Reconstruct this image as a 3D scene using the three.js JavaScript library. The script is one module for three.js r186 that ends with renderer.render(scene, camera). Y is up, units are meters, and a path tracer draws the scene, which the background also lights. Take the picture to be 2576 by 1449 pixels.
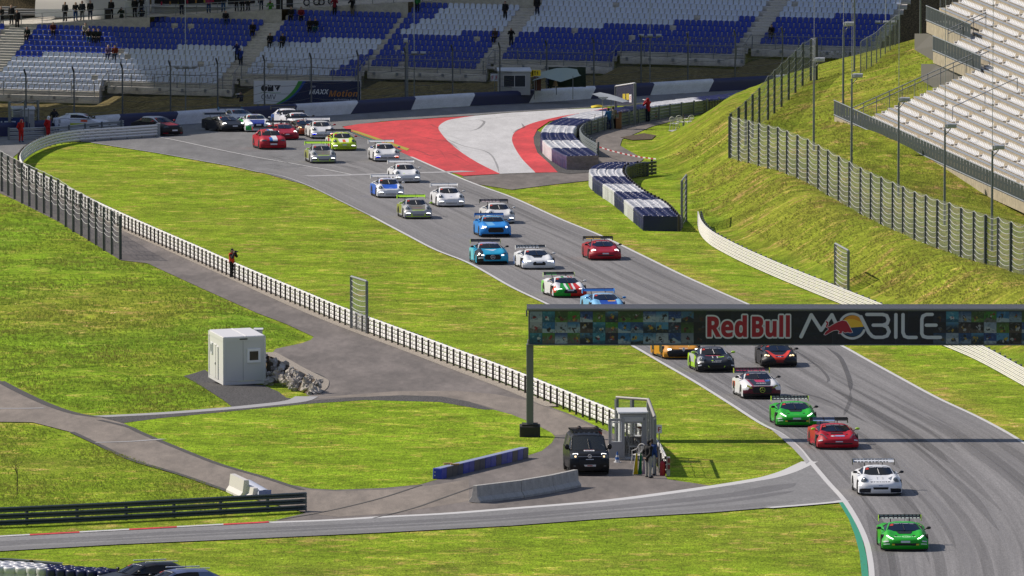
import * as THREE from 'three';
import { mergeGeometries, mergeVertices, toCreasedNormals } from 'three/addons/utils/BufferGeometryUtils.js';
import { MarchingCubes } from 'three/addons/objects/MarchingCubes.js';
import { ImprovedNoise } from 'three/addons/math/ImprovedNoise.js';

// ---------- camera, sky, sun, exposure ----------
const scene = new THREE.Scene();
const FL = 32000, PITCH = 0.15, EYE = 42.3, GRADE = 0.0946;   // focal length (in 2576-wide pixels), pitch down, eye height, fall of the hill per metre
const camera = new THREE.PerspectiveCamera(2 * Math.atan(724.5 / FL) * 180 / Math.PI, 16 / 9, 10, 8000);
camera.position.set(0, EYE, 0);
camera.rotation.set(-PITCH, 0, 0);
scene.add(camera);
const SUNDIR = new THREE.Vector3(-1.12, 1.0, -0.60).normalize();
// a bright spring sky of broken white cloud over blue
{
  const W = 1024, H = 512, d = new Float32Array(W * H * 4), n = new ImprovedNoise(), fbm = (x, y, z) => { let s = 0, a = 0.55; for (let i = 0; i < 5; i++) { s += a * n.noise(x, y, z); x *= 2.1; y *= 2.1; z *= 2.1; a *= 0.5; } return s; };
  for (let j = 0; j < H; j++) for (let i = 0; i < W; i++) {
    const el = ((j + 0.5) / H - 0.5) * Math.PI, az = ((i + 0.5) / W - 0.5) * 2 * Math.PI, v = new THREE.Vector3(Math.cos(az) * Math.cos(el), Math.sin(el), Math.sin(az) * Math.cos(el)), up = Math.max(v.y, 0), t = Math.pow(1 - up, 3), glow = Math.pow(Math.max(0, v.dot(SUNDIR)), 8);
    const k = 1 / (up + 0.22), c = fbm(v.x * k * 1.3 + 3, v.z * k * 1.3, 0.4), m = Math.min(1, Math.max(0, (c + 0.16) * 3)), shade = 0.78 + 0.3 * fbm(v.x * k * 3, v.z * k * 3, 5.2);
    const blue = [0.15 + 0.50 * t, 0.36 + 0.44 * t, 0.96 + 0.1 * t]; for (let q = 0; q < 3; q++) d[(j * W + i) * 4 + q] = ((blue[q] + 0.35 * glow) * (1 - m) + [0.90, 0.98, 1.12][q] * (shade + 0.3 * glow) * m) * (v.y < 0 ? 0.8 : 1); d[(j * W + i) * 4 + 3] = 1;
  }
  const sky = new THREE.DataTexture(d, W, H, THREE.RGBAFormat, THREE.FloatType); sky.mapping = THREE.EquirectangularReflectionMapping; sky.magFilter = THREE.LinearFilter; sky.needsUpdate = true; scene.background = scene.environment = sky;
}
scene.backgroundIntensity = scene.environmentIntensity = 0.39;
const sun = new THREE.DirectionalLight(0xfff3e4, 4.9);
sun.position.copy(SUNDIR).multiplyScalar(400).add(new THREE.Vector3(0, -75, -800));
sun.target.position.set(0, -75, -800); scene.add(sun); scene.add(sun.target);
sun.castShadow = true; sun.shadow.mapSize.set(4096, 4096);
Object.assign(sun.shadow.camera, { left: -350, right: 350, top: 350, bottom: -350, near: 1, far: 1200 });
const renderer = new THREE.WebGLRenderer({ antialias: true });
renderer.toneMapping = THREE.LinearToneMapping; renderer.toneMappingExposure = 1.0;
renderer.shadowMap.enabled = true;

// ---------- helpers ----------
let seed = 7;
const rnd = () => { seed = (seed + 0x6d2b79f5) | 0; let t = Math.imul(seed ^ (seed >>> 15), 1 | seed); t = (t + Math.imul(t ^ (t >>> 7), 61 | t)) ^ t; return ((t ^ (t >>> 14)) >>> 0) / 4294967296; };
const rr = (a, b) => a + (b - a) * rnd();
const V3 = (x, y, z) => new THREE.Vector3(x, y, z);
const clamp = (x, a = 0, b = 1) => Math.min(b, Math.max(a, x)), lerp = (a, b, t) => a + (b - a) * t;
const sst = (a, b, x) => { const t = clamp((x - a) / (b - a)); return t * t * (3 - 2 * t); };
const PN = new ImprovedNoise(), noise = (x, y, z = 0) => PN.noise(x, y, z);
const CP = Math.cos(PITCH), SP = Math.sin(PITCH);
// a surveyed position (u, v in the 2576 x 1449 survey sheet) as a direction from the eye
const ray = (u, v) => { const a = (u - 1288) / FL, b = (724.5 - v) / FL; return V3(a, -SP + b * CP, -CP - b * SP); };
const hillY = (z) => GRADE * z;
// position on the hill plane, h metres above it
function P(u, v, h = 0) { const d = ray(u, v), t = (h - EYE) / (d.y - GRADE * d.z); return V3(d.x * t, EYE + d.y * t, d.z * t); }
function D(u, v, depth) { const d = ray(u, v); return d.multiplyScalar(depth / -d.z).add(V3(0, EYE, 0)); }   // at a given distance
function proj(p) { const x = p.x, y = p.y - EYE, z = p.z, f = -(y * SP) - z * CP; const b = y * CP - z * SP; return [1288 + FL * x / f, 724.5 - FL * b / f]; }
const pxm = (p) => { const f = -((p.y - EYE) * SP) - p.z * CP; return FL / f; };     // survey pixels per metre there
function inPoly(pt, poly) { let c = false; for (let i = 0, j = poly.length - 1; i < poly.length; j = i++) { const [xi, yi] = poly[i], [xj, yj] = poly[j]; if ((yi > pt[1]) !== (yj > pt[1]) && pt[0] < (xj - xi) * (pt[1] - yi) / (yj - yi) + xi) c = !c; } return c; }
function smooth2(pts, n = 8) {   // centripetal spline through 2D points
  const c = new THREE.CatmullRomCurve3(pts.map(([u, v]) => V3(u, v, 0)), false, 'centripetal'), out = [];
  const N = (pts.length - 1) * n; for (let i = 0; i <= N; i++) { const p = c.getPoint(i / N); out.push([p.x, p.y]); } return out;
}
function distPoly(x, z, pts) {   // signed distance in plan: positive on the right of the line's direction
  let best = 1e9, s = 1; for (let i = 0; i + 1 < pts.length; i++) {
    const a = pts[i], b = pts[i + 1], dx = b.x - a.x, dz = b.z - a.z, l = dx * dx + dz * dz, t = clamp(((x - a.x) * dx + (z - a.z) * dz) / l), ex = x - a.x - t * dx, ez = z - a.z - t * dz, d = ex * ex + ez * ez;
    if (d < best) { best = d; s = (dx * ez - dz * ex) >= 0 ? 1 : -1; } } return s * Math.sqrt(best);
}
const used = {};
function named(n) { n = n.replace(/_\d{3}$/, ''); const k = used[n] = (used[n] ?? -1) + 1; return k ? `${n}_${String(k).padStart(3, '0')}` : n; }
function shade(o) { o.traverse((m) => { if (m.isMesh) { m.castShadow = true; m.receiveShadow = true; } }); return o; }
function add(o) { shade(o); scene.add(o); return o; }
function tag(o, label, category, group) { Object.assign(o.userData, { label, category }); if (group) o.userData.group = group; return o; }
function thing(name, label, category, pos = V3(0, 0, 0), turn = 0, group) { const g = new THREE.Group(); g.name = named(name); g.position.copy(pos); g.rotation.y = turn; tag(g, label, category, group); scene.add(g); return g; }
function part(name, geo, mat, parent, pos, rot) { const m = new THREE.Mesh(geo, mat); m.name = name; if (pos) m.position.set(...(pos.isVector3 ? pos.toArray() : pos)); if (rot) m.rotation.set(...rot); m.castShadow = m.receiveShadow = true; parent.add(m); return m; }
function struct(name, geo, mat) { const m = part(named(name), geo, mat, scene); m.userData.kind = 'structure'; return m; }
const stdCache = {};
const C = (r, g, b) => new THREE.Color().setRGB(r, g, b);
function mat(r, g, b, rough = 0.6, o = {}) { return new THREE.MeshStandardMaterial({ color: C(r, g, b), roughness: rough, side: THREE.DoubleSide, ...o }); }
function box(w, h, d, x = 0, y = 0, z = 0, ry = 0) { const g = new THREE.BoxGeometry(w, h, d); if (ry) g.rotateY(ry); g.translate(x, y, z); return g; }
function cyl(r0, r1, h, x = 0, y = 0, z = 0, n = 10) { const g = new THREE.CylinderGeometry(r1, r0, h, n); g.translate(x, y + h / 2, z); return g; }
function bar(a, b, r, n = 6) { const d = b.clone().sub(a), g = new THREE.CylinderGeometry(r, r, d.length(), n, 1); g.applyQuaternion(new THREE.Quaternion().setFromUnitVectors(V3(0, 1, 0), d.clone().normalize())); g.translate((a.x + b.x) / 2, (a.y + b.y) / 2, (a.z + b.z) / 2); return g; }
function cham(w, h, d, c = 0.02) {   // chamfered box centred on the origin, base at y = 0
  const s = new THREE.Shape(); const a = w / 2 - c, b = h - 2 * c; s.moveTo(-a, 0); s.lineTo(a, 0); s.lineTo(a, b); s.lineTo(-a, b); s.closePath();
  const g = new THREE.ExtrudeGeometry(s, { depth: d - 2 * c, bevelEnabled: true, bevelThickness: c, bevelSize: c, bevelSegments: 1, steps: 1 }); g.translate(0, c, -d / 2 + c); return g;
}
const merge = (list) => { const a = list.map((g) => { const h = g.index ? g.toNonIndexed() : g; for (const k of Object.keys(h.attributes)) if (!['position', 'normal', 'uv'].includes(k)) h.deleteAttribute(k); if (!h.attributes.uv) h.setAttribute('uv', new THREE.BufferAttribute(new Float32Array(h.attributes.position.count * 2), 2)); return h; }); return mergeGeometries(a); };
function grid(nu, nv, f, uvf) {   // f(i / nu, j / nv) -> Vector3
  const pos = [], uv = [], idx = []; for (let j = 0; j <= nv; j++) for (let i = 0; i <= nu; i++) { const p = f(i / nu, j / nv); pos.push(p.x, p.y, p.z); const t = uvf ? uvf(i / nu, j / nv) : [i / nu, j / nv]; uv.push(t[0], t[1]); }
  for (let j = 0; j < nv; j++) for (let i = 0; i < nu; i++) { const a = j * (nu + 1) + i, b = a + 1, c = a + nu + 1, d = c + 1; idx.push(a, b, c, b, d, c); }
  const g = new THREE.BufferGeometry(); g.setAttribute('position', new THREE.Float32BufferAttribute(pos, 3)); g.setAttribute('uv', new THREE.Float32BufferAttribute(uv, 2)); g.setIndex(idx); g.computeVertexNormals(); return g;
}
// sweep of a profile [[across, up], ...] along 3D points; across is to the right of travel
function sweep(pts, prof, closedProfile = false, cap = false) {
  const n = pts.length, pr = closedProfile ? [...prof, prof[0]] : prof, pos = [], uv = [], idx = []; let L = 0;
  for (let i = 0; i < n; i++) {
    const a = pts[Math.max(0, i - 1)], b = pts[Math.min(n - 1, i + 1)], t = b.clone().sub(a).setY(0).normalize(), r = V3(-t.z, 0, t.x);
    if (i) L += pts[i].distanceTo(pts[i - 1]); let w = 0;
    pr.forEach(([x, y], k) => { if (k) w += Math.hypot(x - pr[k - 1][0], y - pr[k - 1][1]); pos.push(pts[i].x + r.x * x, pts[i].y + y, pts[i].z + r.z * x); uv.push(L, w); });
  }
  const m = pr.length; for (let i = 0; i + 1 < n; i++) for (let k = 0; k + 1 < m; k++) { const a = i * m + k, b = a + 1, c = a + m, d = c + 1; idx.push(a, c, b, b, c, d); }
  if (cap && closedProfile) for (const i of [0, n - 1]) { const sh = THREE.ShapeUtils.triangulateShape(prof.map(([x, y]) => new THREE.Vector2(x, y)), []); for (const f of sh) idx.push(...f.map((k) => i * m + k)); }
  const g = new THREE.BufferGeometry(); g.setAttribute('position', new THREE.Float32BufferAttribute(pos, 3)); g.setAttribute('uv', new THREE.Float32BufferAttribute(uv, 2)); g.setIndex(idx);
  const h = toCreasedNormals(g, 0.6); return h;
}
function resample(pts, step) {   // points every `step` metres in plan along a 3D polyline
  const out = [pts[0].clone()]; let left = step; for (let i = 0; i + 1 < pts.length; i++) { let a = pts[i].clone(); const b = pts[i + 1]; let d = a.distanceTo(b); while (d >= left) { a = a.lerp(b, left / d); out.push(a.clone()); d = a.distanceTo(b); left = step; } left -= d; } return out;
}
// repeating noise field, values about 0..1
function tileNoise(W, H, octs, sd) {
  const out = new Float32Array(W * H); let tot = 0; const h = (x, y, s) => { let n = Math.imul(x, 374761393) + Math.imul(y, 668265263) + Math.imul(s, 1274126177); n = Math.imul(n ^ (n >>> 13), 1274126177); return ((n ^ (n >>> 16)) >>> 0) / 4294967296; };
  octs.forEach(([nx, ny, amp], o) => { tot += amp; for (let y = 0; y < H; y++) { const fy = y / H * ny, iy = Math.floor(fy); let ty = fy - iy; ty = ty * ty * (3 - 2 * ty); for (let x = 0; x < W; x++) { const fx = x / W * nx, ix = Math.floor(fx); let tx = fx - ix; tx = tx * tx * (3 - 2 * tx); const s = sd + o * 17, a = h(ix % nx, iy % ny, s), b = h((ix + 1) % nx, iy % ny, s), c = h(ix % nx, (iy + 1) % ny, s), d = h((ix + 1) % nx, (iy + 1) % ny, s); out[y * W + x] += amp * (a + (b - a) * tx + (c - a) * ty + (a - b - c + d) * tx * ty); } } });
  for (let i = 0; i < out.length; i++) out[i] /= tot; return out;
}
function dataTex(W, H, f, o = {}) {   // f(i) -> [r, g, b] sRGB 0..1
  const d = new Uint8Array(W * H * 4); for (let i = 0; i < W * H; i++) { const c = f(i); d[i * 4] = clamp(c[0]) * 255; d[i * 4 + 1] = clamp(c[1]) * 255; d[i * 4 + 2] = clamp(c[2]) * 255; d[i * 4 + 3] = c.length > 3 ? clamp(c[3]) * 255 : 255; }
  const t = new THREE.DataTexture(d, W, H); t.magFilter = t.minFilter = THREE.LinearFilter; t.wrapS = t.wrapT = THREE.RepeatWrapping; if (!o.data) t.colorSpace = THREE.SRGBColorSpace; t.needsUpdate = true; return t;
}
function canvasTex(w, h, draw, o = {}) { const c = document.createElement('canvas'); c.width = w; c.height = h; draw(c.getContext('2d'), w, h); const t = new THREE.CanvasTexture(c); t.colorSpace = THREE.SRGBColorSpace; t.magFilter = THREE.LinearFilter; if (o.repeat) t.wrapS = t.wrapT = THREE.RepeatWrapping; return t; }

// ---------- the lie of the land ----------
const TOE = [[2900, 1090], [2700, 990], [2470, 890], [2300, 818], [2104, 737], [1960, 672], [1840, 612], [1775, 552], [1728, 500], [1680, 450], [1640, 405], [1618, 372], [1650, 342], [1760, 300], [1880, 262], [1960, 226]].map(([u, v]) => P(u, v));
const ZONE = {
  left: [[-900, 470], [0, 490], [92, 532], [205, 596], [305, 660], [372, 664], [505, 728], [640, 790], [770, 850], [735, 862], [680, 880], [640, 905], [520, 930], [470, 945], [570, 1020], [430, 1035], [250, 1043], [130, 1012], [50, 975], [0, 950], [-900, 800]],
  isle: [[240, 368], [330, 378], [480, 395], [640, 425], [780, 465], [940, 543], [1090, 625], [1290, 722], [1480, 815], [1660, 908], [1840, 1014], [1990, 1115], [2025, 1165], [1900, 1198], [1740, 1212], [1690, 1200], [1640, 1110], [1400, 1012], [1158, 917], [1015, 865], [765, 765], [585, 685], [310, 560], [90, 450], [120, 400], [200, 370]],
  oval: [[310, 1064], [420, 1052], [644, 1028], [919, 1006], [1106, 1012], [1230, 1032], [1290, 1060], [1390, 1090], [1360, 1130], [1300, 1150], [1100, 1208], [960, 1226], [780, 1228], [669, 1198], [450, 1126], [345, 1082]],
};
function bankH(x, z) {
  const d = distPoly(x, z, TOE); if (d < -1) return 0; const Dp = -z;
  const far = 1 - sst(1003, 1046, Dp);
  return (2.9 * sst(0, 6.5, d) + lerp(-0.19, 0.27, sst(832, 892, Dp)) * Math.max(0, Math.min(d, 30) - 4.5)) * far;
}
const WALLL = [[-120, 352], [170, 333], [445, 314], [745, 295], [1034, 276], [1330, 259], [1635, 240], [1932, 222], [2300, 198]].map(([u, v]) => P(u, v));
function lumps(x, z) {
  const h = -z; if (h < 480 || h > 1060) return 0; const q = proj(V3(x, hillY(z), z)); let m = 0;
  if (inPoly(q, ZONE.left)) { let e = 1e9; const pl = ZONE.left; for (let i = 0; i < pl.length; i++) { const a = pl[i], b = pl[(i + 1) % pl.length], dx = b[0] - a[0], dy = b[1] - a[1], t = clamp(((q[0] - a[0]) * dx + (q[1] - a[1]) * dy) / (dx * dx + dy * dy)); e = Math.min(e, Math.hypot(q[0] - a[0] - dx * t, (q[1] - a[1] - dy * t) * 2.5)); } m = sst(0, 60, e); }
  const d = distPoly(x, z, TOE); if (d > 0) m = Math.max(m, sst(0, 2, d) * 0.42);
  if (!m) return 0;
  return m * (0.20 * noise(x / 5, z / 9) + 0.10 * noise(x / 1.9 + 7, z / 3.1) + 0.05 * noise(x / 0.8, z / 1.4 + 3) + 0.12);
}
const landY = (x, z) => hillY(z) + bankH(x, z);
function G(u, v, h = 0) {   // where the land is met
  const d = ray(u, v); let t0 = 480, p = (t) => V3(d.x * t, EYE + d.y * t, d.z * t), gap = (t) => { const q = p(t); return q.y - landY(q.x, q.z) - h; };
  let t = 480; for (; t < 1300; t += 2) { if (gap(t) < 0) break; t0 = t; } let a = t0, b = t; for (let i = 0; i < 22; i++) { const m = (a + b) / 2; if (gap(m) > 0) a = m; else b = m; } return p((a + b) / 2);
}

// ---------- grass ----------
const grassTex = (() => {
  const W = 2048, H = 1024, n1 = tileNoise(W, H, [[8, 24, 0.8], [24, 70, 1], [60, 180, 1]], 3), n2 = tileNoise(W, H, [[150, 300, 1], [380, 500, 1.2], [900, 512, 1.4]], 11), n3 = tileNoise(W, H, [[16, 60, 1], [70, 200, 1]], 29);
  return dataTex(W, H, (i) => { const a = (n1[i] - 0.5) * 2, b = (n2[i] - 0.5) * 2, dry = clamp((n3[i] - 0.56) * 3.2), k = 1 + 0.26 * a + 0.28 * b; const r = lerp(0.55, 0.76, dry) * k, g = lerp(0.60, 0.66, dry) * k, bl = lerp(0.17, 0.34, dry) * k; return b > 0.66 && n1[i] > 0.52 ? [r * 1.25, g * 1.25, bl * 2.4] : [r, g, bl]; });
})();
const grassBump = (() => { const W = 1024, H = 1024, n = tileNoise(W, H, [[60, 240, 1], [200, 400, 1], [500, 512, 1]], 41); return dataTex(W, H, (i) => [n[i], n[i], n[i]], { data: true }); })();
const grassMat = new THREE.MeshPhysicalMaterial({ map: grassTex, bumpMap: grassBump, bumpScale: 0.08, roughness: 1, specularIntensity: 0.1, vertexColors: true });
{
  const xs = [-3000, -1200, -500, -220, -120, -85], Ds = [-400, 0, 250, 420, 480];
  for (let x = -66; x <= 66; x += 0.55) xs.push(x); xs.push(75, 90, 120, 220, 500, 1200, 3000);
  for (let d = 500; d <= 1062; d += 1.5) Ds.push(d); Ds.push(1085, 1110, 1150, 1250, 1500, 2200, 3500);
  const pos = [], uv = [], col = [], idx = [], base = [0.21, 0.258, 0.033];
  const edgeR = [[2576, 1114], [2357, 1000], [2182, 905], [1873, 761], [1713, 690], [1513, 593], [1288, 496]].map(([u, v]) => P(u, v)), edgeL = [[1982, 1100], [1838, 1016], [1663, 911], [1370, 761], [1181, 662], [1019, 588], [859, 506], [711, 443], [500, 404]].map(([u, v]) => P(u, v));
  Ds.forEach((d, j) => xs.forEach((x, i) => {
    const z = -d, inn = d > 470 && d < 1085 && Math.abs(x) < 80, y0 = hillY(z), far = d > 1062 ? Math.min(60, (d - 1062) * 0.16) : 0, q = inn ? proj(V3(x, y0, z)) : [0, 0];
    const bk = inn || x > 60 ? bankH(x, z) : 0; const bw = d > 940 ? -distPoly(x, z, WALLL) : 0; pos.push(x, y0 + bk * (bw > 3 ? 0.3 : 1) + (inn ? lumps(x, z) : 0) - 9 * sst(1.5, 12, bw) - 0.03, z); uv.push(x / 24, d / 96);
    let [r, g, b] = base, w = 0, wd = 0;
    if (inn) {
      const n1 = noise(x / 9, z / 30, 2), n2 = noise(x / 3, z / 11, 5), n3 = noise(x / 1.2, z / 4, 9), dT = distPoly(x, z, TOE);
      if (dT > 0) { w = clamp(0.62 + n1 * 0.6 + n2 * 0.5 + n3 * 0.3) * sst(0, 3, dT) * sst(640, 900, d + 260); if (d > 900) w *= 0.75; if (d > 930 && dT < 9) w *= 0.15; wd = clamp((n3 + n2 * 0.6 - 0.42) * 3) * 0.5 * sst(1, 3, dT); const lush = clamp(n2 * 1.5 - n1 * 0.8 - w) * 0.6; r *= 0.86 - 0.3 * lush; g *= 0.78 - 0.05 * lush; }
      else if (inPoly(q, ZONE.left)) { g *= 1.04; w = clamp(0.05 + n1 * 0.7 + n2 * 0.45) * 0.7; const e = Math.hypot((q[0] - 250) / 320, (q[1] - 790) / 75); w = clamp(w + 0.75 * (1 - sst(0.3, 1.2, e)) + n3 * 0.3); wd = clamp((n3 + n2 * 0.5 - 0.62) * 3) * 0.6; const lush = clamp(0.35 - n1 - w * 0.6) * 0.9; r *= 1 - 0.24 * lush; g *= 1 - 0.08 * lush; }
      else if (inPoly(q, ZONE.oval)) { w = clamp(0.15 + n1 * 0.5 + n2 * 0.4) * 0.6; }
      else { w = clamp(0.2 + n1 * 0.55 + n2 * 0.6 + n3 * 0.3) * 0.7; const mow = 0.5 + 0.5 * Math.sin(x * 0.9 + n1 * 1.5); const k = 0.95 + 0.07 * mow; r *= k; g *= k; const lush = clamp(n2 * 1.2 + n1 * 0.8 - 0.1) * 0.4; r *= 1 - 0.4 * lush; g *= 1 - 0.12 * lush; }
      const dr = distPoly(x, z, edgeR), dl = distPoly(x, z, edgeL);
      if (dr > -0.5 && dr < 4 && dT < 0) w = Math.max(w, (0.8 + 0.4 * n2) * (1 - sst(1.2, 2.2, dr))); if (dl < 0.5 && dl > -3) w = Math.max(w, (0.55 + 0.5 * n2) * (1 - sst(0.5, 1.6, -dl)));
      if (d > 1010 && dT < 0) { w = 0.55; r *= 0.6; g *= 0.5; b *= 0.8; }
    }
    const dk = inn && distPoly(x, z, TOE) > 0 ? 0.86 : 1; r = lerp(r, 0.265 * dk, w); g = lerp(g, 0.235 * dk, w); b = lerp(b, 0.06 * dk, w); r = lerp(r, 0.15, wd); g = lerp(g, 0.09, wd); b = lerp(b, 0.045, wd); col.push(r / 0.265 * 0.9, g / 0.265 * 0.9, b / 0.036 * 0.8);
  }));
  const nx = xs.length; for (let j = 0; j + 1 < Ds.length; j++) for (let i = 0; i + 1 < nx; i++) { const a = j * nx + i, b = a + 1, c = a + nx, d = c + 1; idx.push(a, b, c, b, d, c); }
  const g = new THREE.BufferGeometry(); g.setAttribute('position', new THREE.Float32BufferAttribute(pos, 3)); g.setAttribute('uv', new THREE.Float32BufferAttribute(uv, 2)); g.setAttribute('color', new THREE.Float32BufferAttribute(col, 3)); g.setIndex(idx); g.computeVertexNormals();
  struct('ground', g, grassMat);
}
// ---------- asphalt, paint, gravel ----------
function sheetGeo(poly, h, us = 10, vs = 40) {
  const sh = poly.map(([u, v]) => new THREE.Vector2(u, v)), f = THREE.ShapeUtils.triangulateShape(sh, []), pos = [], uv = [], nor = [];
  for (const [u, v] of poly) { const p = P(u, v, h); pos.push(p.x, p.y, p.z); uv.push(p.x / us, -p.z / vs); nor.push(0, 0.9955, 0.0942 * -1); }
  const g = new THREE.BufferGeometry(); g.setAttribute('position', new THREE.Float32BufferAttribute(pos, 3)); g.setAttribute('uv', new THREE.Float32BufferAttribute(uv, 2)); g.setAttribute('normal', new THREE.Float32BufferAttribute(nor, 3)); g.setIndex(f.flat()); g.computeVertexNormals(); return g;
}
const sheet = (name, poly, h, m, us, vs) => struct(name, sheetGeo(poly, h, us, vs), m);
function ribbonGeo(px, width, h, taper = 0, at = P, n = 8) {
  const q = smooth2(px, n), pts = q.map(([u, v]) => at(u, v, h)), pos = [], uv = [], idx = []; let L = 0;
  pts.forEach((p, i) => { const a = pts[Math.max(0, i - 1)], b = pts[Math.min(pts.length - 1, i + 1)], t = b.clone().sub(a).setY(0).normalize(), r = V3(-t.z, 0, t.x), w = width / 2 * (taper ? Math.min(1, Math.min(i, pts.length - 1 - i) / taper + 0.1) : 1); if (i) L += p.distanceTo(pts[i - 1]); pos.push(p.x - r.x * w, p.y - GRADE * r.z * w, p.z - r.z * w, p.x + r.x * w, p.y + GRADE * r.z * w, p.z + r.z * w); uv.push(0, L, width, L); if (i) { const k = i * 2; idx.push(k - 2, k - 1, k, k - 1, k + 1, k); } });
  const g = new THREE.BufferGeometry(); g.setAttribute('position', new THREE.Float32BufferAttribute(pos, 3)); g.setAttribute('uv', new THREE.Float32BufferAttribute(uv, 2)); g.setIndex(idx); g.computeVertexNormals(); return g;
}
function asphaltTex(tint, sd, contrast, streaky) {
  const W = 1024, H = 1024, a = tileNoise(W, H, streaky ? [[24, 2, 1.3], [60, 5, 1.2], [140, 9, 1], [300, 24, 0.7]] : [[5, 5, 1], [14, 12, 1], [40, 30, 0.8]], sd), b = tileNoise(W, H, [[400, 300, 1], [900, 512, 1]], sd + 5);
  return dataTex(W, H, (i) => { const k = 1 + contrast * (a[i] - 0.5) * 2 + 0.16 * (b[i] - 0.5) * 2; return tint.map((c) => c * k); });
}
const trackMat = new THREE.MeshStandardMaterial({ map: asphaltTex([0.475, 0.47, 0.472], 5, 0.17, true), roughness: 0.78 });
const tarMat = new THREE.MeshStandardMaterial({ map: asphaltTex([0.425, 0.40, 0.385], 9, 0.22, false), roughness: 0.85 });
const paveMat = new THREE.MeshStandardMaterial({ map: asphaltTex([0.50, 0.465, 0.43], 15, 0.18, false), roughness: 0.85 });
const farTarMat = new THREE.MeshStandardMaterial({ map: asphaltTex([0.44, 0.44, 0.445], 19, 0.16, false), roughness: 0.8 });
const whiteLine = mat(0.56, 0.56, 0.56, 0.7), lineGrey = mat(0.36, 0.36, 0.37, 0.8), tyreMark = mat(0.085, 0.085, 0.09, 0.7), seam = mat(0.08, 0.078, 0.075, 0.9);
const gravelTex = (() => { const n = tileNoise(512, 512, [[60, 60, 1], [140, 140, 1], [256, 256, 1]], 61); return (t, c) => dataTex(512, 512, (i) => { const k = 1 + c * (n[i] - 0.5) * 2; return t.map((x) => x * k); }); })();
const blackGravel = new THREE.MeshStandardMaterial({ map: gravelTex([0.27, 0.265, 0.265], 0.9), roughness: 0.95 }), paleGravel = new THREE.MeshStandardMaterial({ map: gravelTex([0.56, 0.53, 0.49], 0.7), roughness: 0.95 }), soil = new THREE.MeshStandardMaterial({ map: gravelTex([0.30, 0.25, 0.19], 0.7), roughness: 0.95 });

const L_EDGE = [[230, 358], [310, 371], [400, 385], [500, 403], [600, 421], [644, 431], [711, 443], [779, 468], [859, 506], [934, 543], [1019, 588], [1094, 627], [1181, 662], [1288, 722], [1370, 761], [1470, 809], [1585, 866], [1663, 911], [1750, 961], [1838, 1016], [1918, 1067], [1962, 1089], [2007, 1124], [2037, 1159], [2082, 1212], [2124, 1259], [2157, 1312], [2179, 1362], [2189, 1407], [2193, 1449], [2190, 1500], [2170, 1560]];
const R_EDGE = [[880, 331], [960, 360], [1034, 394], [1114, 429], [1194, 462], [1288, 496], [1413, 552], [1513, 593], [1613, 641], [1713, 690], [1788, 724], [1873, 761], [1990, 812], [2109, 865], [2182, 905], [2257, 946], [2357, 1000], [2457, 1047], [2532, 1087], [2576, 1114], [2690, 1190], [2790, 1290], [2850, 1400], [2870, 1500], [2860, 1560]];
const WALLBASE = [[-120, 352], [60, 340], [170, 333], [290, 322], [445, 314], [593, 304], [745, 295], [881, 287], [1034, 276], [1181, 267], [1330, 259], [1485, 249], [1635, 240], [1780, 231], [1932, 222], [2100, 211], [2300, 198]];
const le = smooth2(L_EDGE, 6), re = smooth2(R_EDGE, 6);
{ // the straight, ruled between its two edges
  const l = le.map(([u, v]) => P(u, v, 0)), r = re.map(([u, v]) => P(u, v, 0)).slice(12), lc = l.filter((p, i) => le[i][0] >= 640), N = 150;
  const at = (pts, t) => { let tot = 0; const c = [0]; for (let i = 1; i < pts.length; i++) c.push(tot += pts[i].distanceTo(pts[i - 1])); const s = t * tot; let i = 1; while (i < pts.length - 1 && c[i] < s) i++; return pts[i - 1].clone().lerp(pts[i], clamp((s - c[i - 1]) / (c[i] - c[i - 1]))); };
  const A = [], B = []; for (let i = 0; i <= N; i++) { A.push(at(lc, i / N)); B.push(at(r, i / N)); }
  const g = grid(8, N, (a, b) => { const i = Math.round(b * N), p = A[i].clone().lerp(B[i], a); p.y = hillY(p.z) + 0.012; return p; }, (a, b) => [a, b * 3.2]);
  struct('track', g, trackMat);
}
sheet('track_approach', [...le.filter((p) => p[0] <= 660), [780, 468], [859, 506], [934, 543], [1194, 462], [1114, 429], [1034, 394], [960, 360], [880, 331], [860, 318], [960, 305], [1080, 297], [1195, 290], [1288, 282], [1420, 274], [1520, 268], [1700, 252], [1900, 231], [2100, 222], [2300, 205], ...[...WALLBASE].reverse(), [-200, 420], [30, 398], [60, 372], [120, 360], [190, 356]], 0.004, farTarMat, 14, 60);
// run-off paint
const redPaint = new THREE.MeshStandardMaterial({ map: asphaltTex([0.77, 0.23, 0.245], 33, 0.16, false), roughness: 0.75 }), whitePaint = new THREE.MeshStandardMaterial({ map: asphaltTex([0.745, 0.745, 0.75], 37, 0.08, false), roughness: 0.75 });
const RW = smooth2([[1258, 437], [1200, 408], [1150, 375], [1112, 338], [1103, 320], [1120, 305], [1160, 296], [1195, 291]], 6), WR = smooth2([[1528, 271], [1473, 282], [1388, 297], [1325, 315], [1293, 335], [1288, 350], [1292, 365], [1313, 399], [1347, 434]], 6);
sheet('run_off_red', [[862, 319], [880, 331], [960, 360], [1034, 394], [1100, 423], [1165, 442], ...RW, [1100, 297], [1000, 303], [900, 312]], 0.016, redPaint, 8, 40);
sheet('run_off_white', [...RW, [1288, 283], [1420, 275], ...WR], 0.020, whitePaint, 8, 40);
sheet('run_off_red', [...[...WR].reverse(), [1540, 274], [1440, 291], [1382, 305], [1352, 325], [1342, 345], [1344, 362], [1352, 384], [1383, 412], [1403, 433]], 0.024, redPaint, 8, 40);
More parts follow.
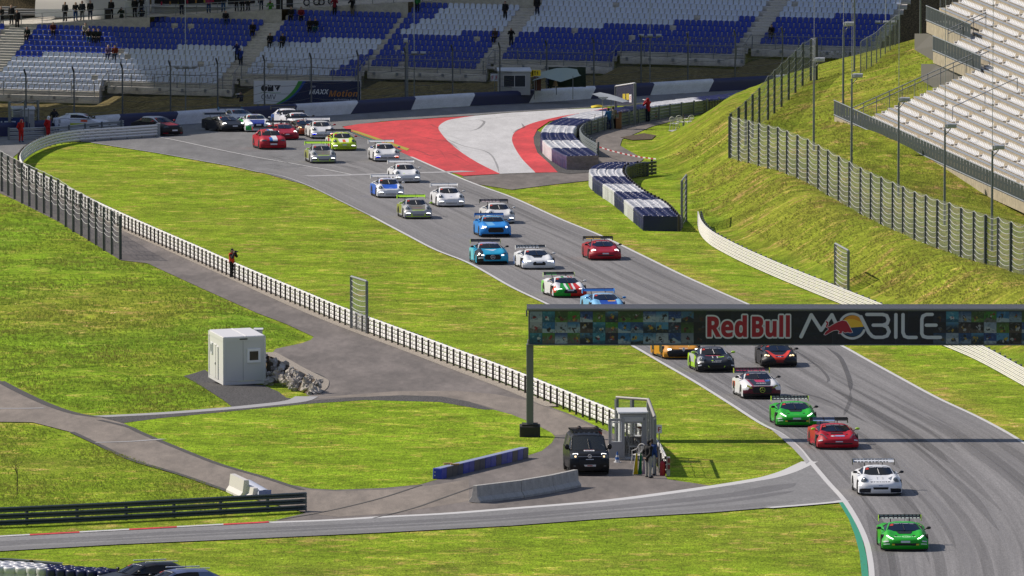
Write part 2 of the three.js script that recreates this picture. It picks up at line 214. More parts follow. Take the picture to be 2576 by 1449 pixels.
sheet('apron', [[1160, 444], [1194, 462], [1288, 477], [1400, 463], [1500, 452], [1560, 440], [1620, 400], [1605, 392], [1560, 366], [1565, 350], [1640, 318], [1760, 287], [1890, 258], [1860, 245], [1640, 268], [1500, 292], [1425, 315], [1345, 335], [1345, 362], [1365, 395], [1403, 433], [1258, 438]], 0.008, tarMat, 9, 40);
sheet('dark_gravel', [[1342, 345], [1344, 362], [1352, 384], [1383, 412], [1403, 433], [1430, 437], [1500, 433], [1514, 424], [1440, 410], [1400, 390], [1375, 360], [1372, 340], [1352, 328]], 0.028, blackGravel, 2, 8);
sheet('bare_soil', [[1560, 345], [1620, 335], [1650, 340], [1640, 350], [1590, 352]], 0.032, soil, 2, 8);
// service road and paved yard
sheet('service_road', smooth2([[-60, 395], [40, 400], [60, 440], [130, 470], [230, 528], [307, 575], [400, 617], [500, 661], [574, 695], [674, 742], [765, 782], [855, 818], [1014, 878], [1155, 932], [1276, 977], [1380, 1022], [1440, 1044], [1513, 1078], [1560, 1098], [1600, 1118], [1650, 1170], [1680, 1206]], 4).concat([[1738, 1214], [1790, 1222], [1688, 1240], [1538, 1259], [1288, 1280], [1119, 1293], [966, 1301], [834, 1309], [676, 1315], [720, 1302], [772, 1290], [760, 1270], [582, 1240], [450, 1192], [325, 1154], [240, 1114], [180, 1087], [82, 1062], [-40, 1061], [-40, 945], [0, 957], [50, 984], [125, 1019], [200, 1041], [250, 1049], [400, 1041], [550, 1030], [644, 1021], [754, 1007], [774, 997], [794, 989], [816, 968], [819, 958], [812, 947], [749, 922], [684, 889], [694, 877], [756, 864], [782, 855], [789, 847], [720, 815], [644, 786], [505, 724], [370, 662], [303, 654], [242, 616], [147, 557], [37, 502], [-60, 460]]), 0.008, tarMat, 8, 40);
sheet('grass_verge', [[306, 1062], [330, 1074], [345, 1082], [450, 1127], [550, 1167], [644, 1194], [669, 1199], [719, 1217], [784, 1229], [844, 1232], [969, 1227], [1056, 1219], [1100, 1206], [1318, 1149], [1363, 1134], [1388, 1114], [1397, 1098], [1383, 1085], [1340, 1064], [1288, 1043], [1244, 1031], [1180, 1018], [1106, 1010], [919, 1004], [769, 1014], [644, 1026], [550, 1034], [400, 1050]], 0.012, (() => { const m = grassMat.clone(); m.vertexColors = false; m.color = C(0.72, 0.92, 0.72); return m; })(), 24, 96).name = 'grass_oval';
// paler dusty surface of the lower road, black gravel along its edges
sheet('lower_road', [[-40, 1060], [-40, 950], [0, 959], [50, 986], [125, 1020], [200, 1042], [290, 1056], [345, 1083], [450, 1129], [550, 1169], [669, 1203], [760, 1231], [850, 1236], [980, 1231], [1090, 1220], [1180, 1205], [1180, 1260], [1000, 1290], [850, 1300], [770, 1290], [582, 1240], [450, 1192], [325, 1154], [240, 1114], [180, 1087], [82, 1062]], 0.012, paveMat, 8, 40);
sheet('upper_path', [[780, 1001], [994, 984], [1144, 983], [1244, 991], [1320, 1006], [1420, 1040], [1500, 1078], [1530, 1100], [1440, 1092], [1397, 1094], [1340, 1064], [1288, 1042], [1200, 1015], [1106, 1001], [900, 999]], 0.012, paveMat, 8, 40);
for (const [w, px] of [[0.34, [[250, 1056], [330, 1076], [345, 1084], [450, 1128], [550, 1167], [669, 1202], [760, 1232]]], [0.5, [[0, 959], [50, 985], [125, 1019], [190, 1040], [250, 1049]]], [0.3, [[180, 1086], [240, 1114], [325, 1154], [450, 1192], [582, 1238]]], [0.3, [[690, 890], [749, 923], [812, 950], [818, 965], [794, 989]]]]) struct('gravel_edge', ribbonGeo(px, w, 0.02), blackGravel);
sheet('gravel_strip', [[254, 1050], [400, 1043], [550, 1031], [644, 1023], [800, 1006], [900, 999], [1010, 994], [1110, 997], [1180, 1010], [1240, 1030], [1215, 1030], [1106, 1011], [919, 1006], [769, 1016], [644, 1028], [400, 1052], [310, 1064]], 0.02, blackGravel, 2, 10);
sheet('gravel_yard', [[515, 930], [545, 950], [666, 970], [700, 985], [720, 1000], [754, 1006], [644, 1020], [585, 1024], [560, 1005], [505, 970], [462, 946], [490, 938]], 0.02, blackGravel, 2, 10);
struct('gravel_verge', ribbonGeo([[240, 532], [307, 572], [400, 614], [500, 659], [574, 692], [674, 738], [765, 778], [855, 815], [1014, 875], [1155, 929], [1276, 975], [1380, 1018], [1390, 1022]], 0.75, 0.02), paleGravel);
struct('drain_channel', ribbonGeo([[250, 1047.5], [400, 1040], [550, 1029], [644, 1020.5], [754, 1006], [772, 997]], 1.2, 0.024), lineGrey);
struct('drain_channel', ribbonGeo([[-10, 1027], [60, 1027], [110, 1026]], 0.5, 0.024), lineGrey);
struct('drain_channel', ribbonGeo([[240, 1113], [330, 1110], [412, 1104]], 0.4, 0.024), lineGrey);
// link road
const LK_T = [[-40, 1352], [0, 1349], [75, 1345], [200, 1339], [325, 1332], [445, 1324], [562, 1319], [676, 1314], [834, 1308], [966, 1300], [1119, 1292], [1288, 1279], [1538, 1258], [1688, 1239], [1813, 1221], [1888, 1209], [1932, 1201], [1982, 1186], [2020, 1169], [2037, 1161]], LK_B = [[2124, 1260], [2107, 1262], [1932, 1277], [1788, 1289], [1538, 1303], [1288, 1322], [969, 1339], [644, 1354], [300, 1369], [0, 1386], [-40, 1389]];
const linkTex = asphaltTex([0.49, 0.49, 0.495], 55, 0.1, false);
sheet('link_road', [...LK_T, [2082, 1212], ...LK_B], 0.014, new THREE.MeshStandardMaterial({ map: linkTex, roughness: 0.8 }), 30, 40);
const streakD = mat(0.135, 0.135, 0.15, 0.8), streakL = mat(0.27, 0.27, 0.275, 0.8);
for (const [w, f, m] of [[1.5, 0.42, streakD], [0.8, 0.62, streakD], [1.3, 0.86, streakL]]) { const px = []; for (let u = -40; u < 2080; u += 120) { const y = (l) => { const s = [...l].sort((a, b) => a[0] - b[0]); for (let i = 0; i + 1 < s.length; i++) if (s[i + 1][0] >= u) return lerp(s[i][1], s[i + 1][1], (u - s[i][0]) / (s[i + 1][0] - s[i][0])); return s.at(-1)[1]; }; px.push([u, lerp(y(LK_T), y(LK_B), f + 0.05 * noise(u / 300, f * 9))]); } m.transparent = true; m.opacity = m === streakL ? 0.3 : 0.25; struct('tyre_mark', ribbonGeo(px, w, 0.018 + f * 0.004, 3), m); }
// lines
struct('edge_line', ribbonGeo(L_EDGE.slice(0, 10), 0.16, 0.02), lineGrey); struct('edge_line', ribbonGeo(L_EDGE.slice(9, 24), 0.21, 0.02), whiteLine); struct('edge_line', ribbonGeo(L_EDGE.slice(23), 0.25, 0.0205), whiteLine);
struct('edge_line', ribbonGeo(R_EDGE.slice(2), 0.21, 0.02), whiteLine);
struct('edge_line', ribbonGeo([[400, 345], [440, 352], [560, 378], [650, 396], [740, 412], [830, 428], [885, 439]], 0.16, 0.028), whiteLine);
struct('start_line', ribbonGeo([[770, 443], [880, 440], [1000, 436], [1110, 433], [1180, 430]], 1.6, 0.026), lineGrey);
struct('edge_line', ribbonGeo(LK_T.slice(7), 0.8, 0.02), whiteLine);
struct('edge_line', ribbonGeo([[1932, 1277], [2020, 1270], [2107, 1262], [2124, 1259]], 0.6, 0.022), whiteLine);
sheet('painted_strip', [[2110, 1263], [2124, 1264], [2144, 1300], [2168, 1350], [2180, 1400], [2185, 1449], [2184, 1500], [2166, 1500], [2168, 1449], [2162, 1390], [2150, 1345], [2135, 1305]], 0.018, mat(0.022, 0.27, 0.16, 0.75));
sheet('kerb', [[1955, 1083], [1990, 1105], [2018, 1135], [2036, 1160], [2028, 1166], [2020, 1155], [1992, 1125], [1940, 1080]], 0.03, lineGrey);
// red and white kerb blocks along the link road
for (const [a, b, r] of [[-20, 75, 0], [75, 200, 1], [200, 325, 0], [325, 445, 1], [445, 562, 0], [562, 676, 1]]) { const y = (u) => 1350 - 0.0535 * u; sheet('kerb', [[a, y(a) - 3], [b, y(b) - 3], [b, y(b) + 0.3], [a, y(a) + 0.3]], 0.035, r ? redPaint : whitePaint, 3, 20); }
sheet('kerb', [[880, 326], [900, 330], [1030, 374], [1024, 379], [960, 356], [890, 332]], 0.035, mat(0.36, 0.30, 0.03, 0.8));
sheet('kerb', [[872, 328], [888, 332], [958, 357], [1012, 379], [1000, 381], [930, 353]], 0.036, mat(0.035, 0.12, 0.09, 0.8));
for (let i = 0; i < 9; i++) { const t = i / 9, t2 = (i + 1) / 9; sheet('kerb', [[lerp(868, 1000, t), lerp(329, 380, t)], [lerp(868, 1000, t2), lerp(329, 380, t2)], [lerp(884, 1030, t2), lerp(336, 392, t2)], [lerp(884, 1030, t), lerp(336, 392, t)]], 0.037, i % 2 ? redPaint : whitePaint, 3, 20); }
// skid marks
const skid = (px, w, o = 0.55, h = 0.03) => struct('skid_mark', ribbonGeo(px, w, h, 6), (() => { const m = tyreMark.clone(); m.transparent = true; m.opacity = o; return m; })());
skid([[2080, 874], [2112, 898], [2128, 930], [2138, 960], [2139, 985]], 0.26, 0.5); skid([[2139, 985], [2138, 1005], [2130, 1028], [2122, 1045]], 0.2, 0.35); skid([[1990, 875], [2035, 905], [2072, 935], [2084, 955], [2080, 962]], 0.16, 0.4); skid([[1970, 966], [2010, 985], [2060, 1000], [2100, 1016], [2140, 1040], [2180, 1062]], 0.2, 0.35);
for (let i = 0; i < 26; i++) { const u = rr(640, 860), v = rr(372, 425), l = rr(30, 90); skid([[u, v], [u + l * 0.5, v + rr(-2, 5)], [u + l, v + rr(-4, 12)]], rr(0.1, 0.2), rr(0.15, 0.4)); }
for (let i = 0; i < 16; i++) { const u = rr(930, 1130), v = rr(300, 400), l = rr(30, 100); if (u < 1100 && v < 330 + (u - 900) * 0.42) skid([[u, v], [u + l * 0.5, v + rr(2, 10)], [u + l, v + rr(8, 30)]], rr(0.1, 0.3), rr(0.12, 0.3), 0.034); }
skid([[1195, 300], [1218, 306], [1205, 322], [1180, 330]], 0.2, 0.35); skid([[1290, 335], [1305, 325], [1318, 320], [1312, 310]], 0.2, 0.4); skid([[1115, 345], [1160, 365], [1230, 385], [1248, 410], [1256, 436]], 0.14, 0.3); skid([[1120, 310], [1260, 295], [1400, 282]], 0.2, 0.2); skid([[1230, 286], [1330, 290], [1390, 284]], 0.16, 0.2);
for (const px of [[[670, 1311], [800, 1290], [950, 1255], [1060, 1220]], [[940, 1303], [1040, 1278], [1120, 1250], [1190, 1225]]]) struct('asphalt_seam', ribbonGeo(px, 0.12, 0.026), seam);
// long streaks of rubber and polish down the straight, following its edges
{
  const l = le.filter((p) => p[0] >= 760), r = re.slice(20); const atU = (pts, t) => { const k = t * (pts.length - 1), i = Math.min(pts.length - 2, Math.floor(k)), f = k - i; return [lerp(pts[i][0], pts[i + 1][0], f), lerp(pts[i][1], pts[i + 1][1], f)]; };
  const mk = [0.05, 0.075, 0.30].map((c, k) => mat(c, c, c * 1.04, 0.75, { transparent: true, opacity: k === 2 ? 0.16 : 0.16 }));
  for (let i = 0; i < 60; i++) { const f = rr(0.06, 0.97), t0 = rr(0, 0.8), t1 = t0 + rr(0.1, 0.35), px = []; for (let k = 0; k <= 5; k++) { const t = Math.min(1, lerp(t0, t1, k / 5)), a = atU(l, t), b = atU(r, t); px.push([lerp(a[0], b[0], f), lerp(a[1], b[1], f)]); } struct('tyre_mark', ribbonGeo(px, rr(0.15, 0.8), 0.016 + i * 0.00015, 8), mk[i % 3]); }
}

// ---------- guardrails ----------
const railWhite = mat(0.80, 0.80, 0.79, 0.5), railGrey = mat(0.34, 0.36, 0.37, 0.42), railDark = mat(0.055, 0.075, 0.08, 0.45), postDark = mat(0.045, 0.038, 0.035, 0.7), steelGrey = mat(0.16, 0.18, 0.19, 0.5), postBlue = mat(0.055, 0.065, 0.075, 0.6);
const wbeam = (y, h, side, d = 0.07) => [[0, y], [side * d, y + h * 0.12], [side * d, y + h * 0.34], [side * 0.02, y + h * 0.5], [side * d, y + h * 0.66], [side * d, y + h * 0.88], [0, y + h]];
const on = (px, f = P, n = 6) => smooth2(px, n).map(([u, v]) => f(u, v));
// beams swept along a line on the ground, posts on one side at even steps
function guardrail(label, pts, o) {
  const t = thing('guardrail', label, 'guardrail', pts[0]), org = pts[0], loc = pts.map((p) => p.clone().sub(org)), { beams = 3, h = 0.27, gap = 0.04, y0 = 0.08, face = 1, post = 2, postSide = -face, postH = 0.95, round = false, pw = 0.13 } = o;
  for (let k = 0; k < beams; k++) { const y = y0 + k * (h + gap), pr = round ? [[0, y], [face * 0.07, y + h * 0.15], [face * 0.09, y + h * 0.5], [face * 0.07, y + h * 0.85], [0, y + h], [-face * 0.05, y + h * 0.5], [0, y]] : wbeam(y, h, face); part('beam', sweep(loc, pr), o.mat || railWhite, t); }
  if (post) { const q = resample(pts, post), pg = cham(pw, postH, 0.12, 0.012); q.forEach((p, i) => { const a = q[Math.max(0, i - 1)], b = q[Math.min(q.length - 1, i + 1)], d = b.clone().sub(a).setY(0).normalize(), r = V3(-d.z, 0, d.x); part('post', pg, o.postMat || postDark, t, p.clone().addScaledVector(r, postSide * 0.12).sub(org), [0, Math.atan2(d.x, d.z), 0]); }); }
  return t;
}
const LG = [[398, 343], [330, 348], [260, 352.5], [190, 358], [130, 369], [90, 385], [62, 405], [52, 425], [62, 447], [110, 473], [170, 503], [240, 539], [307, 571], [400, 613], [500, 657], [572, 690], [674, 734], [765, 772], [855, 810], [1014, 870], [1155, 923], [1276, 968], [1398, 1017], [1458, 1042], [1534, 1073], [1590, 1100], [1630, 1128], [1658, 1160], [1676, 1196]];
{
  const pts = on(LG), t = guardrail('long pale guardrail with dark posts curving from the first corner down beside the service road', pts, { beams: 4, h: 0.19, gap: 0.03, y0: 0.08, face: 1, post: 2.1, postSide: 1.6, postH: 0.93, round: true, mat: railWhite, pw: 0.1 });
  // thin diagonal bars between the beams, seen through the gaps
  const q = resample(pts, 0.7), list = []; for (let i = 8; i + 1 < q.length; i++) { const a = q[i], b = q[i + 1]; for (let k = 0; k < 4; k++) { const y = 0.1 + k * 0.22, s = (i + k) % 2; list.push(bar(V3(a.x, a.y + y + (s ? 0 : 0.22), a.z).sub(pts[0]), V3(b.x, b.y + y + (s ? 0.22 : 0), b.z).sub(pts[0]), 0.02, 3)); } }
  const m = part('diagonal_bar', merge(list), steelGrey, t); m.userData.kind = 'stuff';
  part('end_post', box(0.3, 1.0, 0.3, 0, 0.5, 0), railGrey, t, P(398, 343).sub(pts[0]));
}
guardrail('long dark three-beam guardrail at the lower left above the red and white kerb', on([[-60, 1327], [0, 1325], [200, 1316], [400, 1306], [600, 1295], [770, 1286]]), { beams: 3, h: 0.25, gap: 0.045, y0: 0.04, face: 1, post: 2.6, postSide: -1.5, postH: 0.82, mat: railDark, postMat: railDark }).name = 'guardrail_dark';
{ const t = scene.children.at(-1), p = P(770, 1286); for (let k = 0; k < 3; k++) part('end_plate', box(0.9, 0.2, 0.05, -0.5, 0.16 + k * 0.295, 0.1), steelGrey, t, p.clone().sub(t.position)); part('end_cap', box(0.06, 0.84, 0.22, 0, 0.44, 0), steelGrey, t, p.clone().sub(t.position)); }
guardrail('bright white five-beam guardrail sweeping along the foot of the right grass bank', on([[1757, 568], [1764, 590], [1784, 613], [1838, 645], [1932, 689], [2030, 730], [2104, 760], [2240, 815], [2364, 866], [2457, 906], [2576, 971], [2680, 1030], [2760, 1080]]), { beams: 5, h: 0.16, gap: 0.035, y0: 0.02, face: 1, post: 2.5, postSide: -1.5, postH: 0.95, mat: mat(0.72, 0.71, 0.68, 0.5), postMat: steelGrey });
guardrail('grey post and beam guardrail standing right behind the far tyre wall', on([[1900, 262], [1813, 278], [1713, 292], [1638, 304], [1560, 319], [1500, 334], [1470, 345], [1460, 358], [1468, 373], [1503, 396]]), { beams: 4, h: 0.2, gap: 0.05, y0: 0.05, face: 1, post: 3.4, postSide: -1.0, postH: 1.12, mat: mat(0.17, 0.2, 0.21, 0.45), postMat: steelGrey });
guardrail('dark guardrail curling behind the near tyre wall by the path', on([[1712, 582], [1680, 548], [1630, 520], [1590, 490], [1572, 466], [1578, 452], [1600, 446], [1650, 440]]), { beams: 4, h: 0.2, gap: 0.05, y0: 0.05, face: 1, post: 2.6, postSide: -1.0, postH: 1.12, mat: mat(0.06, 0.07, 0.07, 0.5), postMat: postDark });
guardrail('pale guardrail stub beside the grey hut at the far left edge', on([[20, 352], [60, 351], [120, 349], [165, 346], [240, 338], [310, 332]]), { beams: 3, h: 0.24, gap: 0.06, y0: 0.06, face: 1, post: 3.2, postSide: 1.0, postH: 0.95, mat: railGrey, postMat: steelGrey });

// ---------- padded wall round the outside of the far corner ----------
const padWhite = new THREE.MeshStandardMaterial({ map: asphaltTex([0.82, 0.83, 0.86], 71, 0.08, false), roughness: 0.7 }), padBlue = mat(0.012, 0.016, 0.075, 0.55);
{
  const base = smooth2(WALLBASE, 6).map(([u, v]) => P(u, v)), org = base[0].clone(), t = thing('padded_wall', 'long blue and white padded wall round the outside of the far corner', 'safety wall', org);
  const len = [0]; for (let i = 1; i < base.length; i++) len.push(len[i - 1] + base[i].distanceTo(base[i - 1]));
  const at = (s) => { let i = 1; while (i < base.length - 1 && len[i] < s) i++; return base[i - 1].clone().lerp(base[i], clamp((s - len[i - 1]) / (len[i] - len[i - 1]), -1, 2)); };
  const sOf = (u) => { let best = 0, e = 1e9; for (let s = 0; s < len.at(-1); s += 0.1) { const d = Math.abs(proj(at(s))[0] - u); if (d < e) { e = d; best = s; } } return best; };
  const b = [[-120, -130], [150, 138], [307, 290], [452, 436], [600, 588], [751, 740], [906, 881], [1049, 1034], [1199, 1181], [1350, 1330], [1503, 1485], [1650, 1635], [1800, 1782], [1955, 1938], [2110, 2090], [2290, 2270]].map(([a, c]) => [sOf(a), sOf(c)]);
  for (let i = 0; i + 1 < b.length; i++) {
    const g = grid(10, 7, (p, q) => { const k = q * 7, hgt = k < 5 ? 1.0 * (k / 4.6) : k < 6 ? 1.02 : 1.0, back = k < 5 ? 0.05 * (k / 4.6) : k < 6 ? 0.25 : 0.55, hy = Math.min(1, hgt), s = lerp(lerp(b[i][1], b[i][0], hy), lerp(b[i + 1][1], b[i + 1][0], hy), p), o = at(s), d = at(s + 0.5).sub(at(s - 0.5)).setY(0).normalize(); return V3(o.x + d.z * back, o.y + hgt + 0.02 * noise(s * 0.8, k), o.z - d.x * back).sub(org); }, (p, q) => [p * 0.8, q * 0.4]);
    part('pad', g, i % 2 ? padWhite : padBlue, t);
  }
}
// ---------- tyre walls ----------
const skinWhite = new THREE.MeshStandardMaterial({ map: asphaltTex([0.80, 0.81, 0.83], 75, 0.08, false), roughness: 0.5 }), skinBlue = new THREE.MeshStandardMaterial({ map: asphaltTex([0.20, 0.21, 0.40], 77, 0.35, false), roughness: 0.5 }), skinPink = new THREE.MeshStandardMaterial({ map: asphaltTex([0.62, 0.40, 0.50], 79, 0.25, false), roughness: 0.5 }), skinEnd = new THREE.MeshStandardMaterial({ map: asphaltTex([0.56, 0.51, 0.53], 81, 0.2, false), roughness: 0.6 });
const tyreGeo = (() => { const g = new THREE.LatheGeometry([[0.12, 0.0], [0.14, 0.09], [0.20, 0.12], [0.27, 0.10], [0.30, 0.03], [0.30, -0.12], [0.27, -0.16], [0.30, -0.2], [0.30, -0.85]].map(([x, y]) => new THREE.Vector2(x, y)), 12); return g; })();
const tyreMat = new THREE.MeshStandardMaterial({ color: 0xffffff, roughness: 0.38 });
function tyreWall(label, outer, inner, h, band, endMat, group) {   // outer, inner: top edges in survey px
  const A = smooth2(outer, 8).map(([u, v]) => P(u, v, h)), B = smooth2(inner, 8).map(([u, v]) => P(u, v, h)), org = A[0].clone(), t = thing('tyre_wall', label, 'tyre wall', org);
  const cum = (p) => { const c = [0]; for (let i = 1; i < p.length; i++) c.push(c[i - 1] + p[i].distanceTo(p[i - 1])); return c; }, ca = cum(A), cb = cum(B);
  const pt = (p, c, f) => { const s = f * c.at(-1); let i = 1; while (i < p.length - 1 && c[i] < s) i++; return p[i - 1].clone().lerp(p[i], clamp((s - c[i - 1]) / (c[i] - c[i - 1]))); };
  const L = ca.at(-1), nb = Math.max(2, Math.round(L / band));
  for (let i = 0; i < nb; i++) { const g = grid(6, 4, (p, q) => { const f = (i + p) / nb, o = pt(A, ca, f), w = pt(B, cb, f).sub(o).normalize(); o.addScaledVector(w, 0.04 * noise(f * 90, q * 2) + (1 - q) * 0.05); o.y -= (1 - q) * (h + 0.03); return o.sub(org); }); part('panel', g, (nb - i) % 2 ? (h < 1 && i > nb - 6 && endMat === skinEnd ? skinPink : skinBlue) : skinWhite, t); }
  { const a = A.at(-1), b = B.at(-1); part('end_panel', grid(8, 5, (p, q) => { const o = a.clone().lerp(b, p); o.y -= (1 - q) * (h + 0.03); o.z += 0.05 * Math.sin(p * 6) * (1 - q); return o.sub(org); }), endMat, t); }
  const rows = Math.floor(L / 0.62), im = new THREE.InstancedMesh(tyreGeo, tyreMat, rows * 4); const m4 = new THREE.Matrix4(), cW = C(0.62, 0.63, 0.66), cB = C(0.014, 0.018, 0.085), c = new THREE.Color(); let k = 0;
  for (let r = 0; r < rows; r++) for (let j = 0; j < 4; j++) { const f = (r + 0.5 + (j % 2) * 0.3) / (rows + 1), a = pt(A, ca, f), b = pt(B, cb, f), o = a.clone().lerp(b, (j + 0.5) / 4).sub(org), w = a.distanceTo(b) / 4 / 0.6; const bi = Math.floor(f * nb); m4.makeRotationY(rnd() * 3).scale(V3(w, 1, w)); m4.setPosition(o.x, o.y - 0.1 + rr(-0.015, 0.015), o.z); im.setMatrixAt(k, m4); c.copy((nb - bi) % 2 ? cB : cW).multiplyScalar(rr(0.8, 1.1)); im.setColorAt(k++, c); }
  im.name = 'tyre'; im.userData.kind = 'stuff'; im.castShadow = im.receiveShadow = true; t.add(im); return t;
}
tyreWall('long tyre wall with blue and white tops curving round the run-off', [[1900, 231], [1800, 241], [1700, 252], [1580, 268], [1463, 285], [1395, 304], [1366, 324], [1360, 344], [1373, 362], [1408, 385], [1425, 393]], [[1896, 238], [1800, 248], [1715, 257], [1638, 266], [1560, 280], [1510, 292], [1474, 304], [1448, 318], [1443, 334], [1463, 358], [1506, 391]], 1.0, 13, skinEnd);
tyreWall('near tyre wall with striped blue and white panels ending in a dark blue face', [[1545, 408], [1512, 411], [1488, 420], [1481, 432], [1493, 447], [1513, 461], [1538, 477], [1583, 514], [1618, 543]], [[1640, 408], [1600, 413], [1575, 422], [1568, 432], [1583, 450], [1625, 482], [1678, 512], [1694, 530], [1712, 545]], 0.95, 11, mat(0.010, 0.013, 0.075, 0.45));

// ---------- catch fences ----------
const meshMat = mat(0.16, 0.17, 0.18, 0.7, { transparent: true, opacity: 0.34 }), meshPale = mat(0.30, 0.33, 0.30, 0.7, { transparent: true, opacity: 0.26 }), cableMat = mat(0.55, 0.56, 0.56, 0.5), greyPole = mat(0.20, 0.215, 0.22, 0.55);
function catchFence(label, bases, h, o = {}) {   // bases: points on the ground
  const org = bases[0].clone(), t = thing(o.name || 'catch_fence', label, 'fence', org), n = bases.length, { cables = 6, c0 = 0.35, sag = 0.22, mesh = meshMat, post = postBlue, pw = 0.14, cable = cableMat, cr = 0.016 } = o;
  const pg = cham(pw, h, pw, 0.015); bases.forEach((p, i) => { const q = bases[Math.min(n - 1, i + 1)], r = bases[Math.max(0, i - 1)], d = q.clone().sub(r); part('post', pg, post, t, p.clone().sub(org).setY(p.y - org.y - 0.1), [0, Math.atan2(d.x, d.z), 0]); });
  for (let i = 0; i + 1 < n; i++) { const a = bases[i].clone().sub(org), b = bases[i + 1].clone().sub(org); part('mesh', grid(1, 1, (p, q) => a.clone().lerp(b, p).add(V3(0, q * (h - 0.05), 0))), mesh, t); }
  for (let k = 0; k < cables; k++) { const list = []; for (let i = 0; i + 1 < n; i++) { const y = h * lerp(c0, 0.985, cables > 1 ? k / (cables - 1) : 1) - (k === cables - 1 ? 0 : 0.05), a = bases[i].clone().sub(org), b = bases[i + 1].clone().sub(org), s = k === cables - 1 && o.tautTop ? 0.03 : sag * (0.8 + 0.4 * rnd()); const cv = new THREE.CatmullRomCurve3([0, 0.25, 0.5, 0.75, 1].map((f) => a.clone().lerp(b, f).add(V3(0, y - s * 4 * f * (1 - f), 0)))); list.push(new THREE.TubeGeometry(cv, 8, cr, 4)); } part('cable', merge(list), cable, t); }
  return t;
}
const LF = [[-62, 456], [-30, 468], [5, 482], [21, 492], [37, 501], [56, 511], [74, 519], [92, 528], [111, 537], [129, 547], [147, 556], [166, 570], [185, 583], [205, 593], [224, 605], [242, 616], [262, 630], [282, 640], [303, 653]];
catchFence('tall dark-posted catch fence with sagging cables between left bank and service road', LF.map(([u, v]) => P(u, v)), 2.84, { cables: 6, c0: 0.42, sag: 0.16, mesh: mat(0.05, 0.055, 0.07, 0.8, { transparent: true, opacity: 0.30 }), tautTop: true, pw: 0.17 });
const RF = [[1835, 397], [1859, 404], [1884, 410], [1909, 418], [1933, 424], [1957, 429], [1980, 439], [2006, 450], [2032, 461], [2059, 477], [2083, 491], [2110, 507], [2137, 522], [2165, 538], [2191, 552], [2217, 564], [2246, 578], [2272, 590], [2301, 604], [2329, 613], [2358, 626], [2388, 634], [2418, 647], [2450, 657], [2479, 666], [2511, 673], [2543, 685], [2580, 694], [2615, 703]];
catchFence('long catch fence of dark posts and drooping cables along the right bank', RF.map(([u, v]) => G(u, v)), 3.0, { cables: 10, c0: 0.06, sag: 0.2, mesh: meshPale, pw: 0.17 });
catchFence('tall dark-posted fence climbing away over the far end of the right bank', [[1838, 398], [1858, 383], [1876, 367], [1893, 350], [1910, 333], [1932, 303], [1948, 287], [1966, 269], [1984, 253], [2001, 235], [2019, 216], [2040, 204], [2054, 202]].map(([u, v]) => G(u, v)), 3.25, { cables: 6, c0: 0.2, sag: 0.12, mesh: mat(0.3, 0.34, 0.34, 0.7, { transparent: true, opacity: 0.34 }), pw: 0.16, cable: mat(0.25, 0.27, 0.27, 0.6) });
catchFence('thin wire fence with slim posts on the grass ridge before the far stand', [[2165, 184], [2180, 174], [2192, 168], [2205, 159], [2215, 148], [2227, 138], [2239, 128], [2252, 116], [2266, 100]].map(([u, v]) => G(u, v)), 2.4, { cables: 1, sag: 0.02, mesh: mat(0.35, 0.38, 0.42, 0.7, { transparent: true, opacity: 0.3 }), pw: 0.08, post: greyPole });
// short framed pieces of catch fence that guard the openings
function gate(label, a, b, h, cables, c0, meshM = meshMat) {
  const org = a.clone(), t = thing('fence_panel', label, 'fence panel', org), L = b.clone().sub(a), pg = cham(0.16, h, 0.16, 0.015); part('post', pg, greyPole, t, [0, 0, 0]); part('post', pg, greyPole, t, L);
  part('top_rail', bar(V3(0, h, 0), L.clone().add(V3(0, h, 0)), 0.07, 4), mat(0.32, 0.34, 0.35, 0.5), t);
  for (let k = 0; k < cables; k++) { const y = lerp(h * c0, h * 0.93, k / (cables - 1)), cv = new THREE.CatmullRomCurve3([0, 0.25, 0.5, 0.75, 1].map((f) => L.clone().multiplyScalar(f).add(V3(0, y - 0.5 * f * (1 - f), 0)))); part('cable', new THREE.TubeGeometry(cv, 10, 0.018, 4), cableMat, t); }
  part('mesh', grid(1, 1, (p, q) => L.clone().multiplyScalar(p).add(V3(0, q * h, 0))), meshM, t); return t;
}
gate('narrow framed net between two tall posts rising behind the middle of the long guardrail', P(884, 826), P(923, 839), 2.95, 6, 0.42);
gate('framed net seen nearly edge-on at the end of the near tyre wall', G(1715, 574), G(1726, 558), 3.1, 8, 0.1);
gate('framed net of cables on two posts low on the right bank beside the white guardrail', G(2101, 717), G(2134, 736), 2.5, 9, 0.08);

// ---------- lamp poles on the right bank ----------
const lampGrey = mat(0.42, 0.44, 0.46, 0.45), poleMat = mat(0.17, 0.195, 0.205, 0.5);
function lampPole(label, u, v, vt, rod) {
  const p = G(u, v), h = (v - vt) / pxm(p), t = thing('floodlight_pole', label, 'light pole', p, 0, undefined);
  part('pole', cyl(0.085, 0.06, h, 0, -0.1, 0, 8), poleMat, t);
  if (rod !== false) part('rod', cyl(0.022, 0.015, rod, 0, h, 0, 5), lampGrey, t);
  const hd = part('floodlight', merge([cham(0.62, 0.24, 0.4, 0.04).translate(0.42, 0.1, 0), box(0.3, 0.06, 0.06, 0.15, 0.05, 0), cyl(0.09, 0.11, 0.2, 0.08, 0.1, 0, 8)]), lampGrey, t, [0, h - 0.1, 0]); part('lens', box(0.5, 0.02, 0.3, 0.44, 0.09, 0), mat(0.5, 0.5, 0.5, 0.2), hd); part('bracket', bar(V3(0.05, -0.35, 0), V3(0.38, 0.05, 0), 0.03, 5), poleMat, hd);
}
lampPole('slim floodlight pole standing on the bank nearest the top of the dark fence', 2047, 379, 152, 9);
lampPole('tall floodlight pole rising from the middle of the grass ridge', 2121, 289, 62, 9);
lampPole('floodlight pole left of the front corner of the white stand', 2142, 430, 192, 9);
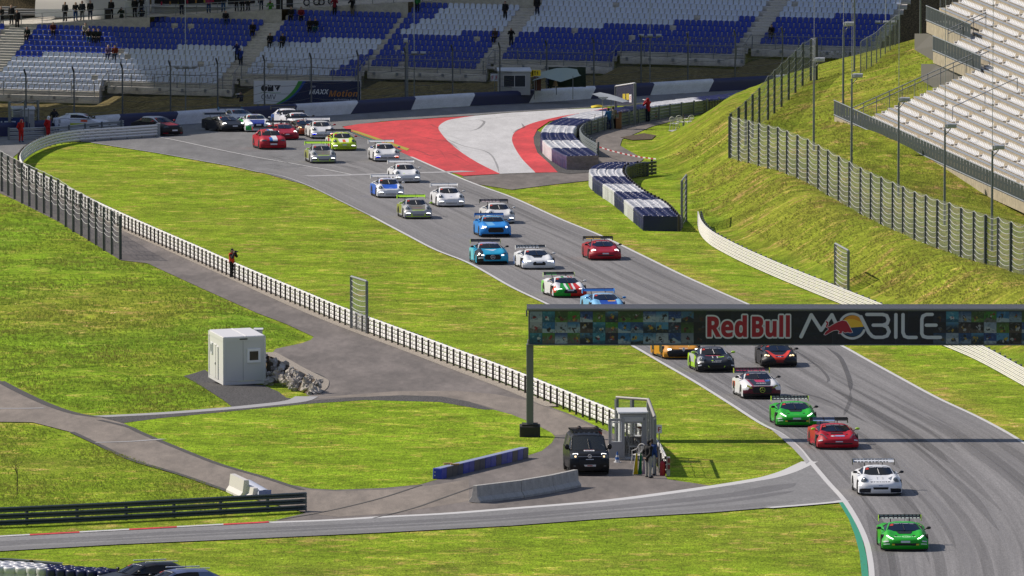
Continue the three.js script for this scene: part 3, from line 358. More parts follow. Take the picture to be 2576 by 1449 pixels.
lampPole('floodlight pole before the front wall of the white stand with a bare rod above', 2260, 496, 252, 12);
lampPole('floodlight pole in front of the middle of the white stand', 2376, 567, 318, 14);
lampPole('floodlight pole near the right edge before the white stand', 2495, 634, 372, 14);
for (const [label, u, v, top] of [['tall bare pole without a lamp on the grass ridge', 2149, 180, -60], ['bare grey pole on the ridge beside the far stand', 2315, 98, -40]]) { const p = G(u, v), t = thing('flag_pole', label, 'pole', p); part('pole', cyl(0.08, 0.06, (v - top) / pxm(p), 0, -0.1, 0, 8), poleMat, t); part('base_plate', cham(0.3, 0.06, 0.3, 0.01), steelGrey, t); }

// ---------- the far grandstand ----------
const concrete = new THREE.MeshStandardMaterial({ map: asphaltTex([0.70, 0.685, 0.66], 91, 0.16, false), roughness: 0.85 }), concreteBeige = new THREE.MeshStandardMaterial({ map: (() => { const n = tileNoise(1024, 256, [[60, 2, 1.2], [160, 3, 1], [20, 4, 0.8]], 93); return dataTex(1024, 256, (i) => { const k = 1 + 0.3 * (n[i] - 0.55); return [0.69 * k, 0.65 * k, 0.57 * k]; }); })(), roughness: 0.85 });  // beige concrete with streaky stains serves the right stand
const seatBlue = mat(0.014, 0.045, 0.36, 0.42), seatShadeWhite = mat(0.54, 0.60, 0.74, 0.45), railSteel = mat(0.22, 0.24, 0.26, 0.5);  // far white seats carry the blue of sky shade in their colour
function seatGeo(w, h) {   // moulded shell: curved back with rounded top corners, pan and front lip; faces +z
  const back = grid(6, 4, (p, q) => { const e = Math.abs(p - 0.5) * 2, r = 1 - 0.12 * Math.pow(e, 6); return V3((p - 0.5) * w * (q > 0.8 ? 1 - (q - 0.8) * 0.9 : 1), 0.06 + q * h * r, -0.19 - 0.09 * q + 0.05 * e * e); });
  const pan = grid(3, 2, (p, q) => V3((p - 0.5) * w, 0.07 - 0.02 * Math.sin(Math.PI * q) + (q > 0.99 ? -0.03 : 0), -0.19 + q * 0.40));
  const lip = grid(3, 1, (p, q) => V3((p - 0.5) * w, 0.04 - q * 0.07, 0.21)), foot = box(w * 0.5, 0.12, 0.1, 0, -0.06, -0.05);
  return merge([back, pan, lip, foot]);
}
{
  const O = D(0, 223, 1131), R = V3(1, 0, 0.2), S = V3(0.35, 0.373, -0.8), SP2 = 0.497, at = (a, k, up = 0, fw = 0) => O.clone().addScaledVector(R, a).addScaledVector(S, k).add(V3(-0.1 * fw, up, fw));
  const t = thing('grandstand', 'huge shaded grandstand of blue and white seats across the far side of the corner', 'grandstand', O.clone());
  const L = (p) => p.sub(O), segs = [[-14, 9.1, 0], [9.1, 20.3, 2], [20.3, 31, 4], [31, 41.6, 6], [41.6, 52.2, 8], [52.2, 63.2, 10], [63.2, 74.4, 12]], aisles = [[-3.4, -0.95], [19.0, 20.75], [40.65, 42.3], [62.5, 63.95]];
  const slab = (a0, a1, k0, up0, up1, fw0, fw1) => grid(1, 3, (p, q) => { const j = Math.round(q * 3), y = j < 2 ? [up0, up1][j] : up1, f = j < 2 ? fw0 : fw1; return L(at(lerp(a0, a1, p), k0, y, f)); }, (p, q) => [lerp(a0, a1, p) * 0.4, q]);
  const topV = (X) => (240 - 0.0585 * (X - 350)) / 4;
  for (const [a0, a1, k0] of segs) {
    for (let k = k0; k < k0 + 12; k++) part('step', slab(a0, a1, k, -0.40, 0, 0.40, -0.42), concrete, t);
    // fascia beam under the first row, with a ledge
    part('fascia', merge([slab(a0, a1, k0, -0.34, -0.02, 0.62, 0.3)]), concrete, t);
    part('beam', merge([slab(a0, a1, k0, -0.98, -0.36, 1.15, 0.5)]), concrete, t);
    part('underside', slab(a0 - 2, a1 + 2, k0, -4.5, -0.5, -2.5, -2.5), concrete, t);
    // side wall where the next part starts two rows higher
    part('side_wall', (() => { const g = new THREE.BufferGeometry(), b = [[-0.98, 1.15], [0.3, 1.1], [1.1, -1.3], [0.2, -2.6], [-0.98, -2.6]].map(([y, f]) => L(at(a1, k0, y, f))); const ps = []; for (let i = 1; i < 4; i++) for (const q of [b[0], b[i], b[i + 1]]) ps.push(q.x, q.y, q.z); g.setAttribute('position', new THREE.Float32BufferAttribute(ps, 3)); g.computeVertexNormals(); return g; })(), concrete, t);
    // front railing: two rails, posts, thin bars
    const bars = [], rl = (y, f) => bar(L(at(a0, k0, y, f)), L(at(a1, k0, y, f)), 0.03, 4); part('rail', rl(0.85, 1.0), railSteel, t); part('rail', rl(0.02, 1.0), railSteel, t);
    for (let a = a0 + 0.1; a < a1; a += 2.05) part('railing_post', bar(L(at(a, k0, -0.36, 1.0)), L(at(a, k0, 0.85, 1.0)), 0.04, 4), railSteel, t);
    for (let a = a0; a < a1; a += 0.16) bars.push(bar(L(at(a, k0, 0.02, 1.0)), L(at(a, k0, 0.85, 1.0)), 0.009, 3)); const bm = part('baluster', merge(bars), railSteel, t); bm.userData.kind = 'stuff';
    part('rail', bar(L(at(a1, k0, 0.95, 1.1)), L(at(a1, k0 + 2, 0.95, 0.6)), 0.035, 4), railSteel, t);
    for (let a = a0 + 0.6; a < a1; a += 2.05) part('bracket', box(0.22, 0.26, 0.1).translate(...L(at(a, k0, -0.5, 1.2)).toArray()), railSteel, t);
    // wall behind the top row up to the sloping walkway
    part('parapet', grid(10, 1, (p, q) => { const a = lerp(a0, a1, p), lo = at(a, k0 + 12, -0.38, 0.4), X = (proj(lo)[0]) * 4; if (!q) return L(lo); const yy = D(X / 4, topV(X), -lo.z).y; return L(V3(lo.x, Math.max(yy, lo.y + 0.15), lo.z)); }, (p, q) => [lerp(a0, a1, p) * 0.4, q]), concrete, t);
  }
  for (const [a0, a1] of aisles) for (let k = 0; k < 24; k++) { const sg = segs.find((s) => (a0 + a1) / 2 < s[1]); if (k >= sg[2] && k < sg[2] + 12) part('stair', merge([slab(a0, a1, k, 0.0, 0.19, 0.02, -0.4)]), concrete, t); }
  // walkway behind, and its railing
  const wk = (a, up, back) => { const lo = at(a, 0, 0, 0.4), q = segs.find((s) => a < s[1]) || segs.at(-1), p = at(a, q[2] + 12, 0, 0.4), X = proj(p)[0] * 4; return V3(p.x, D(X / 4, topV(X), -p.z).y + up, p.z - back); };
  const wa = []; for (let a = -14; a <= 45; a += 1) wa.push(a);
  part('walkway', grid(wa.length - 1, 1, (p, q) => L(wk(wa[Math.round(p * (wa.length - 1))], 0.01, q * 9)), (p, q) => [p * 20, q * 3]), concrete, t);
  for (const y of [0.45, 0.95]) part('rail', merge(wa.slice(1).map((a, i) => bar(L(wk(wa[i], y, 0.1)), L(wk(a, y, 0.1)), 0.03, 4))), railSteel, t);
  for (let a = -14; a <= 45; a += 1.9) part('railing_post', bar(L(wk(a, 0, 0.1)), L(wk(a, 0.95, 0.1)), 0.035, 4), railSteel, t);
  globalThis.standAt = at; globalThis.walkAt = wk;
  // seats
  const sg = seatGeo(0.42, 0.40), list = [], W = 1, B = 0;
  const color = (k, X) => {
    if (X < 2500) return k > 8 ? B : k === 8 ? (X < 1790 ? B : W) : k === 7 ? (X < 1080 ? B : W) : k === 6 ? (X < 425 ? B : W) : W;
    const x = X - 2576; if (X < 5110) { if (k <= 9) return x < 1210 - (9 - k) * 98 ? W : B; if (k === 10) return x > 630 && x < 1305 ? W : B; if (k === 11) return B; if (k === 12) return x > 1440 && x < 2055 ? W : B; return x > [1535, 1635, 1790, 1825, 1920][k - 13] ? W : B; }
    const x3 = X - 5152; if (X < 7760) return k <= 12 ? B : k === 13 ? (x3 < 255 ? W : B) : k === 14 ? (x3 < 925 ? W : B) : k === 15 ? (x3 < 1645 ? W : B) : k === 16 ? (x3 < 2300 ? W : B) : W;
    const x4 = X - 7728; return k <= 16 ? B : k === 17 ? (x4 < 690 ? W : B) : k === 18 ? (x4 < 1300 ? W : B) : W;
  };
  const blocks = [[-13.5, -3.6], [-0.69, 18.9], [21.0, 40.5], [42.5, 62.35], [64.15, 74.0]];
  for (const [b0, b1] of blocks) for (const [s0, s1, k0] of segs) for (let k = k0; k < k0 + 12; k++) for (let a = b0; a <= b1; a += SP2) { if (a < s0 + 0.1 || a >= s1 - 0.15) continue; const p = at(a, k, 0.06, -0.02), q = proj(p); if (q[0] < -60 || q[1] < -40) continue; if (rnd() < 0.006) continue; list.push([k - k0, L(p), color(k, q[0] * 4)]); }
  list.sort((a, b) => a[0] - b[0]);
  list.slice(0, 300).forEach(([, p, w]) => { part('seat', sg, w ? seatShadeWhite : seatBlue, t, p, [0, -0.2, 0]); });
  const rest = list.slice(300), m4 = new THREE.Matrix4();
  for (const w of [0, 1]) { const q = rest.filter((r) => r[2] === w), im = new THREE.InstancedMesh(sg, w ? seatShadeWhite : seatBlue, q.length); q.forEach(([, p], i) => { m4.makeRotationY(-0.2 + rr(-0.03, 0.03)).setPosition(p.x, p.y, p.z); im.setMatrixAt(i, m4); }); im.name = 'seat'; im.userData.kind = 'stuff'; im.castShadow = im.receiveShadow = true; t.add(im); }
  // added unseen roof and columns, front edge cut to throw the shade over the stand
  const shadeRoofMat = mat(0.35, 0.36, 0.38, 0.6), shadeRoofSheet = new THREE.MeshPhysicalMaterial({ color: C(0.62, 0.68, 0.78), roughness: 1, transmission: 0.30, thickness: 0, side: THREE.DoubleSide }), edge = [[-900, 420], [-300, 382], [0, 366], [230, 356], [400, 347], [550, 333], [700, 316], [900, 302], [1100, 291], [1300, 279], [1500, 268], [1700, 252], [1930, 228], [2200, 190]].map(([u, v]) => { const p = P(u, v), k = (-64 - p.y) / SUNDIR.y; return p.addScaledVector(SUNDIR, k); });
  part('roof', grid(edge.length - 1, 6, (p, q) => { const e = edge[Math.round(p * (edge.length - 1))]; return L(V3(e.x, -64 + 2.5 * q, lerp(e.z, -1190, q))); }, (p, q) => [p * 8, q * 4]), shadeRoofSheet, t);
  for (let i = 0; i < 9; i++) { const x = lerp(-110, 5, i / 8); part('shade_roof_column', bar(L(V3(x, -100, -1168)), L(V3(x, -62, -1168)), 0.5, 8), shadeRoofMat, t); }
  // bank between the padded wall and the stand
  const wl = smooth2(WALLBASE, 6).map(([u, v]) => P(u, v)), fr = (x) => { const a = clamp((x - O.x) / 1.0, -16, 76), s = segs.find((q) => a < q[1]) || segs.at(-1); return at(a, s[2], -1.15, 0.9); };
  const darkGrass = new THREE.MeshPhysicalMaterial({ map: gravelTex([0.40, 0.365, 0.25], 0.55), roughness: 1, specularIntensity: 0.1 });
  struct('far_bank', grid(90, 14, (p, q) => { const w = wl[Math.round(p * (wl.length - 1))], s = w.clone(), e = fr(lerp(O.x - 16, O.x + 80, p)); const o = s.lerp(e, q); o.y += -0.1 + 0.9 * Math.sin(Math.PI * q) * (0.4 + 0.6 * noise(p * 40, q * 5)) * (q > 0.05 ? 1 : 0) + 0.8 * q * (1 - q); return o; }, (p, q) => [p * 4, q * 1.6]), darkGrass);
}

// ---------- the white stand on the right ----------
{
  const f0 = G(2142, 322), q0 = proj(f0), O = D(2196, 303, -f0.z + 0); let tt = 3; for (let i = 0; i < 40; i++) { const q1 = proj(O.clone().add(V3(4, 0, 4 * tt))), q = proj(O), sl = (q1[1] - q[1]) / (q1[0] - q[0]); tt += (0.452 - sl) * 4; }
  const n = Math.hypot(1, tt), R = V3(1 / n, 0, tt / n), B = V3(tt / n, 0, -1 / n), s0 = pxm(O), TR = 32.5 / s0 / B.x, RISE = (14.5 - 0.14 * s0 * TR / n) / s0 / 0.99, STEP = 3.42 / s0 * n * 0.985;
  const at = (a, k, up = 0, fw = 0) => O.clone().addScaledVector(R, a).addScaledVector(B, k * TR - fw).add(V3(0, k * RISE + up, 0));
  const t = thing('grandstand', 'sunlit concrete grandstand of white bucket seats on the right bank', 'grandstand', O.clone()), L = (p) => p.sub(O);
  const a1 = 74, zpx = (d) => d * 0.25 / s0 * n, start = (k) => k <= 9 ? 0 : k <= 12 ? -zpx(385) : -zpx(800);
  const ledge = mat(0.26, 0.29, 0.32, 0.4);
  for (let k = 0; k < 31; k++) {
    const a0 = start(k) - 1.0, len = a1 - a0, seg = (y0, y1, f, b0) => grid(24, 1, (p, q) => L(at(lerp(a0, a1, p), k, lerp(y0, y1, q), f)), (p, q) => [(p * len + k * 3.7) / 7, q * 0.8]);
    part('riser', seg(-RISE - 0.04, -0.03, TR * 0.55), concreteBeige, t); part('step', grid(8, 1, (p, q) => L(at(lerp(a0, a1, p), k, -0.03, lerp(TR * 0.55, -TR * 0.55, q))), (p, q) => [p * len / 7, q * 0.8]), concreteBeige, t);
  }
  // front wall, and dark panelled parapet on it
  const panelM = mat(0.045, 0.06, 0.07, 0.5), wall = (name, a0, b0, k, y0, y1, f, m) => part(name, grid(16, 1, (p, q) => L(at(lerp(a0, b0, p), k, lerp(y0, y1, q), f)), (p, q) => [lerp(a0, b0, p) / 7, q]), m, t);
  const parapet = (a0, b0, k, f, y, hw) => {
    wall('wall', a0, b0, k, y - hw, y, f, concreteBeige); part('wall_top', grid(1, 1, (p, q) => L(at(lerp(a0, b0, p), k, y, f - q * 2.4))), concrete, t);
    const w = zpx(27); for (let a = a0; a < b0 - 0.05; a += w) part('panel', grid(1, 1, (p, q) => L(at(a + p * Math.min(w * 0.94, b0 - a), k, y + 0.12 + q * 0.98, f + 0.02))), panelM, t);
    for (const yy of [0.1, 1.12]) part('rail', bar(L(at(a0, k, y + yy, f + 0.03)), L(at(b0, k, y + yy, f + 0.03)), 0.045, 5), ledge, t);
    part('rail_end', bar(L(at(a0, k, y, f)), L(at(a0, k, y + 1.12, f)), 0.04, 5), railSteel, t);
  };
  parapet(-zpx(228), a1, 0, 1.0, -0.45, 0.72); parapet(-zpx(413), zpx(20), 8.6, 0.3, 0, 0.8); parapet(-zpx(763), -zpx(355), 11.1, 0.3, 0, 0.8);
  for (const [a, k] of [[-zpx(413), 8.6], [-zpx(763), 11.1]]) part('dimmed_wing_wall', (() => { const g = new THREE.BufferGeometry(), b = [[-2.2, -2.3, 0.5], [-2.2, -1.15, 0.5], [1, -0.75, 0.2], [6, -0.75, 0.0], [6, -3, 0.0]].map(([s, y, f]) => L(at(a + s, k, y, f))); const ps = []; for (let i = 1; i < 4; i++) for (const q of [b[0], b[i], b[i + 1]]) ps.push(q.x, q.y, q.z); g.setAttribute('position', new THREE.Float32BufferAttribute(ps, 3)); g.computeVertexNormals(); return g; })(), mat(0.16, 0.155, 0.145, 0.9), t);  // concrete colour turned down so these walls read as shaded
  for (let a = 4; a < 60; a += 6.5) part('foot', merge([box(0.35, 0.9, 0.3), box(0.9, 0.2, 0.5, 0, -0.45, 0)]).translate(...L(at(a, 0, -1.5, 0.6)).toArray()), concreteBeige, t);
  // stair railings along the left ends
  for (const [a, k0, k1] of [[-1.6, -1.2, 9.6], [-zpx(385) - 1.2, 9.6, 12.6], [-zpx(800) - 1.2, 12.6, 17]]) { for (const y of [0.8, 1.1]) part('rail', bar(L(at(a, k0, y)), L(at(a, k1, y)), 0.035, 4), railSteel, t); for (let k = k0; k <= k1; k += 1) part('railing_post', bar(L(at(a, k, -0.4)), L(at(a, k, 1.1)), 0.03, 4), railSteel, t); const bs = []; for (let k = k0; k < k1; k += 0.125) bs.push(bar(L(at(a, k, 0)), L(at(a, k, 0.8)), 0.008, 3)); part('baluster', merge(bs), railSteel, t).userData.kind = 'stuff'; }
  for (const [a, k0, k1] of [[9.6, 3, 8], [9.0, 10.2, 16], [26.5, 4, 9], [26, 11, 17], [45, 4, 10]]) { part('handrail', merge([bar(L(at(a, k0, 1.0)), L(at(a, k1, 1.0)), 0.03, 4), ...[k0, (k0 + k1) / 2, k1].map((k) => bar(L(at(a, k, 0)), L(at(a, k, 1.0)), 0.025, 4))]), railSteel, t); }
  // seats in groups with a gap every fourteen
  const sg = seatGeo(STEP * 0.8, 0.34).scale(1, 0.62, 0.62), list = [], ang = Math.atan2(-B.x, -B.z), step = STEP, GRP = 14.0 * step + zpx(27);
  for (let k = 0; k < 31; k++) { for (let g = 0; ; g++) { const base = start(k) + g * GRP * (1 + 0) + ((k * 7) % 3) * 0.02; if (base > 62) break; for (let i = 0; i < 14; i++) { const a = base + i * step, p = at(a, k, 0.07, 0.12), q = proj(p); if (q[0] > 2600 || q[1] < -30 || q[1] > 620) continue; list.push([-p.z - k * 0.01, L(p)]); } if (k % 1 === 0) { const p = at(base - zpx(14), k, 0, 0), q = proj(p); if (q[0] < 2590 && q[1] > -20) part('gap_block', box(zpx(10), 0.2, 0.25).rotateY(ang).translate(...L(at(base - zpx(14), k, 0.1, 0.05)).toArray()), concrete, t); } } }
  list.sort((a, b) => a[0] - b[0]); const whiteSeat = mat(0.70, 0.71, 0.72, 0.45);
  list.slice(0, 300).forEach(([, p]) => part('seat', sg, whiteSeat, t, p, [0, ang, 0]));
  const rest = list.slice(300), im = new THREE.InstancedMesh(sg, whiteSeat, rest.length), m4 = new THREE.Matrix4(); rest.forEach(([, p], i) => { m4.makeRotationY(ang + rr(-0.04, 0.04)).setPosition(p.x, p.y, p.z); im.setMatrixAt(i, m4); }); im.name = 'seat'; im.userData.kind = 'stuff'; im.castShadow = im.receiveShadow = true; t.add(im);
  for (let k = 0; k < 31; k++) { const g = grid(30, 2, (p, q) => L(at(lerp(start(k) - 0.6, a1, p), k, lerp(-0.05, 0.015, Math.min(1, q * 2)), TR * 0.55 + 0.02 - Math.max(0, q - 0.5) * 0.34))); part('ledge', g, ledge, t); }
  console.log('right stand', tt, TR, RISE, STEP, list.length);
}

// dark scrub hillside behind the far stand
{
  const m = new THREE.MeshStandardMaterial({ map: gravelTex([0.33, 0.285, 0.21], 0.8), roughness: 1 });
  struct('hill', grid(80, 20, (p, q) => { const x = lerp(-110, 130, p), z = -1145 - q * 90 - 6 * noise(p * 12, q * 3); return V3(x, D(1288, 150, 1145).y + q * 105 + 3 * noise(p * 30, q * 9) + 1.2 * noise(p * 90, q * 30), z); }, (p, q) => [p * 60, q * 30]), m);
}

// ---------- racing cars ----------
const paint = (c, o = {}) => new THREE.MeshPhysicalMaterial({ color: Array.isArray(c) ? C(...c) : new THREE.Color(c), roughness: 0.5, specularIntensity: 0.5, clearcoat: 0.3, clearcoatRoughness: 0.1, side: THREE.DoubleSide, ...o });
const carGlass = new THREE.MeshPhysicalMaterial({ color: C(0.010, 0.012, 0.018), roughness: 0.08, specularIntensity: 0.55, side: THREE.DoubleSide }), rubber = mat(0.018, 0.018, 0.019, 0.8), carbon = mat(0.014, 0.014, 0.016, 0.38), rimDark = mat(0.10, 0.10, 0.11, 0.35, { metalness: 0.6 }), rimPale = mat(0.5, 0.5, 0.52, 0.3, { metalness: 0.7 }), grilleM = mat(0.006, 0.006, 0.008, 0.6), lensDark = new THREE.MeshPhysicalMaterial({ color: C(0.06, 0.075, 0.085), roughness: 0.15, clearcoat: 1 });
const lampOn = new THREE.MeshStandardMaterial({ color: 0xffffff, emissive: 0xffffff, emissiveIntensity: 2.6, roughness: 0.3 }), lampWarm = new THREE.MeshStandardMaterial({ color: 0xffe9c0, emissive: 0xffd9a0, emissiveIntensity: 2.2, roughness: 0.3 }), lampBlue = new THREE.MeshStandardMaterial({ color: 0x1020ff, emissive: 0x1530ff, emissiveIntensity: 2.2 }), lampOrange = new THREE.MeshStandardMaterial({ color: 0xff4010, emissive: 0xff4a10, emissiveIntensity: 2.2 });
const plateWhite = mat(0.62, 0.64, 0.70, 0.5), stickerRed = mat(0.55, 0.05, 0.03, 0.5), whiteGloss = mat(0.68, 0.68, 0.68, 0.45), redGloss = mat(0.4, 0.02, 0.03, 0.4), limeGloss = mat(0.42, 0.72, 0.04, 0.4), yellowLens = new THREE.MeshPhysicalMaterial({ color: C(0.30, 0.30, 0.012), roughness: 0.15, clearcoat: 1 }), yellowFog = mat(0.6, 0.5, 0.02, 0.4);
// body stations from the front splitter over the nose, bonnet and deck to the tail: z, height, half width, wing bulge, edge drop, nose bend
const BODY = {
  porsche: [[2.16, .10, .86, 0, 0, .22], [2.24, .27, .90, 0, .02, .26], [2.20, .50, .91, .02, .05, .30], [1.98, .63, .92, .13, .10, .26], [1.55, .72, .92, .13, .12, .10], [.98, .88, .90, .05, .08, 0], [.2, .93, .89, 0, .05, 0], [-.7, .95, .92, .02, .06, 0], [-1.4, .97, .95, .05, .10, 0], [-1.95, .90, .95, .02, .08, .1], [-2.22, .72, .90, 0, .03, .2], [-2.15, .22, .88, 0, 0, .2]],
  mid: [[2.20, .09, .95, 0, 0, .24], [2.27, .27, .99, 0, .02, .28], [2.22, .48, 1.0, 0, .05, .34], [2.00, .58, 1.0, .08, .09, .32], [1.58, .67, 1.0, .12, .14, .14], [1.12, .80, .98, .07, .12, 0], [.2, .86, .95, 0, .06, 0], [-.6, .91, 1.0, .03, .08, 0], [-1.3, .94, 1.02, .06, .10, 0], [-1.9, .91, 1.02, .03, .06, .05], [-2.25, .78, 1.0, 0, .02, .1], [-2.2, .24, .98, 0, 0, .1]],
  long: [[2.24, .09, .94, 0, 0, .24], [2.32, .30, .98, 0, .02, .28], [2.28, .62, .98, 0, .08, .34], [2.04, .73, 1.0, .05, .13, .28], [1.40, .82, 1.0, .07, .13, .06], [.62, .92, .98, .03, .08, 0], [-.1, .96, .96, 0, .05, 0], [-.8, .98, 1.0, .02, .06, 0], [-1.4, .99, 1.02, .05, .10, 0], [-2.0, .93, 1.01, .02, .08, .06], [-2.3, .78, .98, 0, .03, .12], [-2.25, .24, .95, 0, 0, .12]],
  hatch: [[2.08, .11, .88, 0, 0, .22], [2.15, .34, .93, 0, .02, .26], [2.10, .62, .93, 0, .05, .30], [1.92, .78, .93, .04, .09, .24], [1.45, .88, .92, .04, .09, .05], [.95, .98, .90, .02, .06, 0], [0, 1.0, .90, 0, .04, 0], [-1, 1.02, .91, .01, .04, 0], [-1.6, 1.03, .92, .02, .06, 0], [-2.0, .98, .90, 0, .06, .05], [-2.13, .78, .88, 0, .03, .12], [-2.1, .24, .87, 0, 0, .12]],
  van: [[2.36, .22, .88, 0, 0, .14], [2.42, .50, .93, 0, .01, .16], [2.38, .82, .94, 0, .02, .18], [2.26, 1.02, .94, .01, .03, .18], [1.98, 1.12, .94, .01, .03, .08], [1.62, 1.20, .93, 0, .02, 0], [.8, 1.20, .93, 0, .01, 0], [-.4, 1.20, .94, 0, .01, 0], [-1.4, 1.20, .94, 0, .01, 0], [-2.2, 1.20, .94, 0, .01, 0], [-2.42, 1.16, .92, 0, .01, .02], [-2.4, .3, .90, 0, 0, .02]],
};
// cabin: z, roof height, half width of the top, then half width and height of the waistline
const CABIN = {
  porsche: [[.98, .90, .68, .76, .88], [.26, 1.20, .55, .80, .93], [-.25, 1.255, .54, .82, .94], [-.9, 1.18, .52, .82, .96], [-1.7, .97, .44, .70, .95]],
  mid: [[1.12, .82, .78, .84, .80], [.25, 1.09, .58, .86, .86], [-.2, 1.13, .56, .88, .88], [-.8, 1.07, .52, .86, .92], [-1.6, .95, .44, .70, .94]],
  long: [[.62, .94, .74, .82, .92], [-.08, 1.20, .57, .85, .96], [-.5, 1.25, .56, .86, .97], [-1.1, 1.18, .53, .85, .98], [-1.9, .98, .46, .72, .94]],
  hatch: [[.95, 1.0, .70, .80, .98], [.25, 1.33, .58, .84, 1.0], [-.3, 1.40, .58, .86, 1.0], [-1.2, 1.37, .56, .86, 1.02], [-1.95, 1.04, .52, .80, 1.0]],
  van: [[1.64, 1.20, .84, .90, 1.20], [.98, 1.84, .76, .93, 1.2], [.2, 1.93, .76, .935, 1.2], [-2.1, 1.92, .76, .935, 1.2], [-2.42, 1.2, .76, .90, 1.18]],
};
const cr = (a, b, c, d, t) => 0.5 * (2 * b + (c - a) * t + (2 * a - 5 * b + 4 * c - d) * t * t + (3 * b - a - 3 * c + d) * t * t * t);
const pick = (S, s) => { const n = S.length - 1, i = Math.min(n - 1, Math.max(0, Math.floor(s))), t = s - i, g = (k) => S[clamp(k, 0, n)]; return S[0].map((_, k) => cr(g(i - 1)[k], g(i)[k], g(i + 1)[k], g(i + 2)[k], t)); };
const pickL = (S, s) => { const n = S.length - 1, i = Math.min(n - 1, Math.max(0, Math.floor(s))), t = s - i; return S[i].map((a, k) => lerp(a, S[i + 1][k], t)); };
function carShape(kind, ws = 1) {
  const S = BODY[kind], K = CABIN[kind];
  const skin = (q, s) => { const [z, y, w, fb, ed, bend] = pick(S, s), a = Math.abs(q); return V3(q * w * ws, y + fb * Math.exp(-(((a - 0.74) / 0.2) ** 2)) - ed * sst(0.72, 1, a) - 0.03 * (s > 2 && s < 10 ? a * a : 0), z - bend * a * a * a); };
  const lift = (q, s, d) => { const e = 0.02, p = skin(q, s), du = skin(q + e, s).sub(skin(q - e, s)), dv = skin(q, s + e).sub(skin(q, s - e)), n = du.cross(dv).normalize(); if (n.y < -0.2 || (s < 3 && n.z < 0)) n.negate(); return p.addScaledVector(n, d); };
  const cab = (a, s, d = 0) => { const [z, yr, wt, wb, yb] = pickL(K, s), sg = Math.sign(a) || 1, b = Math.abs(a); let x, y; if (b <= 0.72) { x = (b / 0.72) * wt; y = yr - 0.035 * (b / 0.72) ** 2; } else { const t = (b - 0.72) / 0.28; x = lerp(wt, wb, t); y = lerp(yr - 0.035, yb, t); } return V3(sg * x * (0.5 + 0.5 * ws) + sg * d * 0.7 * (b > 0.6 ? 1 : 0), y + d * 0.7, z + (s < 1 ? d : 0) + 0.05 * (1 - (b / 0.72) ** 2) * (s < 1.2 ? 1 : 0)); };
  return { S, K, skin, lift, cab };
}
const bodyCache = {};
function bodyGeo(kind, ws) {
  const key = kind + ws; if (bodyCache[key]) return bodyCache[key]; const { skin } = carShape(kind, ws), N = 11;
  const top = grid(20, 33, (p, t) => skin(p * 2 - 1, t * N), (p, t) => [0.1 + 0.8 * p, t]), sides = [-1, 1].map((sg) => grid(4, 33, (p, t) => { const e = skin(sg, t * N); return V3(e.x * (1 + 0.015 * Math.sin(Math.PI * p)), lerp(e.y, Math.min(e.y, kind === 'van' ? 0.26 : 0.12), p), e.z); }, (p, t) => [sg < 0 ? 0.1 - 0.1 * p : 0.9 + 0.1 * p, t]));
  return bodyCache[key] = merge([top, ...sides]);
}
const tyreG = (() => { const g = new THREE.LatheGeometry([[0.20, -0.14], [0.31, -0.15], [0.335, -0.12], [0.34, 0], [0.335, 0.12], [0.31, 0.15], [0.20, 0.14]].map(([x, y]) => new THREE.Vector2(x, y)), 18); g.rotateZ(Math.PI / 2); return g; })();
const rimG = (() => { const l = [new THREE.CylinderGeometry(0.215, 0.215, 0.10, 18, 1, true).rotateZ(Math.PI / 2), new THREE.CylinderGeometry(0.05, 0.05, 0.18, 8).rotateZ(Math.PI / 2)]; for (let i = 0; i < 5; i++) l.push(box(0.03, 0.2, 0.05, 0, 0.11, 0).translate(0.06, 0, 0).rotateX(i * Math.PI * 0.4), box(0.03, 0.2, 0.05, 0, 0.11, 0).translate(-0.06, 0, 0).rotateX(i * Math.PI * 0.4)); return merge(l); })();
const archG = new THREE.CircleGeometry(0.385, 20, 0, Math.PI).rotateY(Math.PI / 2), mirrorG = (() => { const g = new THREE.SphereGeometry(0.1, 10, 8); g.scale(1.15, 0.62, 0.7); return g; })();
const TILT = new THREE.Quaternion().setFromAxisAngle(V3(1, 0, 0), -Math.atan(GRADE));
function livery(draw, n = 256) { return canvasTex(n, n, (c, w, h) => { const X = (q) => (0.1 + 0.4 * (q + 1)) * w, Y = (s) => h * (1 - s / 11); const quad = (col, ...p) => { c.fillStyle = col; c.beginPath(); p.forEach(([q, s], i) => c[i ? 'lineTo' : 'moveTo'](X(q), Y(s))); c.closePath(); c.fill(); }; const text = (t, col, q, s, sx, sy) => { c.save(); c.translate(X(q), Y(s)); c.scale(sx, sy); c.font = 'bold 20px sans-serif'; c.fillStyle = col; c.textAlign = 'center'; c.textBaseline = 'middle'; c.fillText(t, 0, 0); c.restore(); }; const side = (l, col, s0, s1, f0 = 0, f1 = 1) => { c.fillStyle = col; const x0 = l ? w * 0.1 * (1 - f1) : w * (0.9 + 0.1 * f0), ww = w * 0.1 * (f1 - f0); c.fillRect(x0, Y(s1), ww, Y(s0) - Y(s1)); }; draw({ c, w, h, X, Y, quad, text, side }); }); }
const wingText = (bg, fg, dash) => { const m = mat(1, 1, 1, 0.45); m.map = canvasTex(256, 32, (c, w, h) => { c.fillStyle = bg; c.fillRect(0, 0, w, h); c.fillStyle = fg; if (dash) { let x = 8; for (const l of dash) { c.fillRect(x, h * 0.3, l, h * 0.42); x += l + 7; } } }); return m; };
const bannerM = (() => { const m = mat(1, 1, 1, 0.3); m.map = canvasTex(256, 24, (c, w, h) => { c.fillStyle = '#0b0d12'; c.fillRect(0, 0, w, h); c.fillStyle = '#b9bcc4'; let x = 40; for (const l of [50, 14, 60, 40]) { c.fillRect(x, 8, l, 9); x += l + 8; } c.fillStyle = '#c02818'; c.fillRect(12, 6, 18, 12); }); return m; })();
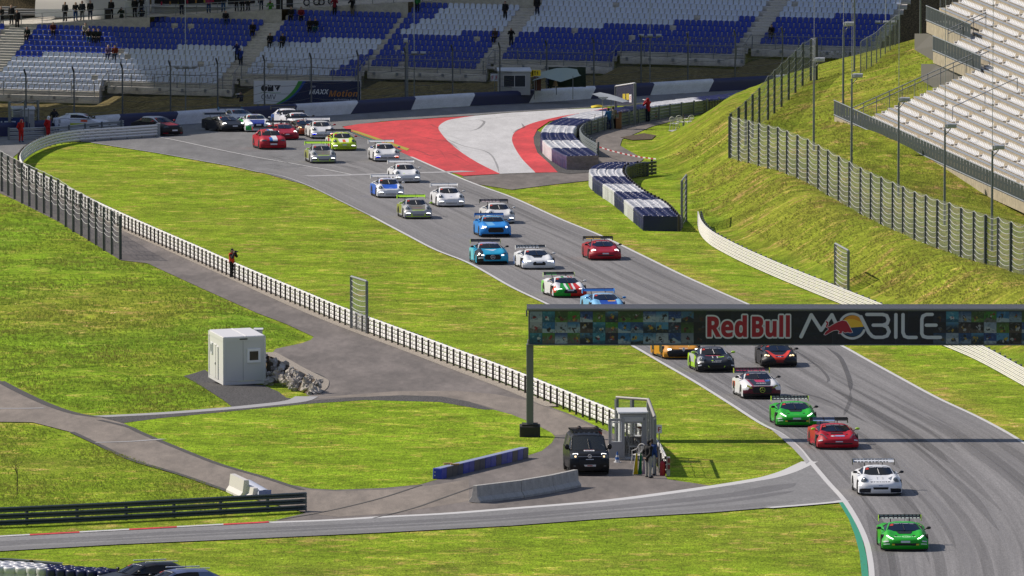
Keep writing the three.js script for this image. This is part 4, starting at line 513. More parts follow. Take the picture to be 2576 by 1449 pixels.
function racingCar(label, o) {
  const { kind = 'mid', u, v, yaw = 6, ws = 1, body, front = 'mid', wing = carbon, wingY, end = carbon, mirror = carbon, roofM, pillar, group = 'racing cars in the field coming up the straight', scale = 1, screen = carGlass, rims = rimDark } = o, sh = carShape(kind, ws), { skin, lift, cab, S, K } = sh;
  const yr = yaw * Math.PI / 180, L = S[1][0], t = thing('racing_car', label, 'race car', V3(0, 0, 0), 0, group), q = TILT.clone().multiply(new THREE.Quaternion().setFromAxisAngle(V3(0, 1, 0), yr)); t.quaternion.copy(q); t.scale.setScalar(scale);
  const nose = P(u, v, 0.03), f = V3(0, 0, 1).applyQuaternion(q); t.position.copy(nose.addScaledVector(f, -L * scale));
  const bp = body.isMaterial ? body : paint(body), pl = pillar || roofM || bp;
  part('body', bodyGeo(kind, ws), bp, t);
  const pt = (name, m, q0, q1, s0, s1, d = 0.012, o2 = {}) => { const { q0b = q0, q1b = q1 } = o2; return part(name, grid(6, 4, (a, b) => lift(lerp(lerp(q0, q0b, b), lerp(q1, q1b, b), a), lerp(s0, s1, b) + (o2.arc || 0) * (a - 0.5), d)), m, t); };
  const sym = (name, m, q0, q1, s0, s1, d = 0.014, o2 = {}) => { pt(name, m, q0, q1, s0, s1, d, o2); pt(name, m, -q1, -q0, s0, s1, d, { q0b: o2.q1b !== undefined ? -o2.q1b : -q1, q1b: o2.q0b !== undefined ? -o2.q0b : -q0, arc: -(o2.arc || 0) }); };
  const disc = (name, m, qc, sc, rq, rs, d = 0.02) => part(name, grid(16, 2, (a, b) => lift(qc + Math.cos(a * 6.2832) * rq * (1 - b), sc + Math.sin(a * 6.2832) * rs * (1 - b), d + 0.02 * b)), m, t);
  // cabin
  const cg = (name, m, a0, a1, s0, s1, d = 0) => part(name, grid(8, 6, (a, b) => cab(lerp(a0, a1, a), lerp(s0, s1, b), d)), m, t);
  const ws2 = cg('windscreen', screen, -0.7, 0.7, 0, kind === 'van' ? 0.95 : 0.86); if (kind !== 'van') { cg('sun_strip', bannerM, -0.7, 0.7, 0.86, 1.0, 0.004); } else cg('roof_edge', bp, -0.7, 0.7, 0.95, 1);
  part('wiper', bar(cab(0.02, 0.02, 0.03), cab(-0.02, 0.72, 0.02), 0.016, 4), kind === 'porsche' ? whiteGloss : carbon, ws2);
  cg('roof', roofM || bp, -0.78, 0.78, 1.0, 3.0, 0.004); cg('rear_window', kind === 'van' ? bp : carGlass, -0.78, 0.78, 3.0, 4.0);
  for (const s of [-1, 1]) { cg('pillar', pl, s * 0.7, s * 0.8, 0, 1, 0.01); cg('side_window', carGlass, s * 0.8, s * 0.99, 0.05, 2.5); cg('rear_pillar', bp, s * 0.78, s, 2.5, 4); cg('side_window', carGlass, s * 0.78, s * 0.82, 1, 2.5); cg('window_sill', bp, s * 0.97, s * 1.03, 0, 2.6, 0.012); }
  if (kind !== 'van') pt('sticker', stickerRed, 0, 0, 0, 0).geometry = grid(2, 2, (a, b) => cab(lerp(-0.66, -0.5, a), lerp(0.68, 0.86, b), 0.012));
  // wheels
  const zf = L - 0.98, zr = kind === 'van' ? -1.55 : kind === 'porsche' ? -1.25 : -1.42; for (const z of [zf, zr]) for (const s of [-1, 1]) { const w = Math.abs(skin(1, z > 0 ? 3.6 : 8).x) + 0.012; part('wheel_arch', archG, carbon, t, [s * (w + 0.006), 0.33, z]); const wh = part('wheel', tyreG, rubber, t, [s * (w - 0.13), 0.34, z]); part('rim', rimG, rims, wh); }
  part('side_skirt', merge([-1, 1].map((s) => box(0.05, 0.09, 2.0, s * (Math.abs(skin(1, 6).x) + 0.02), 0.13, -0.2))), carbon, t);
  // mirrors
  for (const s of [-1, 1]) { const b = cab(s * 0.98, 0.35), m = part('mirror', mirrorG, mirror, t, [s * (Math.abs(skin(1, 5).x) + 0.1), b.y + (kind === 'van' ? 0.1 : 0.09), b.z + 0.05]); if (kind === 'van') m.scale.set(1, 2.2, 1); part('mirror_arm', bar(V3(0, 0, 0), V3(-s * 0.22, -0.1, 0), 0.018, 4), carbon, m); }
  part('splitter', merge([grid(10, 1, (a, b) => { const p = skin((a * 2 - 1) * 1.02, 0.1); return V3(p.x, b ? 0.055 : 0.075, p.z + (b ? -0.25 : 0.06)); }), grid(10, 1, (a, b) => { const p = skin((a * 2 - 1) * 1.02, 0.1); return V3(p.x, 0.075 - 0.035 * b, p.z + 0.06); })]), carbon, t); part('underfloor', box(1.7 * ws, 0.03, 4.2, 0, 0.1, -0.05), carbon, t);
  // rear wing
  if (wing) {
    const wy = wingY || (kind === 'porsche' ? 1.30 : kind === 'hatch' ? 1.42 : kind === 'long' ? 1.24 : 1.17), wz = -L + 0.12, hw = (o.wingW || 0.93) * (0.5 + 0.5 * ws); const g = grid(6, 10, (a, b) => { const an = b * 6.2832, c = Math.cos(an), sn = Math.sin(an); return V3((a * 2 - 1) * hw, wy + 0.018 * sn - 0.05 * c, wz + 0.16 * c); }, (a, b) => [a, Math.abs(((b + 0.2) % 1) * 2 - 1)]);
    const wg = part('wing', g, wing, t); part('wing_flap', grid(4, 3, (a, b) => V3((a * 2 - 1) * hw, wy + 0.03 + b * 0.075, wz - 0.12 - 0.02 * b)), wing, wg); for (const s of [-1, 1]) { part('end_plate', cham(0.02, 0.26, 0.36, 0.006).translate(s * hw, wy - 0.17, wz), end, wg); part('wing_support', merge([bar(V3(s * 0.42, wy - 0.02, wz), V3(s * 0.40, 0.85, wz + 0.22), 0.02, 4)]), carbon, wg); }
  }
  part('aerial', bar(V3(0.1, K[2][1], -0.4), V3(0.1, K[2][1] + 0.32, -0.42), 0.008, 3), carbon, t);
  for (const d of (FRONT[front] || FRONT.mid)) { const [fn, ...a] = d; ({ pt, sym, disc })[fn](...a); }
  for (const d of o.extra || []) { const [fn, ...a] = d; ({ pt, sym, disc })[fn](...a); }
  return { t, skin, lift, cab, pt, sym, disc };
}
const FRONT = {
  mid: [['pt', 'grille', grilleM, -0.5, 0.5, 0.35, 1.3], ['sym', 'headlight', lampOn, 0.6, 0.86, 2.75, 3.15], ['pt', 'plate', plateWhite, -0.2, 0.2, 1.5, 1.85]],
  lambo: [['pt', 'grille', grilleM, -0.62, 0.62, 0.15, 1.35, 0.016, { q0b: -0.56, q1b: 0.56 }], ['sym', 'intake_frame', carbon, 0.28, 0.44, 0.2, 1.25, 0.024], ['sym', 'fog_lamp', yellowFog, 0.46, 0.58, 0.95, 1.25, 0.03], ['pt', 'plate', plateWhite, -0.2, 0.2, 1.45, 1.82, 0.02], ['sym', 'headlight', lampOn, 0.5, 0.57, 2.2, 2.55, 0.03, { q0b: 0.58, q1b: 0.66 }], ['sym', 'headlight', lampOn, 0.59, 0.65, 2.35, 2.8, 0.03, { q0b: 0.68, q1b: 0.74 }], ['sym', 'headlight', lampOn, 0.67, 0.72, 2.6, 3.05, 0.03, { q0b: 0.74, q1b: 0.8 }], ['pt', 'bonnet_vent', carbon, -0.26, 0.26, 4.25, 4.85, 0.012, { q0b: -0.36, q1b: 0.36 }], ['sym', 'bonnet_slot', grilleM, 0.33, 0.44, 3.55, 3.8, 0.012], ['sym', 'number_patch', plateWhite, 0.72, 0.93, 1.6, 1.85, 0.016], ['sym', 'sill_vent', grilleM, 0.72, 0.9, 0.7, 0.85, 0.016]],
  cup: [['pt', 'grille', grilleM, -0.36, 0.36, 0.55, 1.1, 0.014, { q0b: -0.42, q1b: 0.42 }], ['sym', 'intake', grilleM, 0.5, 0.86, 0.7, 1.35, 0.014, { q0b: 0.56, q1b: 0.9 }], ['sym', 'running_light', lampOn, 0.58, 0.88, 1.34, 1.55, 0.022], ['sym', 'headlight', lensDark, 0, 0, 0, 0, 0], ['disc', 'headlight', lensDark, 0.74, 3.0, 0.135, 0.52], ['disc', 'headlight', lensDark, -0.74, 3.0, 0.135, 0.52], ['pt', 'bonnet_line', grilleM, -0.3, 0.3, 2.2, 2.26, 0.008]],
  gt3r: [['pt', 'grille', grilleM, -0.28, 0.28, 0.3, 1.5, 0.016, { q0b: -0.36, q1b: 0.36 }], ['sym', 'intake', grilleM, 0.45, 0.95, 0.45, 1.25, 0.014, { q0b: 0.5, q1b: 0.96 }], ['disc', 'headlight', lensDark, 0.74, 3.0, 0.14, 0.55], ['disc', 'headlight', lensDark, -0.74, 3.0, 0.14, 0.55], ['sym', 'bonnet_rib', whiteGloss, 0.10, 0.15, 3.9, 4.5, 0.02], ['sym', 'number_patch', plateWhite, 0.8, 0.97, 1.35, 1.6, 0.02], ['sym', 'fog_lamp', lensDark, 0.6, 0.7, 0.7, 1.0, 0.02]],
  merc: [['pt', 'grille', grilleM, -0.46, 0.46, 1.05, 1.5, 0.016, { q0b: -0.52, q1b: 0.52 }], ['pt', 'grille', grilleM, -0.52, 0.52, 1.5, 1.98, 0.016, { q0b: -0.4, q1b: 0.4 }], ['pt', 'lower_intake', grilleM, -0.7, 0.7, 0.12, 0.72, 0.016, { q0b: -0.5, q1b: 0.5 }]],
  audi: [['pt', 'grille', grilleM, -0.28, 0.28, 0.1, 1.4, 0.016, { q0b: -0.4, q1b: 0.4 }], ['pt', 'grille', grilleM, -0.4, 0.4, 1.4, 1.95, 0.016, { q0b: -0.3, q1b: 0.3 }], ['pt', 'plate', plateWhite, -0.19, 0.19, 1.55, 1.9, 0.03], ['sym', 'headlight', lampOn, 0.48, 0.84, 2.12, 2.3, 0.026, { q0b: 0.54, q1b: 0.9 }], ['sym', 'headlight', lampOn, 0.72, 0.78, 1.9, 2.15, 0.026], ['sym', 'headlight', lampOn, 0.84, 0.9, 1.9, 2.6, 0.026]],
  ferrari: [['pt', 'grille', grilleM, -0.64, 0.64, 0.7, 1.2, 0.016, { q0b: -0.7, q1b: 0.7 }], ['sym', 'headlight', lensDark, 0.52, 0.6, 2.3, 3.7, 0.022, { q0b: 0.78, q1b: 0.84 }], ['pt', 'bonnet_vent', grilleM, -0.3, 0.3, 4.3, 4.7, 0.012], ['sym', 'bonnet_slot', grilleM, 0.42, 0.52, 3.9, 4.15, 0.014], ['pt', 'number_patch', mat(0.3, 0.42, 0.7, 0.5), -0.12, 0.34, 3.3, 3.75, 0.012], ['disc', 'number_patch', plateWhite, -0.24, 3.45, 0.1, 0.25, 0.012], ['sym', 'sticker', plateWhite, 0.76, 0.94, 1.7, 1.98, 0.016], ['pt', 'plate', plateWhite, -0.15, 0.2, 1.4, 1.6, 0.016], ['pt', 'lower_intake', grilleM, -0.4, 0.4, 0.1, 0.42, 0.016, { q0b: -0.25, q1b: 0.25 }]],
  diamond: [['pt', 'grille', grilleM, -0.82, 0.82, 0.35, 1.3, 0.016], ['pt', 'grille', grilleM, -0.84, 0.84, 1.3, 2.4, 0.016, { q0b: -0.6, q1b: 0.6 }], ['sym', 'headlight', lampOn, 0.62, 0.8, 2.1, 2.45, 0.03]],
  hatch: [['pt', 'grille', grilleM, -0.34, 0.34, 1.55, 1.95, 0.016], ['pt', 'lower_intake', grilleM, -0.85, 0.85, 0.15, 0.85, 0.016, { q0b: -0.78, q1b: 0.78 }], ['pt', 'plate', plateWhite, -0.26, 0.26, 1.0, 1.38, 0.02], ['sym', 'headlight', lensDark, 0.5, 0.86, 2.05, 2.5, 0.02, { q0b: 0.58, q1b: 0.9 }]],
  bow: [['pt', 'grille', grilleM, -0.5, 0.5, 0.2, 1.1, 0.016, { q0b: -0.7, q1b: 0.7 }], ['sym', 'headlight', lampWarm, 0.58, 0.68, 2.6, 2.95, 0.03], ['sym', 'headlight', lampWarm, 0.72, 0.82, 2.7, 3.05, 0.03]],
};
const white = [0.66, 0.67, 0.68], silver = [0.38, 0.39, 0.40];
const lv = (base, draw) => paint([1, 1, 1], { map: livery((h) => { h.c.fillStyle = base; h.c.fillRect(0, 0, h.w, h.h); draw(h); }) });
function starBadge(car, m, q = 0, s = 1.5, r = 0.13) { const p = car.lift(q, s, 0.05), g = [new THREE.TorusGeometry(r, 0.016, 6, 20)]; for (let i = 0; i < 3; i++) g.push(box(0.03, r, 0.02, 0, r / 2, 0).rotateZ(i * 2.0944)); part('badge', merge(g).rotateX(-0.15), m, car.t, p); }
const greenWing = wingText('#0a0d0c', '#b8c4bc', [22, 18, 24, 18, 14, 16, 18, 14, 16, 14]);
const gPaint = (t) => lv('#17a01e', ({ quad, text, c, X, Y }) => { quad('#1fae22', [-1, 3], [1, 3], [1, 5], [-1, 5]); if (t) { text(t, '#cfe9c8', 0, 3.35, 0.9, 0.42); c.strokeStyle = '#d8f0d0'; c.lineWidth = 2; c.beginPath(); c.ellipse(X(0.05), Y(3.35), 18, 7, 0, 0, 7); c.stroke(); } else text('aaaa', '#9fb020', 0, 3.3, 0.6, 0.3); quad('#d8e6e0', [-0.95, 1.1], [-0.68, 1.1], [-0.68, 1.3], [-0.95, 1.3]); quad('#d8e6e0', [0.68, 1.1], [0.95, 1.1], [0.95, 1.3], [0.68, 1.3]); });
racingCar('leading bright green race car with black rear wing beside the green painted strip', { u: 2278, v: 1387, yaw: 1.5, body: gPaint('BIO-CIRCLE'), front: 'lambo', wing: greenWing, end: limeGloss, mirror: carbon });
racingCar('bright green race car with lit angular headlights just ahead of the red one with the gantry shadow', { u: 2005, v: 1074, yaw: 3.5, body: gPaint(''), front: 'lambo', wing: greenWing, end: limeGloss, mirror: carbon }).t.userData.label = 'second bright green race car with lit angular headlights, just behind the red coupe';
{ const c = racingCar('white race car with dark round headlamps and lettered bonnet, second in the field', { kind: 'porsche', ws: 1.08, u: 2216, v: 1247, yaw: 3, front: 'gt3r', wing: wingText('#d5d9de', '#15171c', [18, 12, 14, 20, 14, 12, 18, 16, 12, 10]), mirror: carbon, end: carbon, body: lv('#dfe2e6', ({ text, quad, side }) => { text('precote', '#14161b', 0, 3.0, 1.3, 0.75); quad('#20242c', [-0.72, 3.2], [-0.42, 3.7], [-0.3, 4.1], [-0.55, 3.4]); quad('#6d7480', [0.5, 3.2], [0.62, 4.4], [0.4, 4.2]); quad('#1c2230', [-1, 0.2], [-0.5, 0.2], [-0.45, 1.3], [-1, 1.1]); quad('#1c2230', [0.5, 0.2], [1, 0.2], [1, 1.1], [0.45, 1.3]); text('pwc', '#2b3d78', 0, 1.9, 0.5, 0.25); quad('#e9ebee', [-1, 0], [1, 0], [1, 0.28], [-1, 0.28]); }) }); }
racingCar('deep red race car with blue bonnet sticker and black wing, crossed by the gantry shadow', { u: 2110, v: 1131, yaw: 5, front: 'ferrari', body: paint([0.42, 0.004, 0.018]), wing: wingText('#101114', '#7fa2d8', [0, 0, 70, 70]), end: carbon, mirror: limeGloss });
{ const y = mat(0.35, 0.42, 0.05, 0.4), c = racingCar('white and maroon race car with yellow headlamps and a star badge in its grille', { kind: 'long', u: 1918, v: 1004, yaw: 6, front: 'merc', wing: wingText('#121116', '#b02850', [30, 14, 20, 18, 14, 30, 16, 22]), end: y, mirror: carbon, roofM: paint([0.05, 0.055, 0.075]), pillar: paint(white), body: lv('#dcdde0', ({ quad, side, text }) => { quad('#5c0f26', [-1, 0.9], [1, 0.9], [1, 1.6], [0.75, 1.5], [0.55, 2.3], [-0.55, 2.3], [-0.75, 1.5], [-1, 1.6]); quad('#14161c', [-1, 0], [1, 0], [1, 0.95], [-1, 0.95]); quad('#1a1e28', [-0.42, 2.5], [0.42, 2.5], [0.62, 4.9], [-0.62, 4.9]); quad('#8f1a3c', [-0.7, 4.9], [-0.55, 4.9], [-0.42, 2.5], [-0.5, 2.3]); quad('#c02a55', [-0.2, 4.0], [0.26, 4.0], [0.26, 4.8], [-0.28, 4.8]); quad('#2f5fa8', [0.3, 4.2], [0.55, 4.3], [0.52, 4.8], [0.3, 4.7]); text('ALBERT', '#e8e8ea', 0.02, 3.55, 0.75, 0.4); side(1, '#b23a24', 7.2, 9, 0.2, 0.55); }), extra: [['sym', 'headlight', yellowLens, 0.5, 0.62, 1.75, 2.7, 0.02, { q0b: 0.78, q1b: 0.92 }]] }); starBadge(c, y); }
{ const c = racingCar('black and orange narrow-nosed race car with round twin headlamps under the gantry', { u: 1962, v: 924, yaw: 4, ws: 0.94, front: 'bow', wing: carbon, end: redGloss, mirror: carbon, roofM: paint([0.012, 0.012, 0.016]), body: lv('#15161a', ({ quad, text }) => { quad('#d8361a', [-0.25, 1.5], [0.25, 1.5], [0.42, 3.0], [0.75, 4.9], [0.55, 5], [0.2, 3.6], [-0.2, 3.6], [-0.55, 5], [-0.75, 4.9], [-0.42, 3.0]); quad('#1f2440', [-0.2, 2.4], [0.2, 2.4], [0.26, 3.1], [-0.26, 3.1]); text('58', '#dfe4f4', 0, 2.75, 0.9, 0.5); quad('#8c1418', [-0.2, 0.9], [0.2, 0.9], [0.2, 1.45], [-0.2, 1.45]); }) }); part('roof_scoop', cham(0.4, 0.12, 0.5, 0.03), paint([0.55, 0.05, 0.02]), c.t, [0, 1.1, -0.3]); }
racingCar('black race car with lime mirrors and green lettering in front of the yellow one', { kind: 'porsche', ws: 1.08, u: 1803, v: 937, yaw: 6, front: 'gt3r', wing: wingText('#4a4d52', '#d5d8dc', [0, 30, 34, 60]), end: mat(0.6, 0.65, 0.3, 0.5), mirror: limeGloss, roofM: paint([0.05, 0.05, 0.055]), pillar: paint(white), rims: rimPale, body: lv('#1d2024', ({ quad, text, side, c, X, Y }) => { quad('#9a9ca0', [-1, 2.2], [-0.68, 2.0], [-0.6, 3.6], [-0.9, 4.6], [-1, 4]); side(1, '#a4d614', 4, 11, 0.0, 1); side(1, '#b9bcc2', 6, 8, 0, 0.6); text('FORCH', '#d8dade', 0, 2.35, 0.8, 0.42); c.fillStyle = '#a8d810'; c.beginPath(); c.ellipse(X(-0.2), Y(2.95), 6, 4, 0, 0, 7); c.fill(); text('ausser', '#dfe2e6', 0.12, 2.9, 0.6, 0.3); quad('#b03038', [-0.5, 4.6], [0.3, 4.6], [0.3, 4.75], [-0.5, 4.75]); quad('#a4d614', [0.1, 4.2], [0.5, 4.3], [0.5, 4.5], [0.1, 4.4]); }), extra: [['sym', 'trim', limeGloss, 0.30, 0.35, 0.35, 1.35, 0.03, { q0b: 0.42, q1b: 0.47 }]] });
{ const c = racingCar('yellow and black race car with a diamond badge half hidden by the gantry', { u: 1720, v: 904, yaw: 9, ws: 1.03, front: 'diamond', wing: carbon, end: carbon, mirror: carbon, body: lv('#c98a1c', ({ quad, text, side }) => { quad('#101114', [-0.8, 0.3], [0.8, 0.3], [0.86, 1.6], [0.6, 2.5], [-0.6, 2.5], [-0.86, 1.6]); text('robert', '#3a2a10', 0, 3.4, 0.8, 0.35); quad('#c9cbd6', [-0.2, 2.9], [0.26, 2.9], [0.26, 3.1], [-0.2, 3.1]); side(1, '#15161a', 4.5, 6, 0, 0.7); }) }); const p = c.lift(0, 2.05, 0.06); part('badge', new THREE.CylinderGeometry(0.09, 0.12, 0.03, 4).rotateX(Math.PI / 2).scale(0.8, 1.25, 1), mat(0.6, 0.62, 0.66, 0.3), c.t, p); }
racingCar('light blue race car with blue wing mostly hidden behind the gantry banner', { u: 1533, v: 792, yaw: 8, front: 'audi', wing: mat(0.02, 0.12, 0.42, 0.4), end: mat(0.05, 0.3, 0.7, 0.4), mirror: paint([0.03, 0.22, 0.55]), body: lv('#79b9e6', ({ quad, side }) => { quad('#1a4aa8', [-0.4, 2.5], [0.5, 2.5], [0.55, 5], [-0.45, 5]); quad('#d9a040', [0.05, 4.4], [0.5, 4.4], [0.5, 4.8], [0.05, 4.8]); }), roofM: paint([0.3, 0.5, 0.75]) });
racingCar('white race car striped green and red with lit headlamps right before the gantry', { u: 1436, v: 749, yaw: 9, front: 'audi', wing: wingText('#15161a', '#2f8f3a', [0, 0, 40, 40]), end: mat(0.4, 0.5, 0.3, 0.5), mirror: paint(white), pillar: paint(white), roofM: lv('#dcdee2', ({ c, w, h }) => { c.fillStyle = '#c63a24'; c.fillRect(w * 0.62, 0, w * 0.08, h); c.fillRect(w * 0.76, 0, w * 0.08, h); c.fillStyle = '#2c9a3a'; c.fillRect(w * 0.3, 0, w * 0.14, h); }), body: lv('#dfe1e4', ({ quad, side }) => { quad('#149a2c', [-1, 0], [0, 0], [0, 5], [-0.46, 5], [-0.62, 2.6], [-0.7, 2.0], [-1, 1.4]); quad('#c0241a', [0, 0], [1, 0], [1, 1.4], [0.74, 2.2], [0.62, 2.6], [0.46, 5], [0.0, 5]); quad('#e6e8ea', [-0.26, 1.9], [-0.12, 1.9], [-0.16, 5], [-0.3, 5]); quad('#e6e8ea', [0.16, 1.9], [0.3, 1.9], [0.28, 5], [0.16, 5]); quad('#cf4a26', [-1, 1.1], [-0.84, 1.3], [-0.8, 3.6], [-1, 4.2]); side(1, '#cf4a26', 3, 5, 0, 0.8); side(1, '#7fd06a', 8, 11, 0, 1); side(0, '#2a7a34', 3, 6, 0, 1); }) });
racingCar('white race car with blue side flashes and lit lamps between the turquoise and red ones', { u: 1357, v: 678, yaw: 7, front: 'audi', wing: wingText('#30363c', '#c9d2da', [20, 16, 22, 18, 26, 20, 24]), end: paint(white), mirror: paint(white), roofM: paint(white), body: lv('#dfe2e6', ({ quad, text, side }) => { quad('#121419', [-0.22, 4.1], [0.22, 4.1], [0.36, 4.95], [-0.36, 4.95]); text('KAROSSERIE', '#22304a', 0, 2.7, 0.6, 0.35); quad('#1f62b4', [-1, 1.8], [-0.88, 1.8], [-0.88, 3.0], [-1, 3.2]); quad('#1f62b4', [0.88, 1.8], [1, 1.8], [1, 3.2], [0.88, 3]); side(1, '#2a6fc0', 9, 11, 0.3, 1); }) });
{ const c = racingCar('turquoise race car with a black front corner and silver star badge', { kind: 'long', u: 1240, v: 666, yaw: 6, front: 'merc', wing: carbon, end: mat(0.3, 0.35, 0.15, 0.5), mirror: carbon, pillar: paint([0.5, 0.5, 0.5]), roofM: paint([0.35, 0.38, 0.6]), body: lv('#0f9cc8', ({ quad, text, side }) => { quad('#17181e', [-1, 0], [-0.55, 0], [-0.62, 2.0], [-0.55, 3.2], [-0.6, 5], [-1, 4.6]); quad('#cfd8e8', [-0.45, 4.6], [0.1, 3.9], [0.4, 4.7], [0.1, 4.5]); text('IAA', '#10242e', 0.02, 3.3, 0.8, 0.4); quad('#14181e', [-1, 0], [1, 0], [0.9, 0.7], [-0.9, 0.7]); quad('#c8cdd2', [-0.9, 1.25], [-0.58, 1.25], [-0.58, 1.5], [-0.9, 1.5]); side(1, '#6cc4dc', 6, 11, 0, 1); }), extra: [['sym', 'headlight', lensDark, 0.5, 0.62, 1.8, 2.7, 0.02, { q0b: 0.78, q1b: 0.92 }], ['sym', 'headlight', lampOn, 0.54, 0.7, 1.75, 1.95, 0.03]] }); starBadge(c, rimPale); }
{ const c = racingCar('sky blue race car with dark blue wing just before the turquoise one', { kind: 'long', u: 1248, v: 597, yaw: 6, front: 'merc', wing: mat(0.015, 0.09, 0.3, 0.4), end: mat(0.02, 0.1, 0.35, 0.4), mirror: paint([0.03, 0.2, 0.5]), roofM: paint([0.12, 0.36, 0.62]), body: lv('#1f86d8', ({ quad }) => { quad('#15181f', [-1, 0], [1, 0], [0.9, 0.7], [-0.9, 0.7]); quad('#6fb4e6', [-0.5, 3], [0, 3.3], [-0.1, 4.8], [-0.6, 4.8]); }), extra: [['sym', 'headlight', lensDark, 0.5, 0.62, 1.8, 2.7, 0.02, { q0b: 0.78, q1b: 0.92 }], ['sym', 'headlight', lampOn, 0.62, 0.74, 2.0, 2.4, 0.03]] }); }
racingCar('dark red race car with wide bright headlamps near the right edge of the straight', { u: 1524, v: 655, yaw: 6, ws: 0.98, front: 'mid', wing: wingText('#16160f', '#c9a42a', [0, 0, 60, 60]), end: carbon, mirror: carbon, body: paint([0.34, 0.005, 0.016]), extra: [['sym', 'sticker', plateWhite, 0.3, 0.55, 0.5, 0.75, 0.03]] });
const cupWhite = { kind: 'porsche', front: 'cup', yaw: 7, end: paint(white), mirror: paint(white), body: paint(white), wing: paint(white), rims: rimPale };
racingCar('white sports race car with a dark lettered wing behind the sky blue one', { ...cupWhite, u: 1262, v: 563, wing: wingText('#20232a', '#c4b0b4', [0, 30, 30, 20, 26, 30]), end: carbon });
const silverLime = (n) => lv('#a7aaae', ({ quad, text, side }) => { quad('#6f6c60', [-0.5, 2.7], [0.5, 2.7], [0.62, 4.8], [-0.62, 4.8]); quad('#b8e61a', [-0.42, 2.45], [0.42, 2.45], [0.46, 2.7], [-0.46, 2.7]); quad('#b8e61a', [-0.9, 0.35], [0.9, 0.35], [0.9, 0.6], [-0.9, 0.6]); quad('#b8e61a', [-0.5, 0.5], [-0.42, 0.5], [-0.46, 1.4], [-0.54, 1.4]); quad('#b8e61a', [0.42, 0.5], [0.5, 0.5], [0.54, 1.4], [0.46, 1.4]); text(n, '#b0483a', 0, 3.9, 0.8, 0.4); side(1, '#8e9448', 6, 11, 0, 0.8); });
racingCar('silver race car with lime trim and lime wing, nearest of the two silver ones', { ...cupWhite, u: 1053, v: 551, body: silverLime('RAVENOL'), wing: limeGloss, end: limeGloss, mirror: limeGloss, roofM: paint(silver) });
racingCar('plain white sports race car on the left half of the straight between blue and dark-winged ones', { ...cupWhite, u: 1136, v: 521, body: lv('#dddfe3', ({ text }) => text('SR', '#4a3a8a', 0.02, 3.5, 1.0, 0.5)) }).t.userData.label = 'white sports race car with small purple bonnet script, right of the silver and lime one';
racingCar('white sports race car with a blue bonnet and blue flanks', { ...cupWhite, u: 984, v: 498, body: lv('#dfe1e6', ({ quad, side, text }) => { quad('#2458c4', [-0.5, 2.9], [0.5, 2.9], [0.6, 4.9], [-0.6, 4.9]); text('aim', '#c9d4f0', 0, 3.4, 0.7, 0.35); side(1, '#2a62cc', 4, 11, 0, 1); side(0, '#2a62cc', 4, 11, 0, 1); }), extra: [['pt', 'plate', plateWhite, -0.2, 0.2, 1.1, 1.4, 0.02]] });
racingCar('white sports race car with a green dot on its bonnet behind the blue-bonneted one', { ...cupWhite, u: 1026, v: 460, body: lv('#dddfe2', ({ c, X, Y, text }) => { c.fillStyle = '#b4d820'; c.beginPath(); c.ellipse(X(-0.25), Y(3.2), 7, 4, 0, 0, 7); c.fill(); text('exx', '#6a7078', 0.15, 3.2, 0.6, 0.3); }) });
racingCar('white sports race car with blue mirrors beside the end of the red and white kerb', { ...cupWhite, u: 975, v: 407, mirror: paint([0.03, 0.1, 0.4]), extra: [['sym', 'bumper', carbon, 0.05, 0.9, 0.3, 1.2, 0.018], ['pt', 'signal_light', lampBlue, -0.88, -0.6, 1.3, 1.5, 0.03], ['pt', 'signal_light', lampOrange, 0.6, 0.88, 1.3, 1.5, 0.03]] });
racingCar('silver race car with lime trim, farther one behind the lime yellow car', { ...cupWhite, u: 815, v: 411, body: silverLime('xx'), wing: limeGloss, end: limeGloss, mirror: limeGloss, roofM: paint(silver) }).t.userData.label = 'silver race car with lime trim, farther of the two, left of the lime yellow one';
racingCar('lime yellow race car with white and orange bonnet and a dark wing', { ...cupWhite, u: 867, v: 379, body: lv('#b9d832', ({ quad, side }) => { quad('#e8e6e0', [-0.36, 2.9], [0.36, 2.9], [0.45, 4.8], [-0.45, 4.8]); quad('#d8641e', [-0.12, 2.9], [0.14, 2.9], [0.14, 4.4], [-0.08, 4.4]); side(1, '#dcdedf', 5, 9, 0, 1); side(1, '#a02a24', 6, 7, 0, 1); }), wing: carbon, end: carbon, mirror: redGloss, extra: [['pt', 'plate', plateWhite, -0.16, 0.16, 1.5, 1.8, 0.02]] });
racingCar('white sports race car with blue and orange lamps behind the lime yellow one', { ...cupWhite, u: 814, v: 349, mirror: redGloss, extra: [['sym', 'bumper', carbon, 0.05, 0.9, 0.3, 1.2, 0.018], ['pt', 'signal_light', lampBlue, -0.88, -0.6, 1.3, 1.5, 0.03], ['pt', 'signal_light', lampOrange, 0.6, 0.88, 1.3, 1.5, 0.03]] });
racingCar('red hatchback race car with white and blue bonnet stripes', { kind: 'hatch', u: 689, v: 376, yaw: 10, ws: 1.04, front: 'hatch', wing: carbon, end: redGloss, mirror: redGloss, roofM: lv('#b02030', ({ c, w, h }) => { c.fillStyle = '#e6e8ec'; c.fillRect(w * 0.4, 0, w * 0.3, h); c.fillStyle = '#2a78c8'; c.fillRect(w * 0.34, 0, w * 0.14, h); }), pillar: paint([0.4, 0.02, 0.035]), body: lv('#b31c2c', ({ quad }) => { quad('#e4e6ea', [-0.1, 2.0], [0.3, 2.0], [0.36, 4.9], [-0.1, 4.9]); quad('#2470c4', [-0.3, 2.0], [-0.06, 2.0], [-0.06, 3.9], [-0.3, 3.9]); }) });
racingCar('low red race car half hidden behind the red hatchback', { u: 722, v: 352, yaw: 10, ws: 0.95, front: 'mid', wing: carbon, end: carbon, mirror: redGloss, body: paint([0.34, 0.01, 0.025]) });
